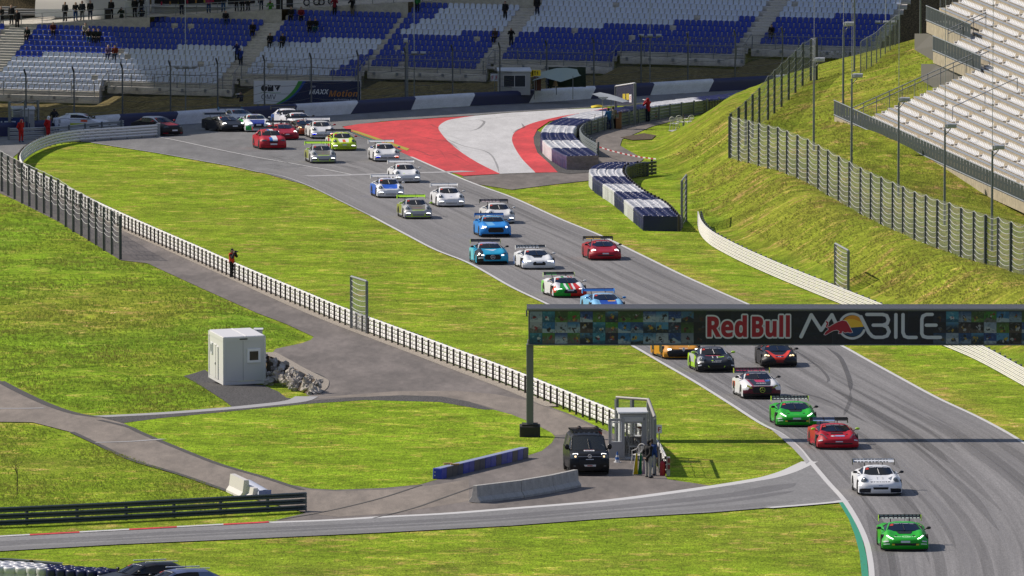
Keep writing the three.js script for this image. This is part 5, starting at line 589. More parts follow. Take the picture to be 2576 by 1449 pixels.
racingCar('dark bronze race car with one bright lamp behind the white signal-lamp one', { u: 778, v: 341, yaw: 12, ws: 0.95, front: 'bow', wing: carbon, end: carbon, mirror: carbon, body: lv('#2a2422', ({ quad }) => { quad('#a8481c', [-0.9, 0.4], [0.9, 0.4], [0.7, 2.4], [-0.7, 2.4]); }) }).t.userData.label = 'dark bronze race car with one bright lamp behind the white signal-lamp car';
racingCar('white coupe race car with blue lower corners near the padded wall', { kind: 'long', u: 768, v: 328, yaw: 14, front: 'hatch', wing: carbon, end: carbon, mirror: carbon, body: lv('#dcdee4', ({ quad }) => { quad('#2b4a9a', [0.3, 0.2], [0.9, 0.2], [0.5, 1.4]); quad('#2b4a9a', [-0.9, 0.2], [-0.3, 0.2], [-0.5, 1.4]); }) });
racingCar('white saloon race car with blue mirrors, farthest back by the padded wall', { kind: 'hatch', u: 742, v: 322, yaw: 14, front: 'hatch', wing: carbon, end: carbon, mirror: paint([0.03, 0.06, 0.25]), body: lv('#d4d7e0', ({ side }) => side(1, '#34508e', 7, 11, 0, 0.7)) });
racingCar('white race car with blue bonnet and green corners', { kind: 'long', u: 651, v: 332, yaw: 8, front: 'audi', wing: null, mirror: paint(white), body: lv('#d9dce2', ({ quad, side }) => { quad('#24358e', [-0.4, 1.5], [0.4, 1.5], [0.6, 4.6], [-0.6, 4.6]); quad('#2ba24a', [-1, 0.3], [-0.5, 0.3], [-0.6, 1.6], [-1, 1.6]); quad('#2ba24a', [0.5, 0.3], [1, 0.3], [1, 1.6], [0.6, 1.6]); side(1, '#3ea84e', 5, 9, 0, 1); }) });
racingCar('black race car with a white roof pillar leading the group by the wall', { u: 592, v: 331, yaw: 22, front: 'mid', wing: carbon, end: paint(white), mirror: carbon, roofM: paint([0.02, 0.02, 0.025]), pillar: paint(white), body: paint([0.012, 0.013, 0.017]) }).t.userData.label = 'black race car with white windscreen pillars, left of the blue and green one';
racingCar('pale coupe race car almost hidden behind the black one', { kind: 'long', u: 626, v: 318, yaw: 20, front: 'hatch', wing: carbon, end: mat(0.05, 0.2, 0.4, 0.5), mirror: carbon, body: paint([0.6, 0.62, 0.68]) });
racingCar('black and red race car emerging from behind the end of the curved guardrail', { kind: 'hatch', u: 440, v: 341, yaw: 38, ws: 1.02, front: 'hatch', wing: null, mirror: redGloss, roofM: paint([0.5, 0.5, 0.55]), body: lv('#16141a', ({ quad }) => { quad('#8c1626', [-0.6, 3], [0.6, 3], [0.4, 4.9], [-0.8, 4.9]); quad('#8c1626', [-1, 0.2], [-0.6, 0.2], [-0.6, 0.6], [-1, 0.6]); quad('#8c1626', [0.6, 0.2], [1, 0.2], [1, 0.6], [0.6, 0.6]); }) });
racingCar('white hatchback race car with a yellow side stripe behind the curved guardrail', { kind: 'hatch', u: 276, v: 331, yaw: 78, front: 'hatch', wing: null, mirror: carbon, rims: rimPale, body: lv('#dcdee4', ({ side, quad }) => { side(1, '#b8c430', 4, 9, 0.35, 0.6); side(1, '#e0502a', 5.4, 5.9, 0.0, 0.2); }) });

// ---------- the gantry banner across the track ----------
{
  const b = P(1333, 1099), s = pxm(b), m = (px) => px / s, steel = mat(0.15, 0.16, 0.165, 0.55);
  const t = thing('gantry', 'long dark picture-covered advertising banner spanning the track on a grey post', 'gantry', b), H = m(1099 - 863), T = m(1099 - 773), W0 = m(1329 - 1333), W1 = m(2680 - 1333);
  const dr = (c, w, h) => {
    let sd = 5; const R = () => { sd = (sd * 16807) % 2147483647; return sd / 2147483647; }, K = w / (2680 - 1329), X = (u) => (u - 1329) * K, Y = (v) => (v - 775) * K; c.fillStyle = '#0c1122'; c.fillRect(0, 0, w, h);
    const pals = [['#9fb3c6', '#c9d2da', '#20242c'], ['#2c78b4', '#b9cdd8', '#3b2a22'], ['#16263e', '#31445c', '#b03a34'], ['#5aa0cc', '#1a2a3a', '#d8b030'], ['#28548c', '#8fa4b4', '#1a1a1e'], ['#b4bac2', '#70706c', '#a8242c'], ['#1e1c22', '#5a4c46', '#c9ccd0'], ['#3f9ab8', '#20607c', '#e4e8ea'], ['#244a90', '#c4d2dc', '#282a30'], ['#3c5a30', '#5c8c34', '#6c2a2c']];
    for (let i = 0; i < 43; i++) for (let j = 0; j < 3; j++) { const u0 = 1330 + i * 31.8, v0 = 776 + j * 28.7, p = pals[Math.floor(R() * pals.length)], x = X(u0), y = Y(v0), tw = 31.8 * K, th = 28.7 * K, fade = clamp(Math.min((u0 - 1700) / 90, (2370 - u0) / 60) + 0.15); if (i === 1 && j === 2) { p[0] = '#3f8c2c'; } const g = c.createLinearGradient(0, y, 0, y + th); g.addColorStop(0, p[0]); g.addColorStop(0.62, p[R() < 0.4 ? 1 : 0]); g.addColorStop(1, p[1]); c.fillStyle = g; c.fillRect(x, y, tw - 0.6, th - 0.6);
      c.save(); c.beginPath(); c.rect(x, y, tw - 0.6, th - 0.6); c.clip(); c.fillStyle = p[1]; c.beginPath(); c.moveTo(x, y + th * (0.5 + 0.4 * R())); c.lineTo(x + tw * R(), y + th * (0.35 + 0.5 * R())); c.lineTo(x + tw, y + th * (0.5 + 0.4 * R())); c.lineTo(x + tw, y + th); c.lineTo(x, y + th); c.fill(); const cx = x + tw * (0.3 + 0.4 * R()), cy = y + th * (0.4 + 0.3 * R()); for (let k = 0; k < 26; k++) { const q = [p[0], p[1], '#14161c', '#e4e6e8', p[2]][Math.floor(R() * 5)]; c.globalAlpha = 0.12 + 0.2 * R(); c.fillStyle = q; c.beginPath(); c.ellipse(x + R() * tw, y + R() * th, tw * (0.04 + 0.16 * R()), th * (0.02 + 0.08 * R()), R() * 3, 0, 7); c.fill(); } c.globalAlpha = 0.85; for (let k = 0; k < 5; k++) { c.fillStyle = k < 3 ? p[2] : ['#191a20', '#a8283a', '#d8dade', '#caa030'][Math.floor(R() * 4)]; c.beginPath(); c.ellipse(cx + (R() - 0.5) * tw * 0.3, cy + (R() - 0.5) * th * 0.36, tw * (0.04 + 0.1 * R()), th * (0.05 + 0.09 * R()), R() * 3, 0, 7); c.fill(); } c.globalAlpha = 1; c.fillStyle = 'rgba(10,14,26,0.28)'; c.fillRect(x, y, tw, th); c.restore();
      if (fade > 0.15) { c.fillStyle = `rgba(8,13,30,${Math.min(0.9, fade)})`; c.fillRect(x, y, tw, th); } }
    const fit = (txt, u0, u1, v1, hgt, f) => { c.save(); c.font = 'bold 100px sans-serif'; const tw = c.measureText(txt).width; c.translate(X(u0), Y(v1)); c.scale((u1 - u0) * K / tw, hgt * K / 73); f(); c.restore(); };
    for (const [txt, u0, u1] of [['Red', 1773, 1881], ['Bull', 1886, 1989]]) { fit(txt, u0, u1, 842, 53, () => { c.lineJoin = 'round'; c.strokeStyle = '#c9ccd2'; c.lineWidth = 16; c.strokeText(txt, 0, 0); c.fillStyle = '#c9ccd2'; c.fillText(txt, 0, 0); }); fit(txt, u0, u1, 842, 53, () => { c.fillStyle = '#96122c'; c.fillText(txt, 0, 0); c.strokeStyle = '#96122c'; c.lineWidth = 4; c.strokeText(txt, 0, 0); }); }
    const zx = (x) => X(1932 + x / 4), zy = (y) => Y(724.5 + y / 4), line = (col, lw, ...p) => { c.strokeStyle = col; c.lineWidth = lw * K / 4; c.lineCap = c.lineJoin = 'round'; c.beginPath(); p.forEach(([x, y], i) => c[i ? 'lineTo' : 'moveTo'](zx(x), zy(y))); c.stroke(); }, ws = '#c3c7cf';
    line(ws, 38, [328, 474], [430, 242], [530, 405], [638, 242], [700, 380]);
    c.fillStyle = '#d89028'; c.beginPath(); c.arc(zx(848), zy(358), 112 * K / 4, 0, 7); c.fill(); c.fillStyle = '#e6b83a'; c.beginPath(); c.ellipse(zx(850), zy(345), 105 * K / 4, 55 * K / 4, 0.2, 0, 7); c.fill(); c.fillStyle = '#123c66'; c.beginPath(); c.arc(zx(848), zy(358), 112 * K / 4, 0.1, 2.9); c.fill();
    c.lineWidth = 26 * K / 4; c.strokeStyle = ws; c.beginPath(); c.arc(zx(842), zy(362), 130 * K / 4, -2.6, -0.75); c.stroke(); c.beginPath(); c.arc(zx(842), zy(362), 130 * K / 4, 0.35, 2.6); c.stroke();
    line(ws, 36, [930, 262], [1010, 430], [1045, 470], [1075, 481], [1150, 481], [1195, 465], [1215, 420], [1195, 372], [1150, 352], [1055, 352]); line(ws, 36, [1150, 352], [1195, 335], [1208, 295], [1190, 250], [1150, 238], [990, 238]); line(ws, 36, [1283, 240], [1283, 480]); line(ws, 36, [1355, 240], [1355, 430], [1372, 470], [1405, 482], [1488, 482]); line(ws, 36, [1648, 238], [1590, 238], [1555, 255], [1545, 290], [1545, 440], [1560, 472], [1600, 482], [1732, 482]); line(ws, 36, [1590, 352], [1688, 352]);
    const bull = [[575, 305], [600, 318], [602, 345], [590, 365], [612, 372], [650, 345], [700, 318], [745, 300], [785, 312], [805, 345], [825, 385], [846, 428], [822, 432], [800, 425], [770, 432], [745, 415], [735, 440], [705, 440], [715, 415], [690, 402], [650, 410], [615, 430], [575, 455], [560, 450], [580, 420], [605, 398], [600, 380], [580, 372], [578, 352], [590, 335], [575, 318]]; c.beginPath(); bull.forEach(([x, y], i) => c[i ? 'lineTo' : 'moveTo'](zx(x), zy(y))); c.closePath(); c.lineWidth = 4; c.strokeStyle = '#d8d8dc'; c.stroke(); c.fillStyle = '#a01a34'; c.fill();
  };
  const face = new THREE.MeshStandardMaterial({ map: canvasTex(2048, 133, dr), roughness: 0.5 }), cx = (W0 + W1) / 2, wd = W1 - W0;
  part('post', cham(m(18), H, 0.5, 0.03), steel, t, [0, 0, 0]); part('base', merge([cham(m(52), m(30), 0.9, 0.04), box(m(40), 0.08, 0.7, 0, m(32), 0)]), mat(0.035, 0.033, 0.03, 0.85), t);
  part('frame', merge([box(wd, T - H - 0.02, 1.36, cx, (T + H) / 2 - 0.02, -0.33), box(wd + 0.1, 0.06, 1.5, cx, H + 0.03, -0.33)]), steel, t); part('banner', new THREE.PlaneGeometry(wd - 0.1, T - H - m(6)).translate(cx, (T + H) / 2, 0.354), face, t);
  part('cap', merge([box(wd + 0.15, m(3), 1.5, cx, T + m(1), -0.33), ...[-0.95, -0.6, -0.25, 0.1, 0.4].map((z) => box(wd + 0.16, m(4), 0.07, cx, T + m(2), z))]), mat(0.2, 0.21, 0.23, 0.45), t); part('downpipe', bar(V3(W0 - 0.08, T - 0.05, 0.1), V3(W0 - 0.08, T - 0.35, 0.1), 0.05, 6), steel, t); part('gusset', box(0.12, 0.5, 0.4).rotateZ(-0.25).translate(W0 + 0.05, H + 0.2, 0), steel, t);
}

// ---------- service yard ----------
const boothGrey = mat(0.36, 0.365, 0.37, 0.55), boothPale = mat(0.5, 0.51, 0.52, 0.5), glassPane = new THREE.MeshPhysicalMaterial({ color: C(0.9, 0.93, 0.93), roughness: 0.05, transmission: 0.9, thickness: 0, transparent: true, side: THREE.DoubleSide }), frameWhite = mat(0.62, 0.64, 0.67, 0.5), darkIn = mat(0.03, 0.03, 0.032, 0.8);
const frameRect = (w, h, b, d) => merge([box(w, b, d, 0, h / 2 - b / 2, 0), box(w, b, d, 0, -h / 2 + b / 2, 0), box(b, h - 2 * b, d, -w / 2 + b / 2, 0, 0), box(b, h - 2 * b, d, w / 2 - b / 2, 0, 0)]);
function plasticChair(label, pos, turn, m = mat(0.6, 0.59, 0.56, 0.5), sc = 1) {
  const t = thing('plastic_chair', label, 'chair', pos, turn); t.scale.setScalar(sc);
  part('seat', cham(0.46, 0.04, 0.44, 0.012), m, t, [0, 0.41, 0]); for (const [x, z] of [[-1, -1], [1, -1], [-1, 1], [1, 1]]) part('leg', bar(V3(x * 0.25, 0, z * 0.24), V3(x * 0.21, 0.42, z * 0.19), 0.025, 5), m, t);
  part('backrest', merge([...[-0.16, -0.08, 0, 0.08, 0.16].map((x) => bar(V3(x, 0.44, -0.21), V3(x * 1.1, 0.8, -0.29), 0.02, 4)), new THREE.TorusGeometry(0.23, 0.025, 6, 14, Math.PI).rotateX(-0.2).translate(0, 0.68, -0.27)]), m, t); for (const s of [-1, 1]) part('armrest', merge([bar(V3(s * 0.24, 0.66, -0.24), V3(s * 0.25, 0.62, 0.2), 0.025, 5), bar(V3(s * 0.25, 0.62, 0.2), V3(s * 0.22, 0.42, 0.2), 0.02, 5)]), m, t); return t;
}
{
  const p = P(1593, 1157), w = 1.31, h = 2.25, d = 1.3, t = thing('marshal_booth', 'small grey marshal booth with open door and flat pale roof beside the black van', 'booth', p, 0.05);
  part('floor', cham(w + 0.06, 0.12, d, 0.02), boothPale, t, [0, 0, -d / 2]); part('front_frame', merge([cham(0.2, h - 0.14, 0.08, 0.01).translate(-w / 2 + 0.1, 0.1, -0.04), cham(0.26, h - 0.14, 0.08, 0.01).translate(w / 2 - 0.13, 0.1, -0.04), box(w - 0.46, 0.42, 0.07, -0.03, h - 0.26, -0.04)]), boothGrey, t); part('lintel_panel', box(w - 0.36, 0.22, 0.03, 0, h - 0.28, 0.015), boothPale, t);
  part('side_wall', box(0.05, h - 0.1, d - 0.1, -w / 2 + 0.03, h / 2 + 0.02, -d / 2 - 0.02), frameWhite, t); part('side_wall', box(0.05, h - 0.1, d - 0.1, w / 2 - 0.03, h / 2 + 0.02, -d / 2 - 0.02), boothGrey, t); part('back_wall', merge([box(w - 0.1, 0.85, 0.05, 0, 0.52, -d + 0.03), box(w - 0.1, 0.25, 0.05, 0, h - 0.2, -d + 0.03)]), boothGrey, t); part('window', new THREE.PlaneGeometry(w - 0.2, 1.05).translate(0, 1.48, -d + 0.03), glassPane, t);
  part('roof', cham(w + 0.12, 0.1, d + 0.1, 0.03), frameWhite, t, [-0.02, h - 0.02, -d / 2]);
  const dr = part('door', frameRect(0.78, 1.9, 0.12, 0.05).translate(-0.39, 0, 0), boothGrey, t, [-w / 2 + 0.24, 1.07, 0.03], [0, 0.06, 0]); part('door_panel', box(0.56, 0.62, 0.04, -0.39, -0.52, 0), boothGrey, dr); part('pane', new THREE.PlaneGeometry(0.46, 0.95).translate(-0.39, 0.3, 0.01), glassPane, dr); part('window_frame', frameRect(0.52, 1.0, 0.04, 0.07).translate(-0.39, 0.3, 0), frameWhite, dr); part('handle', merge([box(0.03, 0.14, 0.05, -0.72, -0.05, 0.04), box(0.1, 0.02, 0.03, -0.68, -0.02, 0.06)]), mat(0.5, 0.5, 0.5, 0.3), dr);
  const n4 = mat(1, 1, 1, 0.6); n4.map = canvasTex(32, 32, (c) => { c.fillStyle = '#8b8c8e'; c.fillRect(0, 0, 32, 32); c.fillStyle = '#15161a'; c.font = 'bold 26px sans-serif'; c.fillText('4', 8, 26); }); part('number_plate', new THREE.PlaneGeometry(0.13, 0.13), n4, t, [w / 2 - 0.14, h - 0.27, 0.012]);
  plasticChair('white plastic chair standing inside the open grey marshal booth', p.clone().add(V3(-0.02, 0.13, -0.55)), 0.25, undefined, 1.05); plasticChair('white plastic chair behind the rack of flags outside the booth', P(1606, 1166), -0.6);
  const tb = thing('table', 'small table along the back of the marshal booth interior', 'table', p.clone().add(V3(0.3, 0.12, -1.0))); part('tabletop', cham(0.6, 0.04, 0.45, 0.01), frameWhite, tb, [0, 0.86, 0]); for (const [x, z] of [[-1, 1], [1, 1], [-1, -1], [1, -1]]) part('leg', bar(V3(x * 0.27, 0, z * 0.2), V3(x * 0.27, 0.88, z * 0.2), 0.02, 4), darkIn, tb);
  const br = thing('broom', 'broom leaning upright in the doorway of the marshal booth', 'broom', p.clone().add(V3(0.33, 0.12, -0.2))); part('handle', bar(V3(0, 0, 0), V3(0.05, 1.35, -0.1), 0.015, 5), mat(0.3, 0.2, 0.1, 0.7), br); part('bristle', cham(0.3, 0.1, 0.07, 0.01), mat(0.2, 0.1, 0.05, 0.9), br, [0.02, 1.35, -0.1]);
}
catchFence('tall grey wire fence frame boxed round the marshal booth', [P(1551, 1143), P(1590, 1146), P(1631, 1149), P(1636, 1159), P(1640, 1170), P(1644, 1183), P(1647, 1196)], 2.8, { cables: 4, c0: 0.5, sag: 0.06, mesh: mat(0.14, 0.16, 0.16, 0.7, { transparent: true, opacity: 0.2 }), post: greyPole, pw: 0.16, cable: mat(0.08, 0.09, 0.09, 0.6), tautTop: true });
{ const t = scene.children.at(-1), o = t.position, l = [P(1551, 1143), P(1631, 1149), P(1647, 1196)]; for (let i = 0; i < 2; i++) part('top_rail', bar(l[i].clone().sub(o).add(V3(0, 2.78, 0)), l[i + 1].clone().sub(o).add(V3(0, 2.78, 0)), 0.085, 4), mat(0.36, 0.34, 0.32, 0.5), t); }
const signText = (bg, fg, tx, w, h) => { const m = mat(1, 1, 1, 0.5); m.map = canvasTex(w, h, (c) => { c.fillStyle = bg; c.fillRect(0, 0, w, h); c.fillStyle = fg; c.font = `bold ${h * 0.8}px sans-serif`; c.textAlign = 'center'; c.textBaseline = 'middle'; c.fillText(tx, w / 2, h / 2 + 3); }); return m; };
function sign(label, pos, w, h, y, m, pole = true) { const t = thing('sign', label, 'sign', pos); part('board', cham(w, h, 0.03, 0.006), frameWhite, t, [0, y, 0]); part('lettering', new THREE.PlaneGeometry(w * 0.94, h * 0.94), m, t, [0, y + h / 2, 0.018]); if (pole) part('pole', cyl(0.03, 0.03, y + h, 0, 0, -0.03), greyPole, t); return t; }
sign('white sign with a red letter F on the fence beside the booth', P(1658, 1190), 0.26, 0.4, 1.9, signText('#dfe0e2', '#a0141c', 'F', 40, 64));
{ // traffic cone
  const t = thing('traffic_cone', 'blue and white traffic cone on the ground before the booth door', 'cone', P(1553, 1164)), cn = (r0, r1, y0, y1, m, n) => part(n, new THREE.CylinderGeometry(r1, r0, y1 - y0, 14).translate(0, (y0 + y1) / 2, 0), m, t), bl = mat(0.02, 0.12, 0.42, 0.5), wh = frameWhite; part('base', cham(0.34, 0.04, 0.34, 0.015), mat(0.5, 0.48, 0.45, 0.6), t); cn(0.13, 0.105, 0.04, 0.16, wh, 'band'); cn(0.105, 0.08, 0.16, 0.28, bl, 'band'); cn(0.08, 0.055, 0.28, 0.38, wh, 'band'); cn(0.055, 0.025, 0.38, 0.54, bl, 'band'); }
{ // flags on a rack
  const p = P(1608, 1196), t = thing('flag_rack', 'metal rack holding the rolled marshal flags between booth and marshal', 'rack', p); part('frame', merge([bar(V3(-0.3, 0, 0.15), V3(-0.15, 1.05, 0), 0.015, 4), bar(V3(0.3, 0, 0.15), V3(0.2, 1.05, 0), 0.015, 4), bar(V3(-0.15, 1.05, 0), V3(0.2, 1.05, 0), 0.015, 4), bar(V3(-0.25, 0, -0.2), V3(-0.15, 1.05, 0), 0.015, 4)]), frameWhite, t);
  for (const [n, x, w, c, h] of [['yellow', -0.17, 0.22, [0.68, 0.55, 0.01], 1.0], ['green', 0.03, 0.2, [0.01, 0.2, 0.06], 1.02], ['pale pink', 0.2, 0.16, [0.65, 0.5, 0.55], 0.95], ['red and yellow', 0.4, 0.16, [0.62, 0.08, 0.02], 0.8]]) { const f = thing('flag', `${n} marshal flag hanging rolled from the rack beside the booth`, 'flag', p.clone().add(V3(x, 0.06, 0.06))); const m = mat(...c, 0.7); part('cloth', grid(10, 8, (a, b) => { const wdt = w * (0.35 + 0.65 * (1 - b)); return V3((a - 0.5) * wdt + 0.05 * b, b * h, 0.04 * Math.sin(a * 14 + b * 2) * (1.2 - b)); }), m, f); part('stick', bar(V3(0.02, 0, -0.03), V3(0.06, h + 0.05, -0.02), 0.012, 4), darkIn, f); if (n[0] === 'r') part('cloth', grid(6, 6, (a, b) => V3((a - 0.75) * w * 0.5, 0.1 + b * h * 0.8, 0.06 + 0.02 * Math.sin(a * 9))), mat(0.7, 0.4, 0.02, 0.7), f); }
}
function extinguisher(label, pos, sc = 1) { const t = thing('fire_extinguisher', label, 'extinguisher', pos); t.scale.setScalar(sc); part('cylinder', new THREE.LatheGeometry([[0, 0], [0.09, 0], [0.1, 0.03], [0.1, 0.42], [0.07, 0.5], [0.03, 0.53], [0, 0.53]].map(([x, y]) => new THREE.Vector2(x, y)), 12), mat(0.38, 0.012, 0.025, 0.35), t); part('valve', merge([cyl(0.03, 0.025, 0.08, 0, 0.53, 0), box(0.12, 0.025, 0.03, 0.03, 0.6, 0)]), darkIn, t); part('hose', bar(V3(0.06, 0.58, 0), V3(0.12, 0.25, 0.04), 0.014, 4), darkIn, t); }
extinguisher('large red fire extinguisher at the end of the long guardrail', P(1667, 1197), 1.35);
{ const t = thing('barrier_block', 'stack of red and white concrete blocks ending the long guardrail', 'barrier', P(1681, 1197)); for (let i = 0; i < 3; i++) { part('block', cham(0.17, 0.29, 0.3, 0.02), concrete, t, [0, i * 0.3, 0]); if (i) part('red_face', box(0.12, 0.22, 0.02, 0.02, i * 0.3 + 0.15, 0.152), mat(0.22, 0.05, 0.05, 0.7), t); } }

// black van
{
  const c = racingCar('black passenger van with roof rails and lit headlamps facing the camera', { kind: 'van', u: 1484, v: 1196, yaw: 4, body: paint([0.006, 0.007, 0.009], { clearcoat: 0.25, roughness: 0.5 }), wing: null, mirror: paint([0.01, 0.01, 0.012]), front: 'none', rims: rimPale, group: null, scale: 0.98, screen: new THREE.MeshPhysicalMaterial({ color: C(0.3, 0.34, 0.36), roughness: 0.05, transmission: 0.85, thickness: 0, specularIntensity: 0.6, side: THREE.DoubleSide }) }), { t, pt, sym, disc, lift, cab } = c; delete t.userData.group; t.name = 'van'; t.userData.category = 'van';
  t.children.filter((o) => ['side_skirt', 'aerial'].includes(o.name)).forEach((o) => t.remove(o));
  sym('headlight', lensDark, 0.62, 0.97, 2.0, 3.0, 0.02); sym('headlight', lampWarm, 0.68, 0.76, 2.2, 2.5, 0.035); pt('grille', grilleM, -0.6, 0.6, 2.0, 2.7, 0.015); pt('grille_bar', mat(0.5, 0.5, 0.52, 0.25), -0.6, 0.6, 2.28, 2.36, 0.026); pt('lower_intake', grilleM, -0.55, 0.55, 1.1, 1.75, 0.015); sym('fog_lamp', lensDark, 0.72, 0.84, 0.75, 0.95, 0.02);
  const med = mat(1, 1, 1, 0.5); med.map = canvasTex(128, 24, (x) => { x.fillStyle = '#dfe2e4'; x.fillRect(0, 0, 128, 24); x.fillStyle = '#b02a2a'; x.fillRect(0, 0, 128, 3); x.fillStyle = '#1c2a5c'; x.font = 'bold 22px sans-serif'; x.textAlign = 'center'; x.fillText('MEDICAL', 64, 20); }); pt('door_sign', med, -0.27, 0.27, 4.05, 4.6, 0.015);
  const pl = mat(1, 1, 1, 0.5); pl.map = canvasTex(64, 20, (x) => { x.fillStyle = '#d8dadc'; x.fillRect(0, 0, 64, 20); x.fillStyle = '#a83030'; x.fillRect(18, 3, 28, 5); x.fillStyle = '#606468'; x.fillRect(34, 11, 10, 6); x.fillStyle = '#101114'; x.beginPath(); x.moveTo(0, 0); x.lineTo(9, 20); x.lineTo(0, 20); x.fill(); }); pt('number_plate', pl, -0.31, 0.31, 0.55, 1.05, 0.02);
  const bp = lift(0, 2.33, 0.05); part('badge', merge([new THREE.TorusGeometry(0.085, 0.012, 6, 18), bar(V3(-0.05, 0.06, 0), V3(-0.015, -0.06, 0), 0.011, 4), bar(V3(0.05, 0.06, 0), V3(0.015, -0.06, 0), 0.011, 4), bar(V3(-0.015, -0.06, 0), V3(0, 0.0, 0), 0.011, 4), bar(V3(0.015, -0.06, 0), V3(0, 0, 0), 0.011, 4)]), mat(0.6, 0.6, 0.62, 0.25), t, bp);
  for (const s of [-1, 1]) part('roof_rail', merge([bar(V3(s * 0.68, 1.97, 0.6), V3(s * 0.68, 1.97, -1.8), 0.03, 5)]), carbon, t); for (const z of [0.4, -0.5, -1.5]) part('roof_bar', merge([box(1.5, 0.05, 0.1, 0, 2.02, z), box(0.06, 0.1, 0.1, -0.68, 1.98, z), box(0.06, 0.1, 0.1, 0.68, 1.98, z)]), carbon, t); part('roof_slat', merge([0, 1, 2, 3, 4].map((i) => box(0.16, 0.02, 1.6, -0.5 + i * 0.25, 1.96, -0.6))), mat(0.05, 0.05, 0.055, 0.4), t);
}
// concrete barriers
const jersey = (len) => { const s = new THREE.Shape(); [[-0.28, 0.04], [-0.28, 0.12], [-0.15, 0.3], [-0.09, 0.8], [0.09, 0.8], [0.15, 0.3], [0.28, 0.12], [0.28, 0.04]].forEach(([x, y], i) => s[i ? 'lineTo' : 'moveTo'](x, y)); const g = new THREE.ExtrudeGeometry(s, { depth: len - 0.04, bevelEnabled: true, bevelSize: 0.015, bevelThickness: 0.015, bevelSegments: 1 }); g.translate(0, 0, -len / 2); return g; };
{
  const e = [[1193, 1266], [1305, 1252.5], [1384, 1239], [1448, 1225]].map(([u, v]) => P(u, v)), lab = ['leftmost of the three joined pale concrete barriers before the van', 'middle one of the three joined pale concrete barriers before the van', 'rightmost concrete barrier, the one overlapping the foot of the van']; const m = new THREE.MeshStandardMaterial({ map: asphaltTex([0.66, 0.655, 0.64], 95, 0.12, false), roughness: 0.85 });
  for (let i = 0; i < 3; i++) { const a = e[i], b = e[i + 1], d = b.clone().sub(a), t = thing('concrete_barrier', lab[i], 'barrier', a.clone().add(b).multiplyScalar(0.5), Math.atan2(d.x, d.z), 'concrete barriers in the yard'); t.rotation.order = 'YXZ'; t.rotation.x = -Math.asin(d.y / d.length()); part('wall', jersey(d.length() - 0.03), m, t); for (const f of [-0.3, 0.3]) part('foot', box(0.5, 0.05, d.length() * 0.22, 0, 0.02, f * d.length()), m, t); for (const f of [-0.25, 0.2]) part('lifting_slot', box(0.02, 0.07, 0.04, 0.115, 0.52, f * d.length()), darkIn, t); }
}
{ // blue and grey block barrier
  const a = P(1099, 1206), b = P(1319, 1152), d = b.clone().sub(a), L = d.length(), t = thing('block_barrier', 'low barrier of blue and grey plastic blocks along the grass oval', 'barrier', a, Math.atan2(d.x, d.z)); t.rotation.order = 'YXZ'; t.rotation.x = -Math.asin(d.y / L); const cols = [mat(0.02, 0.045, 0.42, 0.45), mat(0.09, 0.09, 0.095, 0.6), mat(0.07, 0.08, 0.11, 0.6), mat(0.03, 0.055, 0.33, 0.5), mat(0.025, 0.05, 0.36, 0.45)], seq = [0, 1, 1, 2, 0, 4, 1, 2, 3, 0, 1, 3, 0, 1, 3, 2], n = seq.length, bg = cham(0.42, 0.5, L / n - 0.02, 0.03); seq.forEach((k, i) => part('block', bg, cols[k], t, [0, 0.01, (i + 0.5) * L / n])); part('top_face', box(0.34, 0.02, L - 0.1, 0, 0.515, L / 2), mat(0.3, 0.34, 0.5, 0.5), t); for (const y of [0.18, 0.34]) part('bolt', new THREE.CylinderGeometry(0.03, 0.03, 0.02, 8).rotateX(Math.PI / 2), frameWhite, t, [0.1, y, -0.005]);
  const w = thing('plank', 'pair of wooden planks lying on the blue end of the block barrier', 'planks', a.clone().addScaledVector(d, 0.16).add(V3(0, 0.53, 0)), 0.3); for (const x of [-0.12, 0.14]) part('board', cham(0.42, 0.07, 0.12, 0.01), mat(0.42, 0.27, 0.1, 0.7), w, [x, x > 0 ? 0 : 0.01, x]);
}
{ const m = mat(0.62, 0.60, 0.57, 0.6); const t = thing('concrete_barrier', 'white barrier block seen end-on behind the dark guardrail', 'barrier', P(603, 1246), 0.35); part('wall', jersey(2.0).scale(1.1, 1.05, 1), m, t); const t2 = thing('concrete_barrier', 'low white block beside the end-on barrier behind the dark guardrail', 'barrier', P(628, 1249), 0.4); part('wall', jersey(1.6).scale(1.0, 0.62, 1), m, t2); const t3 = thing('tyre_bundle', 'short bundle in torn blue and white plastic behind the dark guardrail', 'tyre bundle', P(644, 1247), 0.3); part('cover', grid(8, 8, (a, b) => { const an = a * Math.PI; return V3(-Math.cos(an) * 0.32 * (1 + 0.06 * noise(a * 9, b * 7)), 0.52 * Math.pow(Math.sin(an), 0.35), (b - 0.5) * 3); }), mat(0.5, 0.54, 0.64, 0.5), t3); part('front', cham(0.6, 0.5, 0.05, 0.03), mat(0.2, 0.26, 0.45, 0.5), t3, [0, 0, 1.5]); }

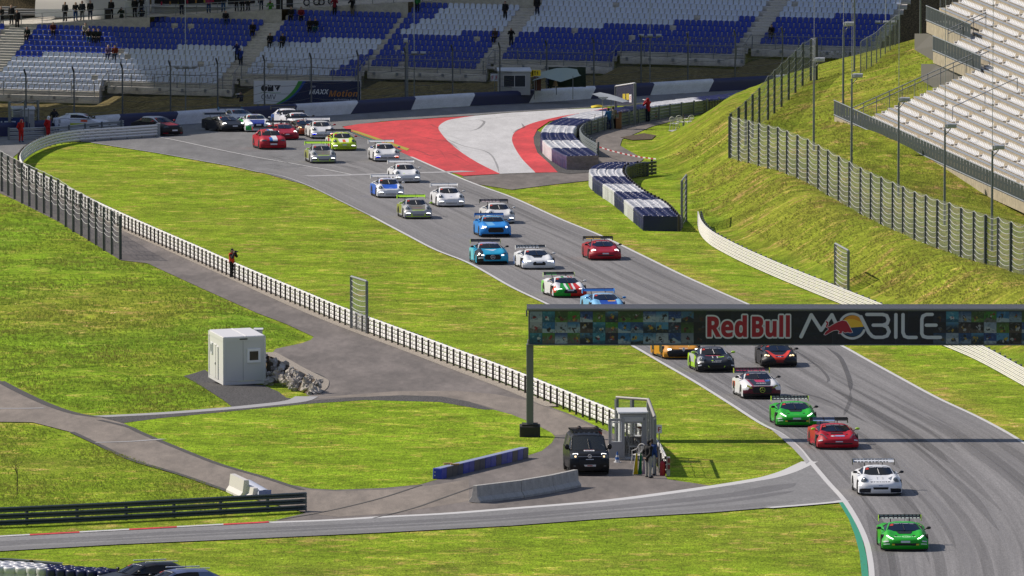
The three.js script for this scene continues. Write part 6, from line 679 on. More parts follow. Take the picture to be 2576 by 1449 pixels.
// container hut
{
  const p = P(562, 969.5, 0.02), w = 2.22, h = 2.5, d = 2.85, t = thing('container_hut', 'pale grey container hut with white-framed window on the left grass bank', 'container hut', p, 0.30), sheetM = mat(0.70, 0.70, 0.69, 0.5), edge = mat(0.72, 0.72, 0.72, 0.45);
  const W = w / Math.cos(0.30) * 0.99; part('wall', box(W - 0.1, h - 0.36, 0.06, W / 2, h / 2, -0.05), sheetM, t); part('wall', box(0.06, h - 0.36, d - 0.1, 0.05, h / 2, -d / 2), sheetM, t); part('wall', box(0.06, h - 0.36, d - 0.1, W - 0.05, h / 2, -d / 2), sheetM, t); part('wall', box(W - 0.1, h - 0.36, 0.06, W / 2, h / 2, -d + 0.05), sheetM, t);
  for (const [x, z] of [[0.06, -0.06], [W - 0.06, -0.06], [0.06, -d + 0.06], [W - 0.06, -d + 0.06]]) part('corner_post', cham(0.14, h, 0.14, 0.015), edge, t, [x, 0, z]); part('base_frame', merge([box(W, 0.16, 0.1, W / 2, 0.08, -0.05), box(0.1, 0.16, d, 0.05, 0.08, -d / 2), box(W, 0.16, 0.1, W / 2, 0.08, -d + 0.05), box(0.1, 0.16, d, W - 0.05, 0.08, -d / 2)]), edge, t); part('top_frame', merge([box(W, 0.2, 0.1, W / 2, h - 0.1, -0.048), box(0.1, 0.2, d, 0.048, h - 0.1, -d / 2), box(0.1, 0.2, d, W - 0.048, h - 0.1, -d / 2)]), edge, t);
  part('roof', cham(W - 0.08, 0.06, d - 0.08, 0.02), mat(0.70, 0.70, 0.72, 0.5), t, [W / 2, h - 0.02, -d / 2]); part('roof_seam', box(0.03, 0.02, d - 0.1, W * 0.55, h + 0.05, -d / 2), edge, t); part('panel_joint', box(0.015, h - 0.4, 0.01, W * 0.47, h / 2, -0.018), mat(0.2, 0.2, 0.2, 0.6), t); part('vent', box(0.42, 0.06, 0.02, W * 0.48, h - 0.1, 0.01), darkIn, t);
  const win = part('window', frameRect(0.72, 0.72, 0.12, 0.08), mat(0.92, 0.92, 0.95, 0.5), t, [W * 0.72, h * 0.6, 0.01]); part('pane', new THREE.PlaneGeometry(0.5, 0.5), mat(0.03, 0.032, 0.028, 0.15), win, [0, 0, 0.012]);
  const sw = part('window', frameRect(0.4, 0.6, 0.1, 0.08).rotateY(-Math.PI / 2), frameWhite, t, [0.01, h * 0.66, -d * 0.79]); part('pane', new THREE.PlaneGeometry(0.22, 0.42).rotateY(-Math.PI / 2), mat(0.03, 0.05, 0.06, 0.1), sw, [-0.012, 0, 0]); const dr = part('door', merge([box(0.05, 1.78, 0.44, 0, 0, -0.24), box(0.05, 1.72, 0.36, 0, -0.02, 0.19)]), sheetM, t, [0.0, 1.06, -d * 0.48]); part('door_gap', box(0.012, 1.72, 0.03, -0.026, 0, 0), darkIn, dr); part('handle', merge([box(0.05, 0.05, 0.12, -0.05, -0.1, -0.1), box(0.03, 0.14, 0.04, -0.04, -0.1, -0.05)]), mat(0.55, 0.55, 0.55, 0.3), dr);
  const ap = D(650, 829, -p.z + 3.1); const a = thing('vent_box', 'small grey ventilation box rising behind the container hut roof', 'vent box', V3(ap.x, hillY(ap.z), ap.z)), ah = ap.y - hillY(ap.z); part('housing', cham(0.42, ah, 0.5, 0.02), sheetM, a); part('lid', cham(0.5, 0.05, 0.58, 0.01), frameWhite, a, [0, ah, 0]);
}
{ // boulder wall
  const ga = mergeVertices(new THREE.IcosahedronGeometry(0.5, 1).deleteAttribute('uv').deleteAttribute('normal')), mk = (s) => { const g = ga.clone(), p = g.attributes.position; for (let i = 0; i < p.count; i++) { const n = 1 + 0.9 * noise(p.getX(i) * 2.7 + s * 9.3, p.getY(i) * 2.7 + 0.4, p.getZ(i) * 2.7 + s); p.setXYZ(i, p.getX(i) * n, p.getY(i) * n, p.getZ(i) * n * 0.8); } const h = g.toNonIndexed(); h.computeVertexNormals(); return h; }, gs = [1, 2, 3, 4].map(mk), ms = [[0.40, 0.365, 0.32], [0.30, 0.27, 0.24], [0.46, 0.43, 0.39]].map((c) => mat(...c, 0.9)), t = thing('boulder_wall', 'bank of rough pale boulders holding the paved yard beside the container hut', 'boulder wall', P(740, 960));
  const top = [[668, 892], [690, 900], [712, 912], [735, 924], [756, 934], [778, 946], [800, 958]], bot = [[668, 966], [684, 966], [704, 962], [722, 968], [742, 978], [762, 986], [782, 994]];
  for (let i = 0; i < top.length; i++) for (let j = 0; j < 13; j++) { const f = rnd(), u = lerp(bot[i][0], top[i][0], f) + rr(-10, 10), v = lerp(bot[i][1], top[i][1], f), z0 = P(lerp(668, 785, i / 6), lerp(966, 995, i / 6) - 2); const q = D(u, v, -z0.z + f * 1.5), s = rr(0.20, 0.46) * (1.15 - 0.4 * f); const r = part('boulder', gs[Math.floor(rnd() * 4)], ms[Math.floor(rnd() * 3)], t, q.sub(t.position), [rr(0, 6), rr(0, 6), rr(0, 6)]); r.scale.set(s * rr(0.9, 1.3), s * rr(0.9, 1.5), s); }
  struct('gravel_verge', ribbonGeo([[676, 886], [712, 906], [748, 926], [782, 943], [808, 958], [806, 972], [790, 988]], 0.8, 0.04), paleGravel);
  const m = part('backing', (() => { const N = 12, f = (l, k) => { const t = k * (l.length - 1), i = Math.min(l.length - 2, Math.floor(t)); return [lerp(l[i][0], l[i + 1][0], t - i), lerp(l[i][1], l[i + 1][1], t - i)]; }; return grid(N, 4, (a, b) => { const [u, v] = f(bot, a), [u2, v2] = f(top, a), z0 = P(lerp(668, 785, a), lerp(966, 995, a) - 2); return D(lerp(u, u2, b), lerp(v, v2, b), -z0.z + b * 1.5 + 0.4).sub(t.position); }); })(), soil, t);
}
{ // sapling
  const t = thing('sapling', 'bare young tree standing alone on the lower left grass', 'tree', P(43, 1247)), bark = mat(0.08, 0.06, 0.045, 0.9); part('trunk', bar(V3(0, 0, 0), V3(0.02, 0.92, 0), 0.022, 6), bark, t); const l = []; const grow = (a, dir, len, r, n) => { const b = a.clone().addScaledVector(dir, len); l.push(bar(a, b, r, 4)); if (n > 0) for (let i = 0; i < 2; i++) grow(b, dir.clone().add(V3(rr(-0.5, 0.5), rr(0, 0.3), rr(-0.5, 0.5))).normalize(), len * 0.72, r * 0.7, n - 1); }; for (let i = 0; i < 3; i++) grow(V3(0.02, 0.9 + i * 0.04, 0), V3(rr(-0.45, 0.45), 1, rr(-0.4, 0.4)).normalize(), 0.3, 0.012, 3); part('crown', merge(l), bark, t); }

// ---------- bottom left corner: paddock edge, nearer to the eye ----------
{
  const tw = P(60, 1440); tyreWall('tyre wall with blue and white tops cut off at the bottom left corner', [[-60, 1409], [40, 1413], [110, 1419], [200, 1425], [300, 1431]], [[-60, 1424], [40, 1426], [90, 1428], [180, 1434], [290, 1440]], 0.9, 7, padBlue);
  guardrail('dark guardrail in front of the bottom left tyre wall', on([[-60, 1456], [40, 1460], [110, 1466], [160, 1470]]), { beams: 3, h: 0.28, gap: 0.02, y0: 0.05, face: 1, post: 3, postSide: 1.2, mat: railDark, postMat: darkIn });
  const car = (label, u, v, yaw, c, roof, sc) => { const k = racingCar(label, { kind: 'hatch', u, v, yaw, body: paint(c), wing: null, mirror: carbon, front: 'none', group: null, scale: sc, roofM: paint(roof) }); k.t.name = named('parked_car'); k.t.userData.category = 'car'; delete k.t.userData.group; for (const s of [-1, 1]) part('roof_rail', bar(V3(s * 0.56, 1.43, 0.2), V3(s * 0.54, 1.42, -1.3), 0.025, 5), frameWhite, k.t); return k; };
  car('black parked estate car whose roof shows at the bottom left edge', 245, 1503, -62, [0.012, 0.013, 0.018], [0.012, 0.013, 0.018], 1.0); car('blue-grey parked car, only its roof rails showing at the bottom edge', 320, 1520, -66, [0.12, 0.16, 0.3], [0.10, 0.13, 0.26], 1.0);
  const t = thing('tarpaulin', 'crumpled bright blue tarpaulin heap beside the parked black car', 'tarpaulin', P(138, 1475)); part('sheet', grid(14, 10, (a, b) => { const x = (a - 0.5) * 1.7, e = Math.min(1, Math.min(a, 1 - a) * 5) * Math.min(1, (b) * 4); return V3(x * (1 - 0.2 * e), 0.72 * e * (0.85 + 0.15 * noise(a * 6, b * 4)) , (0.5 - b) * 1.4 + 0.08 * noise(a * 8, b * 8)); }), mat(0.02, 0.08, 0.45, 0.35), t);
  const bn = thing('tyre_stack', 'black round tyre stack standing alone at the bottom edge', 'tyre stack', P(433, 1475)); for (let i = 0; i < 3; i++) part('tyre', new THREE.CylinderGeometry(0.44, 0.44, 0.22, 20).translate(0, 0.12 + i * 0.235, 0), mat(0.03, 0.033, 0.04, 0.7), bn); part('cover', new THREE.CylinderGeometry(0.42, 0.43, 0.03, 20), mat(0.1, 0.11, 0.13, 0.6), bn, [0, 0.72, 0]);
}

// ---------- round the far corner ----------
{ // debris fence behind the padded wall
  const wl = smooth2(WALLBASE, 6).map(([u, v]) => P(u, v)), pts = [[-62, 346], [54, 341], [175, 333], [297, 322], [418, 316], [537, 309], [655, 300], [773, 294], [891, 287], [1010, 278], [1129, 270], [1248, 264], [1366, 257], [1485, 249], [1604, 242], [1722, 235], [1841, 228], [1960, 220]].map(([u, v]) => P(u, v).add(V3(0.3, 0, -1.6)));
  catchFence('tall debris fence of thin posts behind the padded wall before the far stand', pts, 4.5, { cables: 6, c0: 0.3, sag: 0.22, mesh: mat(0.1, 0.11, 0.12, 0.8, { transparent: true, opacity: 0.12 }), post: mat(0.09, 0.1, 0.11, 0.6), pw: 0.10, cable: mat(0.06, 0.065, 0.07, 0.6), cr: 0.014 });
  const t = scene.children.at(-1); pts.forEach((p) => part('arm', bar(V3(0, 4.4, 0), V3(-0.12, 4.9, 0.5), 0.07, 4), postBlue, t, p.clone().sub(t.position)));
}
{ // big advertising board
  const at = P(770, 296).add(V3(0, 0, -14)), s = pxm(at), W = 270 / s, H = 59 / s, lo = D(773, 262, -at.z), t = thing('billboard', 'wide advertising board, white left and dark blue right, behind the padded wall', 'billboard', lo);
  const m = new THREE.MeshStandardMaterial({ roughness: 0.55, map: canvasTex(1024, 224, (c, w, h) => {
    c.fillStyle = '#dfe2ea'; c.fillRect(0, 0, w, h); c.fillStyle = '#0d1d4a'; c.beginPath(); c.moveTo(455, 0); c.quadraticCurveTo(390, 150, 215, 224); c.lineTo(w, h); c.lineTo(w, 0); c.fill(); c.fillStyle = '#3f9a3a'; c.beginPath(); c.moveTo(425, 0); c.lineTo(470, 0); c.quadraticCurveTo(395, 160, 235, 224); c.lineTo(205, 224); c.quadraticCurveTo(370, 140, 425, 0); c.fill(); c.fillStyle = '#1c4aa0'; c.beginPath(); c.moveTo(470, 0); c.lineTo(500, 0); c.quadraticCurveTo(410, 165, 255, 224); c.lineTo(235, 224); c.quadraticCurveTo(395, 160, 470, 0); c.fill();
    c.fillStyle = '#10162a'; c.beginPath(); c.arc(97, 70, 31, 0, 7); c.fill(); c.fillRect(130, 40, 56, 60); c.beginPath(); c.moveTo(194, 40); c.lineTo(256, 40); c.lineTo(225, 100); c.fill(); c.strokeStyle = '#dfe2ea'; c.lineWidth = 6; for (const [x0, y0, x1, y1] of [[97, 70, 112, 42], [140, 60, 152, 40], [158, 60, 170, 40], [212, 66, 224, 46]]) { c.beginPath(); c.moveTo(x0, y0); c.lineTo(x1, y1); c.stroke(); } c.fillStyle = '#3c9a40'; c.fillRect(66, 112, 190, 3); c.fillStyle = '#10162a'; c.font = '66px sans-serif'; c.fillText('OMV', 66, 178, 190);
    c.fillStyle = '#c9cdd8'; c.font = 'italic 24px sans-serif'; c.fillText('OMV', 540, 62); c.font = 'italic bold 66px sans-serif'; c.fillStyle = '#dfe2ea'; c.fillText('MAXX', 525, 128, 185); c.fillStyle = '#c07a26'; c.font = 'italic bold 82px sans-serif'; c.fillText('Motion', 712, 152, 285); c.fillStyle = '#c9cdd8'; c.font = 'italic bold 24px sans-serif'; c.fillText('Performance Fuels', 765, 190, 225);
  }) });
  part('board', box(W, H, 0.12, 0, H / 2, -0.07), frameWhite, t); part('print', new THREE.PlaneGeometry(W * 0.99, H * 0.985).translate(0, H / 2, 0.004), m, t); for (const x of [-0.46, -0.16, 0.16, 0.46]) part('post', box(0.15, H + 3, 0.15, x * W, H / 2 - 1.6, -0.25), greyPole, t);
}
function hut(name, label, pos, w, h, d, turn, win) {
  const t = thing(name, label, 'hut', pos, turn); part('wall', cham(w, h - 0.1, d, 0.03), boothGrey, t); part('roof', cham(w + 0.14, 0.14, d + 0.14, 0.03), frameWhite, t, [0, h - 0.1, 0]); win(t, w, h, d); return t;
}
{
  const s = pxm(P(58, 338)); hut('marshal_booth', 'grey marshal booth with a glazed door at the far left edge', P(58, 338), 54 / s, 68 / s, 1.4, 0.12, (t, w, h, d) => { const dr = part('door', frameRect(0.72, 1.55, 0.14, 0.05), boothPale, t, [0.08, 0.83, d / 2 + 0.02]); part('pane', new THREE.PlaneGeometry(0.44, 1.25), mat(0.2, 0.23, 0.25, 0.1), dr, [0, 0, 0.01]); part('fascia', box(w, 0.25, 0.04, 0, h - 0.3, d / 2 + 0.02), boothPale, t); });
  const bp = P(18, 344).add(V3(0, 0, -2)), b = thing('banner', 'blue fabric banner with white capitals cut off by the left edge', 'banner', bp), bm = mat(1, 1, 1, 0.6); bm.map = canvasTex(128, 64, (c) => { c.fillStyle = '#16306c'; c.fillRect(0, 0, 128, 64); c.fillStyle = '#c6d0e2'; c.font = 'bold 44px sans-serif'; c.fillText('JRE', 30, 48, 92); }); part('cloth', grid(6, 3, (a, q) => V3((a - 0.5) * 2.4, 0.1 + q * 1.1, 0.04 * Math.sin(a * 9))), bm, b); part('post', merge([bar(V3(1.25, 0, 0), V3(1.25, 2.1, 0), 0.06, 5), bar(V3(1.55, 0, 0.2), V3(1.55, 1.9, 0.1), 0.05, 5)]), greyPole, b);
}
catchFence('short grey net fence behind the far left marshal booth', [[20, 346], [60, 343], [92, 341]].map(([u, v]) => P(u, v).add(V3(0, 0, -3))), 2.4, { cables: 3, c0: 0.5, post: greyPole, pw: 0.16 });
{
  const f = P(1293, 268).add(V3(0, 0, -7)), s = pxm(f), g = D(1293, 236, -f.z); hut('marshal_booth', 'grey marshal booth with a wide sliding window behind the padded wall', g, 80 / s, 62 / s, 1.8, 0.05, (t, w, h, d) => { const fr = part('window', frameRect(w * 0.72, 1.02, 0.06, 0.05), boothPale, t, [0, h * 0.58, d / 2 + 0.01]); part('pane', new THREE.PlaneGeometry(w * 0.68, 0.94), mat(0.035, 0.04, 0.05, 0.12), fr); part('mullion', box(0.05, 0.98, 0.05), boothPale, fr); });
  sign('pair of white boards with red letters F beside the far booth', D(1244, 232, -f.z), 20 / s, 19 / s, 28 / s, signText('#d6dae4', '#a01420', 'F F', 72, 60)); const yl = (tx) => signText('#d9bc14', '#17171a', tx, 96, 60); sign('yellow board lettered F2 on a post right of the far booth', D(1330, 231, -f.z + -0.5), 24 / s, 16 / s, 38 / s, yl('F2')); sign('yellow board lettered T1 on a post right of the far booth', D(1349, 230, -f.z - 0.5), 24 / s, 16 / s, 39 / s, yl('T1'));
  const c = thing('canopy', 'pale green fabric canopy with a dark green back sheet beyond the padded wall', 'canopy', D(1400, 226, -f.z)), m = (px) => px / s, green = mat(0.30, 0.36, 0.31, 0.7), X = (u) => m(u - 1400), Y = (v) => m(226 - v); const F = [[1337, 199, 1.2], [1370, 190, 1.2], [1410, 201, 1.2], [1463, 184, 1.2]], Bk = [[1350, 190, -1.5], [1400, 177, -1.5], [1425, 176, -1.5], [1452, 180, -1.5]];
  part('cloth', grid(12, 6, (a, b) => { const k = a * 3, i = Math.min(2, Math.floor(k)), t = k - i, q = (l) => [0, 1, 2].map((n) => lerp(l[i][n], l[i + 1][n], t)), p = q(F), r = q(Bk); return V3(X(lerp(p[0], r[0], b)), Y(lerp(p[1], r[1], b)) - 0.15 * Math.sin(Math.PI * b), lerp(p[2], r[2], b)); }), green, c); part('back_sheet', grid(8, 3, (a, b) => V3(X(lerp(1380, 1474, a)), Y(lerp(226, 175, b)), -1.7 + 0.1 * Math.sin(a * 20))), mat(0.018, 0.035, 0.022, 0.8), c); for (const [u, v, z] of [[1441, 186, 1.2], [1344, 197, 1.2], [1400, 178, -1.5]]) part('pole', bar(V3(X(u), Y(v), z), V3(X(u), -0.6, z), 0.03, 5), greyPole, c); part('cabinet', box(m(18), m(34), 0.6, X(1352), m(14), -0.5), mat(0.12, 0.045, 0.03, 0.7), c);
  const um = thing('parasol', 'furled tan parasol standing under the green canopy', 'parasol', D(1397, 226, -f.z)); part('canopy', new THREE.ConeGeometry(m(7), m(24), 8).translate(0, m(22), 0), mat(0.28, 0.2, 0.12, 0.8), um); part('pole', bar(V3(0, 0, 0), V3(0, m(34), 0), 0.02, 5), frameWhite, um);
}
{ // marshal post inside the corner
  const o = P(1532, 325), s = pxm(o), c = thing('canopy', 'grey sloping canopy on thin poles above the trackside marshal post', 'canopy', o), at = (u, v, z) => V3((u - 1532) / s, (325 - v) / s + z * 0.14, z), cl = mat(0.42, 0.45, 0.48, 0.6), A = [[1488, 235.5], [1520, 248], [1545, 252], [1566, 257]], B = [[1510, 231], [1535, 236], [1560, 244], [1583, 254]];
  part('cloth', grid(12, 5, (a, b) => { const k = a * 3, i = Math.min(2, Math.floor(k)), t = k - i, q = (l) => [lerp(l[i][0], l[i + 1][0], t), lerp(l[i][1], l[i + 1][1], t)], p = q(A), r = q(B); return at(lerp(p[0], r[0], b), lerp(p[1], r[1], b), b * -1.8); }), cl, c); part('valance', grid(6, 2, (a, b) => at(lerp(1505, 1530, a), lerp(243, 243 + 5 * Math.sin(a * 3.1) + 2, b), 0.02)), cl, c); for (const [u, v, b] of [[1516, 246, 324], [1537, 250, 312]]) part('pole', bar(at(u, v, 0), at(u, b, -0.2), 0.03, 5), greyPole, c);
  const g0 = P(1549, 300), g1 = P(1597, 314), d = g1.clone().sub(g0), H = 106 / pxm(g1), t = thing('fence_panel', 'dark netted screen on two posts with yellow boards at the marshal post', 'fence panel', g0), H0 = 81 / pxm(g0) + 0.1; part('post', cham(0.2, H0, 0.2, 0.02), greyPole, t, [0, 0, 0]); part('post', cham(0.22, H, 0.22, 0.02), greyPole, t, d); part('top_rail', bar(V3(0, H0, 0), d.clone().setY(d.y + H), 0.06, 4), frameWhite, t); const pt = (a, b) => V3(d.x * a, lerp(0, d.y, a) + lerp(H0, H, a) * b, d.z * a); part('net', grid(4, 2, (a, b) => pt(a, 0.42 + b * 0.55)), mat(0.012, 0.016, 0.05, 0.8, { transparent: true, opacity: 0.72 }), t);
  for (const [a0, a1, b0, b1, m] of [[0.36, 0.5, 0.6, 0.76, mat(0.5, 0.4, 0.02, 0.6)], [0.55, 0.69, 0.6, 0.76, mat(0.5, 0.4, 0.02, 0.6)]]) part('board', grid(1, 1, (a, b) => pt(lerp(a0, a1, a), lerp(b0, b1, b)).add(V3(0, 0, 0.1))), m, t); part('board', grid(1, 1, (a, b) => pt(lerp(0.7, 0.82, a), lerp(0.54, 0.74, b)).add(V3(0, 0, 0.2)), (a, b) => [a, b]), signText('#dcdee2', '#b01a20', 'F', 40, 60), t);
  const wood = mat(0.26, 0.12, 0.05, 0.7); for (const [u, v, w, h, label] of [[1521, 324, 9, 15, 'low brown box beside the two marshals under the canopy'], [1553, 324, 8, 26, 'tall narrow wooden cabinet right of the two marshals'], [1560, 324, 7, 42, 'taller wooden cabinet at the foot of the netted screen']]) { const k = thing('cabinet', label, 'cabinet', P(u, v)); part('box', cham(w / s, h / s, 0.4, 0.015), wood, k); part('top', box(w / s + 0.06, 0.03, 0.46, 0, h / s + 0.015, 0), mat(0.15, 0.08, 0.04, 0.7), k); part('door', box(w / s * 0.8, h / s * 0.8, 0.02, 0, h / s / 2, 0.205), mat(0.3, 0.14, 0.06, 0.6), k); }
  extinguisher('red fire extinguisher below the tyre wall left of the two marshals', P(1496, 333), 1.0); extinguisher('red fire extinguisher beside the photographer in the red hooded coat', P(1650, 300), 0.9);
  const sh = thing('shovel', 'shovel leaning on the guardrail at the marshal post', 'shovel', P(1489, 333)); part('handle', bar(V3(0, 0.1, 0), V3(0.25, 1.35, -0.2), 0.02, 5), mat(0.3, 0.25, 0.2, 0.7), sh); part('blade', cham(0.25, 0.35, 0.03, 0.01), mat(0.2, 0.03, 0.03, 0.5), sh, [0.02, -0.02, 0]);
  const fl = thing('flag', 'yellow flag laid along the top of the tyre wall at the marshal post', 'flag', P(1502, 305).add(V3(0, 1.12, 0.6))); part('cloth', grid(10, 4, (a, b) => V3((a - 0.5) * 0.95, 0.1 * Math.sin(a * 3) + b * 0.12, 0.12 * Math.sin(a * 5) - b * 0.3)), mat(0.66, 0.52, 0.01, 0.7), fl); part('stick', bar(V3(-0.5, 0.02, 0), V3(0.8, 0.05, 0), 0.015, 4), darkIn, fl);
  plasticChair('white plastic chair, leftmost of three on the path by the grass bank', P(1697, 327), 2.6, undefined, 1.15); plasticChair('white plastic chair in the middle of three on the path by the bank', P(1711, 323), 2.9, undefined, 1.15); plasticChair('white plastic chair, rightmost of three on the path beside a post', P(1733, 322), -2.6, undefined, 1.15);
  const wp = thing('post', 'short wooden post between the white plastic chairs', 'post', P(1719, 320)); part('shaft', cyl(0.05, 0.04, 1.0), mat(0.12, 0.1, 0.08, 0.8), wp); part('cap', cyl(0.05, 0.03, 0.03, 0, 1.0, 0), darkIn, wp); struct('concrete_slab', sheetGeo([[1680, 328], [1740, 322], [1752, 324], [1690, 331]], 0.03), lineGrey);
  const tp = thing('barrier_tape', 'red and white barrier tape strung across the path between the tyre walls', 'tape', P(1508, 397)); const a = V3(0, 0.75, 0), b = P(1650, 440).sub(tp.position).add(V3(0, 1.1, 0)); for (let i = 0; i < 22; i++) { const f = (k) => a.clone().lerp(b, k / 22).add(V3(0, -0.5 * (k / 22) * (1 - k / 22), 0)); part('band', grid(1, 1, (p, q) => f(i + p).add(V3(0, q * 0.09, 0))), i % 2 ? whiteGloss : redGloss, tp); }
}
function standLamp(label, u, vb, vl, vt, big) { const p = P(u, vb + 20).add(V3(0, 0, -3)), q = D(u, vb, -p.z), s = pxm(q), t = thing('floodlight_pole', label, 'light pole', q), h = (vb - vl) / s; part('pole', cyl(big ? 0.12 : 0.06, big ? 0.12 : 0.05, big ? (vb - vt) / s : h + 1, 0, -1, 0, 6), greyPole, t); if (!big) { part('rod', bar(V3(0, h, 0), V3(0, (vb - vt) / s, 0), 0.035, 4), lampGrey, t); part('crossbar', box(1.6, 0.07, 0.07, 0, h - 0.25, 0), greyPole, t); for (const x of [-0.72, 0.0, 0.72]) part('floodlight', cham(0.46, 0.2, 0.4, 0.05), lampGrey, t, [x, h - 0.2, 0]); } else { part('camera', cham(0.34, 0.36, 0.4, 0.08), lampGrey, t, [-0.1, (vb - vt) / s - 1, 0]); } }
standLamp('floodlight pole with three lamps before the left part of the far stand', 467, 272, 163, -20); standLamp('floodlight pole with three lamps beside the thick camera pole', 1042, 242, 129, -20); standLamp('thick pole with a white camera head before the far stand', 1024, 246, 75, 75, true); standLamp('floodlight pole with three lamps before the right part of the far stand', 1635, 206, 85, -20); standLamp('floodlight pole with three lamps at the right end of the far stand', 2228, 130, 52, -20);

// walkway behind the far stand
const walkU = (u, back = 0.6, up = 0) => { let a = -10, b = 45; for (let i = 0; i < 40; i++) { const m = (a + b) / 2; if (proj(walkAt(m, up, back))[0] < u) a = m; else b = m; } return walkAt((a + b) / 2, up, back); };
{
  const k0 = walkU(395, 3.0), k1 = walkU(650, 3.0), t = thing('kiosk', 'grey kiosk with a long serving hatch on the walkway above the far stand', 'kiosk', k0), L = k1.clone().sub(k0), W = L.length(), an = Math.atan2(-L.z, L.x); t.rotation.y = an; part('wall', cham(W * 0.99, 1.1, 3, 0.02).translate(W / 2, -0.6, -1.6), boothGrey, t); part('upper_wall', box(W, 2.2, 0.1, W / 2, 3.2, -0.5), boothGrey, t); part('counter', box(W * 0.7, 0.06, 0.5, W * 0.36, 0.62, 0.05), boothPale, t); part('hatch_back', box(W, 2.6, 0.1, W / 2, 1.4, -2.6), mat(0.02, 0.018, 0.02, 0.9), t); for (const x of [0.02, 0.7, 0.98]) part('pillar', box(0.25, 3.4, 0.2, W * x, 1.2, -0.1), boothPale, t);
  const goods = ['#7a2a1c', '#a0701c', '#2a5a7a', '#8a1a20', '#5a5a5c']; for (let i = 0; i < 7; i++) { const b = thing('bottle', 'small dark bottle standing on the kiosk serving counter', 'bottle', k0.clone().addScaledVector(L, 0.1 + i * 0.08).add(V3(0, 0.66, 0)), 0, 'bottles on the kiosk counter'); part('body', cyl(0.08, 0.07, 0.3, 0, 0, 0, 7), mat(0.3, 0.15 * (i % 3), 0.03, 0.5), b); part('cap', cyl(0.03, 0.03, 0.08, 0, 0.3, 0, 6), darkIn, b); }
  const c0 = walkU(345, 2.2), w = thing('ticket_booth', 'white cabin with a window on the walkway left of the kiosk', 'cabin', c0); part('wall', cham(2.2, 3.2, 2.2, 0.03), mat(0.5, 0.52, 0.56, 0.6), w); const wf = part('window', frameRect(1.9, 1.1, 0.1, 0.06), frameWhite, w, [0, 1.9, 1.12]); part('pane', new THREE.PlaneGeometry(1.72, 0.92), mat(0.04, 0.045, 0.05, 0.15), wf, [0, 0, 0.0]);
  const p0 = walkU(215, 5), rf = thing('tent', 'white tent roof behind the railing at the left end of the walkway', 'tent', p0); part('roof', grid(8, 4, (a, b) => V3((a - 0.5) * 9, 0.7 + 0.7 * Math.sin(Math.PI * b), (0.5 - b) * 4)), mat(0.42, 0.41, 0.39, 0.7), rf); part('side', box(9, 0.7, 0.05, 0, 0.35, 2), frameWhite, rf);
  const bl = walkU(125, 6), bs = thing('bleacher', 'striped rows of an empty bleacher behind the walkway at the top left', 'bleacher', bl); for (let i = 0; i < 12; i++) part('bench', box(12, 0.12, 0.3, 1.2 - i * 0.25, 0.1 + i * 0.16 - 0.4, 1 - i * 0.5), mat(0.35, 0.35, 0.36, 0.6), bs); part('riser', box(12, 0.05, 6, 0, 0.1, -1.5), darkIn, bs);
  const bn = walkU(212, 4), bb = thing('banner', 'small white sheet banner hanging above the tent roof', 'banner', bn.add(V3(0.2, 3.1, 0))); part('cloth', grid(4, 2, (a, b) => V3((a - 0.5) * 1.5, b * 0.6, 0.05 * Math.sin(a * 6))), mat(0.5, 0.5, 0.62, 0.7), bb); part('rope', bar(V3(-0.75, 0.6, 0), V3(-0.75, 1.8, 0), 0.01, 3), darkIn, bb);
  const bin = (u, l) => { const t = thing('wheeled_bin', l, 'bin', walkU(u, 0.5)); part('body', cham(0.6, 0.85, 0.55, 0.03), mat(0.02, 0.02, 0.022, 0.5), t); part('lid', cham(0.66, 0.08, 0.62, 0.02), mat(0.025, 0.025, 0.03, 0.5), t, [0, 0.85, 0]); }; bin(271, 'black wheeled bin beside a man on the left of the walkway'); bin(703, 'black wheeled bin beside the man in the green jacket'); bin(720, 'second black wheeled bin right of the man in the green jacket');
  const moto = (u, c, l) => { const t = thing('motorcycle', l, 'motorcycle', walkU(u, 1.2), 0.2); for (const x of [-0.68, 0.68]) { const w = part('wheel', new THREE.TorusGeometry(0.27, 0.06, 8, 18), rubber, t, [x, 0.33, 0]); part('rim', new THREE.TorusGeometry(0.18, 0.02, 6, 14), rimPale, w); } part('fairing', (() => { const g = new THREE.SphereGeometry(0.5, 12, 8); g.scale(0.95, 0.5, 0.35); return g.translate(0.1, 0.72, 0); })(), c, t); part('seat', cham(0.6, 0.1, 0.25, 0.04), carbon, t, [-0.5, 0.85, 0]); part('fork', bar(V3(0.68, 0.33, 0), V3(0.45, 1.0, 0), 0.05, 5), rimPale, t); part('windshield', cham(0.25, 0.22, 0.02, 0.01), carGlass, t, [0.42, 0.98, 0.05]); }; moto(790, paint(white), 'white motorcycle parked on the walkway above the far stand'); moto(815, paint([0.4, 0.02, 0.03]), 'red and white motorcycle leaning beside the white one on the walkway'); 
}

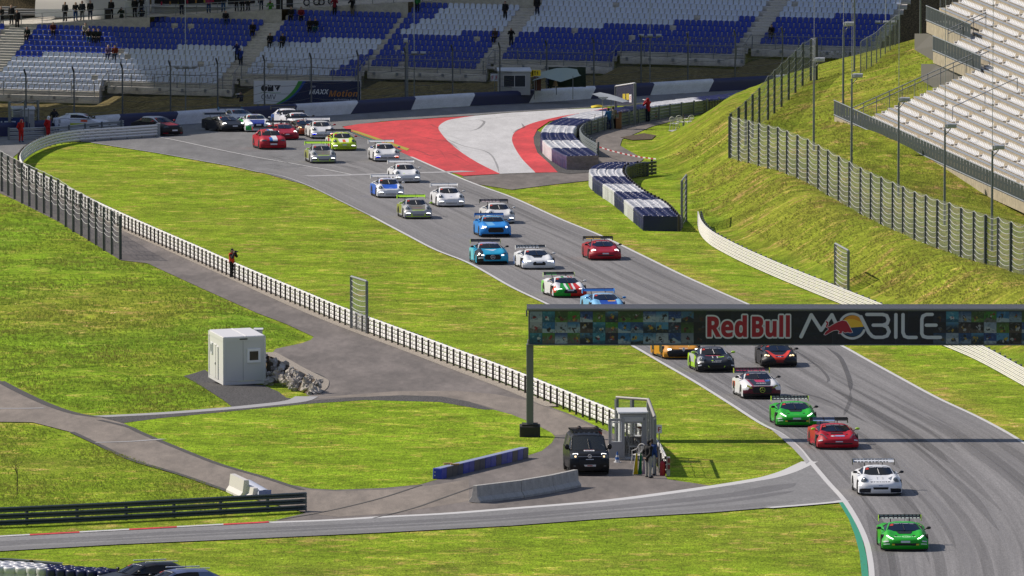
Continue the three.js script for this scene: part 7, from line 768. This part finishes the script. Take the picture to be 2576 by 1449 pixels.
// ---------- people ----------
const POSE = (() => {
  const base = { head: [0, 1.63, .03], neck: [0, 1.5, 0], chest: [0, 1.34, 0], waist: [0, 1.1, 0], pelvis: [0, .95, 0] }, s2 = (x, y, z) => [[-x, y, z], [x, y, z]];
  const stand = { ...base, sh: s2(.185, 1.43, 0), el: s2(.25, 1.16, -.02), wr: s2(.24, .92, .07), fi: s2(.23, .82, .1), hip: s2(.095, .93, 0), kn: s2(.11, .5, .02), an: s2(.12, .09, -.02), toe: s2(.14, .05, .13) };
  const camera = { ...stand, head: [0, 1.62, .05], el: s2(.28, 1.26, .2), wr: s2(.1, 1.53, .22), fi: s2(.05, 1.6, .22) };
  const behind = { ...stand, head: [.03, 1.6, .07], el: s2(.27, 1.15, -.1), wr: s2(.09, .97, -.17), fi: s2(.03, .93, -.19) };
  const lean = { ...stand, head: [0, 1.56, .16], neck: [0, 1.44, .1], chest: [0, 1.3, .06], sh: s2(.185, 1.38, .06), el: s2(.26, 1.12, .16), wr: s2(.14, 1.04, .36), fi: s2(.1, 1.03, .43) };
  const sit = { head: [0, 1.15, .08], neck: [0, 1.02, .03], chest: [0, .86, .0], waist: [0, .62, -.02], pelvis: [0, .48, -.02], sh: s2(.185, .95, .02), el: s2(.25, .7, .1), wr: s2(.12, .56, .3), fi: s2(.06, .54, .38), hip: s2(.095, .47, 0), kn: s2(.12, .5, .42), an: s2(.11, .09, .4), toe: s2(.13, .05, .54) };
  const bend = { ...stand, head: [.1, 1.2, .5], neck: [.08, 1.16, .36], chest: [.06, 1.1, .22], waist: [0, 1.02, .06], sh: [[-.12, 1.16, .28], [.24, 1.12, .28]], el: [[-.2, .9, .42], [.28, .86, .4]], wr: [[-.1, .78, .55], [.16, .76, .54]], fi: [[-.05, .74, .6], [.1, .72, .6]] };
  return { stand, camera, behind, lean, sit, bend };
})();
function cap(p, a, b, ra, rb) { const ax = b[0] - a[0], ay = b[1] - a[1], az = b[2] - a[2], px = p[0] - a[0], py = p[1] - a[1], pz = p[2] - a[2], t = clamp((px * ax + py * ay + pz * az) / (ax * ax + ay * ay + az * az + 1e-9)); return Math.hypot(px - ax * t, py - ay * t, pz - az * t) - lerp(ra, rb, t); }
function fieldGeo(bones, k, y0, y1, res) {
  const H = (y1 - y0) / 2, cy = (y0 + y1) / 2, hw = 0.62, mc = new MarchingCubes(res, rubber, false, false, 60000); mc.isolation = 0; let i = 0; for (let z = 0; z < res; z++) for (let y = 0; y < res; y++) for (let x = 0; x < res; x++, i++) { const p = [((x - res / 2) / (res / 2)) * hw, ((y - res / 2) / (res / 2)) * H + cy, ((z - res / 2) / (res / 2)) * hw + 0.12]; let d = 9; for (const b of bones) { const e = cap(p, b[0], b[1], b[2], b[3]), h = clamp(0.5 + 0.5 * (d - e) / k); d = d + (e - d) * h - k * h * (1 - h); } mc.field[i] = -d; }
  mc.update(); const n = mc.count, g = new THREE.BufferGeometry(), ps = mc.positionArray.slice(0, n * 3), ns = mc.normalArray.slice(0, n * 3); for (let j = 0; j < n; j++) { ps[j * 3] *= hw; ps[j * 3 + 1] = ps[j * 3 + 1] * H + cy; ps[j * 3 + 2] = ps[j * 3 + 2] * hw + 0.12; } g.setAttribute('position', new THREE.BufferAttribute(ps, 3)); g.setAttribute('normal', new THREE.BufferAttribute(ns, 3)); g.computeVertexNormals(); return mergeVertices(g, 1e-4);
}
const figCache = {};
function figure(pose) {
  if (figCache[pose]) return figCache[pose]; const J = POSE[pose], two = [0, 1], y1 = J.head[1] + 0.25, h = J.head, up = (a, dy, dz = 0) => [a[0], a[1] + dy, a[2] + dz];
  const torso = (r) => [[J.chest, J.waist, .145 + r, .125 + r], [J.waist, J.pelvis, .125 + r, .145 + r], ...two.map((i) => [J.sh[i], J.chest, .07 + r, .12 + r])], arms = (r) => two.flatMap((i) => [[J.sh[i], J.el[i], .062 + r, .048 + r], [J.el[i], J.wr[i], .046 + r, .034 + r]]), legs = (r) => two.flatMap((i) => [[J.hip[i], J.kn[i], .092 + r, .062 + r], [J.kn[i], J.an[i], .06 + r, .045 + r]]);
  const hand = two.flatMap((i) => { const w = J.wr[i], f = J.fi[i], s = i ? 1 : -1; return [[w, [lerp(w[0], f[0], .6), lerp(w[1], f[1], .6), lerp(w[2], f[2], .6)], .036, .038], ...[-.024, 0, .024].map((o) => [[lerp(w[0], f[0], .6) + o * .4, lerp(w[1], f[1], .6), lerp(w[2], f[2], .6) + o], [f[0] + o * .5, f[1], f[2] + o], .016, .013]), [w, [w[0] - s * .03, lerp(w[1], f[1], .5), w[2] + .05], .02, .014]]; });
  const head = [[up(h, .03), up(h, -.06, .02), .098, .072], [J.neck, up(h, -.06), .055, .055], [up(h, -.01, .085), up(h, -.035, .108), .012, .018], [up(h, -.085, .07), up(h, -.095, .075), .03, .03], ...[-1, 1].map((s) => [[h[0] + s * .095, h[1] + .01, h[2]], [h[0] + s * .1, h[1] - .03, h[2]], .018, .014])];
  const foot = (r) => two.map((i) => [J.an[i], J.toe[i], .05 + r, .042 + r]);
  return figCache[pose] = { body: fieldGeo([...torso(0), ...arms(0), ...legs(0), ...hand, ...head, ...foot(0)], .035, 0, y1, 72), jacket: fieldGeo([...torso(.022), ...arms(.018), [J.pelvis, up(J.pelvis, -.05), .16, .16], [J.neck, up(J.neck, .02), .07, .068]], .045, 0, y1, 60), trousers: fieldGeo([...legs(.016), [J.hip[0], J.hip[1], .11, .11]], .04, 0, y1, 60), shoes: fieldGeo(foot(.012), .02, 0, y1, 56), hair: fieldGeo([[up(h, .055, -.02), up(h, -.01, -.05), .1, .075]], .02, 0, y1, 56), vest: fieldGeo(torso(.034), .04, 0, y1, 56), hood: fieldGeo([[up(h, .045, -.025), up(h, -.09, -.03), .125, .11], [up(h, -.09, -.03), J.neck, .11, .1]], .04, 0, y1, 56), cam: h };
}
const skinM = mat(0.42, 0.26, 0.19, 0.6), hairM = { d: mat(0.03, 0.022, 0.018, 0.7), b: mat(0.22, 0.15, 0.09, 0.7), g: mat(0.3, 0.29, 0.28, 0.7), k: mat(0.012, 0.012, 0.014, 0.6) }, clothM = {}; const cloth = (c) => clothM[c] = clothM[c] || new THREE.MeshStandardMaterial({ color: c, roughness: 0.85 });
function person(label, pos, turn, pose, top, legs, o = {}) {
  const f = figure(pose), t = thing('person', label, 'person', pos, turn, o.group); t.scale.setScalar(o.h ? o.h / 1.75 : 1);
  part('body', f.body, skinM, t); part('jacket', f.jacket, cloth(top), t); part('trousers', f.trousers, cloth(legs), t); part('shoes', f.shoes, o.shoe ? cloth(o.shoe) : hairM.k, t); if (o.hood) part('hood', f.hood, cloth(o.hood), t); else if (o.helmet) part('helmet', f.hood, new THREE.MeshPhysicalMaterial({ color: o.helmet, roughness: 0.25, clearcoat: 1 }), t); else part(o.cap ? 'cap' : 'hair', f.hair, o.cap ? cloth(o.cap) : hairM[o.hair || 'd'], t);
  if (o.vest) part('vest', f.vest, cloth(o.vest), t); if (pose === 'camera' || o.cam) { const h = f.cam, c = part('camera', merge([box(0.15, 0.1, 0.08), new THREE.CylinderGeometry(0.035, 0.045, o.lens || 0.14, 10).rotateX(Math.PI / 2).translate(0, 0, 0.1 + (o.lens || 0.14) / 2 - 0.05)]), o.lens > 0.2 ? frameWhite : hairM.k, t, [h[0], h[1] - 0.02, h[2] + 0.2]); } return t;
}
const T = Math.PI;
person('photographer in an orange vest and dark cap aiming a camera over the long guardrail', P(583, 698), 1.1, 'camera', '#22262c', '#0d0e12', { cap: '#14161a', vest: '#c03a14' });
person('marshal in a black jacket and blue and white trousers, hands behind the back', P(1631, 1203), T - 0.9, 'behind', '#0c0e14', '#9a9a94', { cap: '#0a0a0c', h: 1.8 }); { const t = scene.children.at(-1); part('trouser_panel', bar(V3(-0.05, 0.95, 0.08), V3(-0.12, 0.5, 0.08), 0.07, 8), cloth('#16307c'), t); }
person('second marshal in a blue top and pale trousers mostly hidden behind the first', P(1639, 1196), T - 0.6, 'stand', '#1c3c78', '#a8a8a4', { h: 1.72 });
person('driver of the black van in a red top behind the windscreen', P(1499, 1184).add(V3(0.02, 0.62, -1.5)), 0, 'sit', '#8a1c1c', '#20242c', { hair: 'd' }); person('passenger of the black van in a red top on the left of the windscreen', P(1457, 1184).add(V3(0, 0.62, -1.5)), 0, 'sit', '#8a1c1c', '#20242c', { hair: 'd' });
person('marshal in red overalls and a red helmet beside the far left hut', P(53, 358), 0.6, 'behind', '#a81408', '#a81408', { helmet: '#8c1018', shoe: '#3a4a66' }); person('marshal in red overalls and a white helmet behind the curved guardrail', P(121, 350), 0.9, 'behind', '#a80c10', '#a80c10', { helmet: '#c9ccd2' }); person('driver in a white and blue suit looking over the far guardrail', P(143, 345), T, 'lean', '#b4bac8', '#1a2a5c', { hair: 'k' }); person('person in dark clothes raising a phone behind the white-helmeted marshal', P(133, 345).add(V3(0, 0, -3)), T, 'camera', '#14161c', '#14161c', {});
person('marshal in a striped blue top under the grey canopy', P(1532, 326), T + 0.5, 'lean', '#1f5a86', '#23305c', { h: 1.7 }); person('marshal in a beige and dark jacket beside the striped one', P(1543, 324), T + 0.2, 'lean', '#8a8274', '#1a1c24', {}); person('photographer in a long red hooded coat with a white lens by the tyre wall', P(1630, 306), T + 0.7, 'camera', '#a00f22', '#141e38', { hood: '#a00f22', lens: 0.3, h: 1.82 });
const wallTop = (u, v, dz = -2.5) => { let best = P(u, v); for (let k = 0; k < 60; k++) { const q = P(u, v + k); if (-distPoly(q.x, q.z, WALLL) < 0.5) { best = q; break; } } return best.add(V3(0, 0, dz)); };
const behindWall = (u, vFeet) => { const w = wallTop(u, 200); return D(u, vFeet, -w.z); };
person('photographer in an orange vest below the board, left one with a camera', behindWall(683, 275), 0.4, 'lean', '#1c1e24', '#14161a', { vest: '#b8441c' }); person('photographer in a bright orange vest bending over behind the padded wall', behindWall(727, 276), -1.0, 'bend', '#20242c', '#14161a', { vest: '#e03a12' }); person('photographer in a blue jacket and orange vest aiming a camera before the board', behindWall(793, 272), -0.4, 'camera', '#24427c', '#14161a', { vest: '#a8401c' }); person('camera operator in dark clothes behind the padded wall left of the board', behindWall(607, 283), -0.9, 'camera', '#161a26', '#141c34', { lens: 0.3 });
person('marshal in an olive top beside the far grey booth', behindWall(1345, 240), -0.6, 'stand', '#4c4c34', '#2a2a24', {}); person('marshal in a dark blue jacket seated under the green canopy', behindWall(1382, 240), 0.2, 'stand', '#16204a', '#14161c', { cap: '#3a1418' });
// spectators: seat position from the survey sheet
const seatAt = (u, v, up = 0, fw = 0) => { let a = (u / 28.4), k = 6; for (let i = 0; i < 60; i++) { const q = proj(standAt(a, k, up, fw)); k += (q[1] - v) / 13.2 * 0.5; a += (u - q[0]) / 28.4 * 0.6; } k = Math.round(k); return standAt(a, k, up, fw); };
const grp = 'spectators on the far stand';
[[70, 101, '#101c1c', '#101014', 'spectator in a dark jacket seated high at the left end of the stand'], [133, 91, '#4a1016', '#101014', 'spectator in a maroon top seated alone in the upper blue rows'], [220, 87, '#8c8c86', '#14161e', 'spectator in a pale grey jacket seated in the upper left rows'], [226, 103, '#14161a', '#2c5a7c', 'spectator in black and light jeans seated below the pale jacket one'], [238, 104, '#17181c', '#20222a', 'spectator in black, middle of three seated together on the left'], [251, 103, '#121a1c', '#20222a', 'spectator in dark green, right of three seated together on the left'], [275, 146, '#5a4a70', '#1a2a50', 'spectator in a violet top seated among the white seats'], [291, 147, '#6a2414', '#1c3a50', 'spectator in an orange hooded top seated among the white seats'], [569, 60, '#101216', '#243c66', 'spectator in black and jeans seated high beside the second stairs'], [635, 92, '#100f10', '#14110c', 'spectator in dark clothes seated beside the second stairs'], [735, 49, '#14161a', '#101216', 'spectator in dark clothes seated in the top row, left of the red one'], [760, 50, '#6a0e1a', '#14161c', 'spectator in a red jacket seated in the top row of the second block'], [783, 76, '#121418', '#101216', 'left one of the couple in black seated in the second block'], [795, 80, '#0e1014', '#1c4a44', 'right one of the couple in black, a green bag at the feet'], [682, 116, '#15161a', '#101216', 'spectator in black seated at the left end of a middle row by the stairs'], [713, 118, '#14181e', '#1c2026', 'spectator in a dark hooded top seated below the blue rows'], [1246, 106, '#3c302c', '#17181c', 'spectator in brown seated at the right end of the third block'], [1938, 102, '#1a1216', '#101216', 'spectator in dark red standing at the stairs of the last block']].forEach(([u, v, c, l, lab]) => person(lab, seatAt(u, v, 0.02, 0.05), -0.2 + rr(-0.3, 0.3), 'sit', c, l, { hair: ['d', 'b', 'g', 'k'][Math.floor(rnd() * 4)], group: grp }));
[[43, 74, 'stand', '#0e0f12', '#0e0f12', 'spectator in black standing at the top of the leftmost stairs'], [302, 72, 'camera', '#14241c', '#101216', 'spectator in dark green photographing from the top row below the walkway'], [356, 71, 'camera', '#141418', '#8c8c92', 'spectator in black with white-striped trousers aiming a camera at the top row'], [599, 152, 'camera', '#16286c', '#131620', 'left one of the two in blue jackets filming on the stairs'], [610, 164, 'camera', '#1a3480', '#141c2c', 'right one of the two in blue jackets filming on the stairs'], [683, 46, 'camera', '#3f8a26', '#121418', 'man in a bright green jacket filming above the second stairs'], [837, 47, 'camera', '#7c1426', '#121216', 'woman in a red and white jacket filming from the upper seats'], [884, 45, 'camera', '#121418', '#6a6256', 'man in black and khaki trousers filming from the upper seats'], [1050, 32, 'stand', '#1c6a34', '#16203a', 'man in a bright green coat standing at the top of the second block'], [1275, 46, 'stand', '#14161e', '#14161e', 'man in a dark coat standing at the top of the third stairs'], [1284, 122, 'camera', '#101216', '#16203a', 'man in black filming on the third stairs halfway up'], [1350, 42, 'stand', '#14141a', '#1a2440', 'man in black and jeans standing right of the third stairs']].forEach(([u, v, p, c, l, lab]) => person(lab, seatAt(u, v, 0.02, -0.25), -0.2 + rr(-0.3, 0.3), p, c, l, { hair: ['d', 'b', 'g', 'k'][Math.floor(rnd() * 4)], group: grp }));
[[5, 'lean', '#0f1114', '#101216', 'man in black leaning on the rail at the left edge'], [29, 'stand', '#101014', '#101014', 'man in black standing at the left end of the walkway'], [164, 'stand', '#14161a', '#14161c', 'man in black holding a cup, alone at the rail above the left block'], [190, 'lean', '#121418', '#2c4a7c', 'man in black and jeans at the rail, left of the tallest one'], [207, 'stand', '#16202a', '#4a4a48', 'tall man in a blue-black jacket and grey trousers at the rail'], [227, 'stand', '#0f1014', '#1a2440', 'bald man in black at the rail, right of the tallest one'], [280, 'stand', '#0e0f12', '#101216', 'man in black beside the wheeled bin at the rail'], [339, 'stand', '#121316', '#14161c', 'left one of the two standing before the white cabin'], [356, 'camera', '#14151a', '#1a2a4a', 'right one of the two before the white cabin, arms raised'], [457, 'stand', '#14161c', '#16203a', 'man in black and jeans at the kiosk counter'], [525, 'stand', '#8c2a50', '#24406c', 'woman in a pink top and jeans at the kiosk counter'], [562, 'stand', '#101216', '#2c5078', 'man in black and pale jeans right of the pink top one'], [596, 'stand', '#0e0f12', '#101216', 'leftmost of three dark figures right of the kiosk'], [610, 'stand', '#101114', '#14161c', 'middle one of three dark figures right of the kiosk'], [624, 'stand', '#0e0f12', '#101216', 'rightmost of three dark figures right of the kiosk'], [657, 'stand', '#14161c', '#16203a', 'man in dark clothes left of the green jacket above the stairs']].forEach(([u, p, c, l, lab]) => person(lab, walkU(u, 0.55), -0.15 + rr(-0.4, 0.4), p, c, l, { hair: ['d', 'b', 'g', 'k'][Math.floor(rnd() * 4)], group: grp }));

// ---------- rough grass ----------
{
  const blade = (() => { const pos = []; let s = 3; const R = () => { s = (s * 16807) % 2147483647; return s / 2147483647; }; for (let i = 0; i < 9; i++) { const x = (R() - 0.5) * 0.5, z = (R() - 0.5) * 0.7, a = R() * 6.28, w = 0.05 + R() * 0.05, h = 0.5 + R() * 0.5, lx = (R() - 0.5) * 0.5, lz = (R() - 0.5) * 0.5, cx = Math.cos(a) * w, cz = Math.sin(a) * w; pos.push(x - cx, -0.05, z - cz, x + cx, -0.05, z + cz, x + lx, h, z + lz); } const g = new THREE.BufferGeometry(); g.setAttribute('position', new THREE.Float32BufferAttribute(pos, 3)); const n = new Float32Array(pos.length); for (let i = 0; i < n.length; i += 3) { n[i + 1] = 1; } g.setAttribute('normal', new THREE.BufferAttribute(n, 3)); return g; })();
  const tuft = new THREE.MeshPhysicalMaterial({ color: 0xffffff, roughness: 1, specularIntensity: 0.1, transmission: 0.55, thickness: 0, side: THREE.DoubleSide }), m4 = new THREE.Matrix4(), q = new THREE.Quaternion(), list = [];
  const bad = [[[515, 930], [545, 950], [700, 985], [754, 1006], [644, 1020], [585, 1024], [505, 970], [462, 946]], [[518, 930], [670, 930], [820, 965], [790, 1000], [560, 975]]];
  const scatter = (n, u0, u1, v0, v1, ok, h0, h1, f, dry, dim = 1) => { for (let i = 0; i < n; i++) { const u = rr(u0, u1), v = rr(v0, v1); if (!ok(u, v) || bad.some((b) => inPoly([u, v], b))) continue; const p = f(u, v), nn = noise(p.x / 4, p.z / 12, 1), h = rr(h0, h1) * (1 + 0.6 * nn); if (nn < -0.35 && rnd() < 0.6) continue; list.push([p, h, clamp(dry + nn * 0.7 + rr(-0.25, 0.25)), dim]); } };
  const flat = (u, v) => { const p = P(u, v); p.y += lumps(p.x, p.z); return p; };
  scatter(34000, -20, 790, 482, 1045, (u, v) => inPoly([u, v], ZONE.left), 0.06, 0.14, flat, 0.12);
  scatter(12000, -20, 585, 1065, 1330, (u, v) => v > 1066 && v < 1325 - 0.05 * u && (u < 60 || v > 1068 + (u - 80) * 0.338) , 0.05, 0.11, P, 0.15);
  scatter(3000, 330, 1395, 1008, 1230, (u, v) => inPoly([u, v], ZONE.oval), 0.04, 0.09, P, 0.3);
  const toeU = (v) => v < 545 ? 1700 : lerp(1760, 2700, (v - 545) / 445);
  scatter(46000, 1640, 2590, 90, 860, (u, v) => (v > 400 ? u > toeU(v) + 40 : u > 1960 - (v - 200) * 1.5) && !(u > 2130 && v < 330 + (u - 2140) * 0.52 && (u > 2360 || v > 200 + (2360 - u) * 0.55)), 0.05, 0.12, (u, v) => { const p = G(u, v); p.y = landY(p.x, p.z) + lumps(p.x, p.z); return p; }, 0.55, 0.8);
  scatter(4000, -20, 2180, 1280, 1449, (u, v) => v > 1396 - 0.054 * u && (u < 2100 || v > 1400) , 0.03, 0.07, P, 0.3);
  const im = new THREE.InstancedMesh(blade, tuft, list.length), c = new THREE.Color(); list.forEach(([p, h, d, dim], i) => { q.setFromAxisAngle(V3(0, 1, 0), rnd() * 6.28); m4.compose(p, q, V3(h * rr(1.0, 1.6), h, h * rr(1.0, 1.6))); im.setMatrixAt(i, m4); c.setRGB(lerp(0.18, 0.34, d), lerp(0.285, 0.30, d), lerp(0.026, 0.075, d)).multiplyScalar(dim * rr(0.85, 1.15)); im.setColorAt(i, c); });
  im.name = 'grass'; im.castShadow = im.receiveShadow = true; im.userData.kind = 'stuff'; tag(im, 'tufts of rough green and straw coloured grass over the banks and verges', 'grass'); scene.add(im); console.log('tufts', list.length);
}

renderer.render(scene, camera);
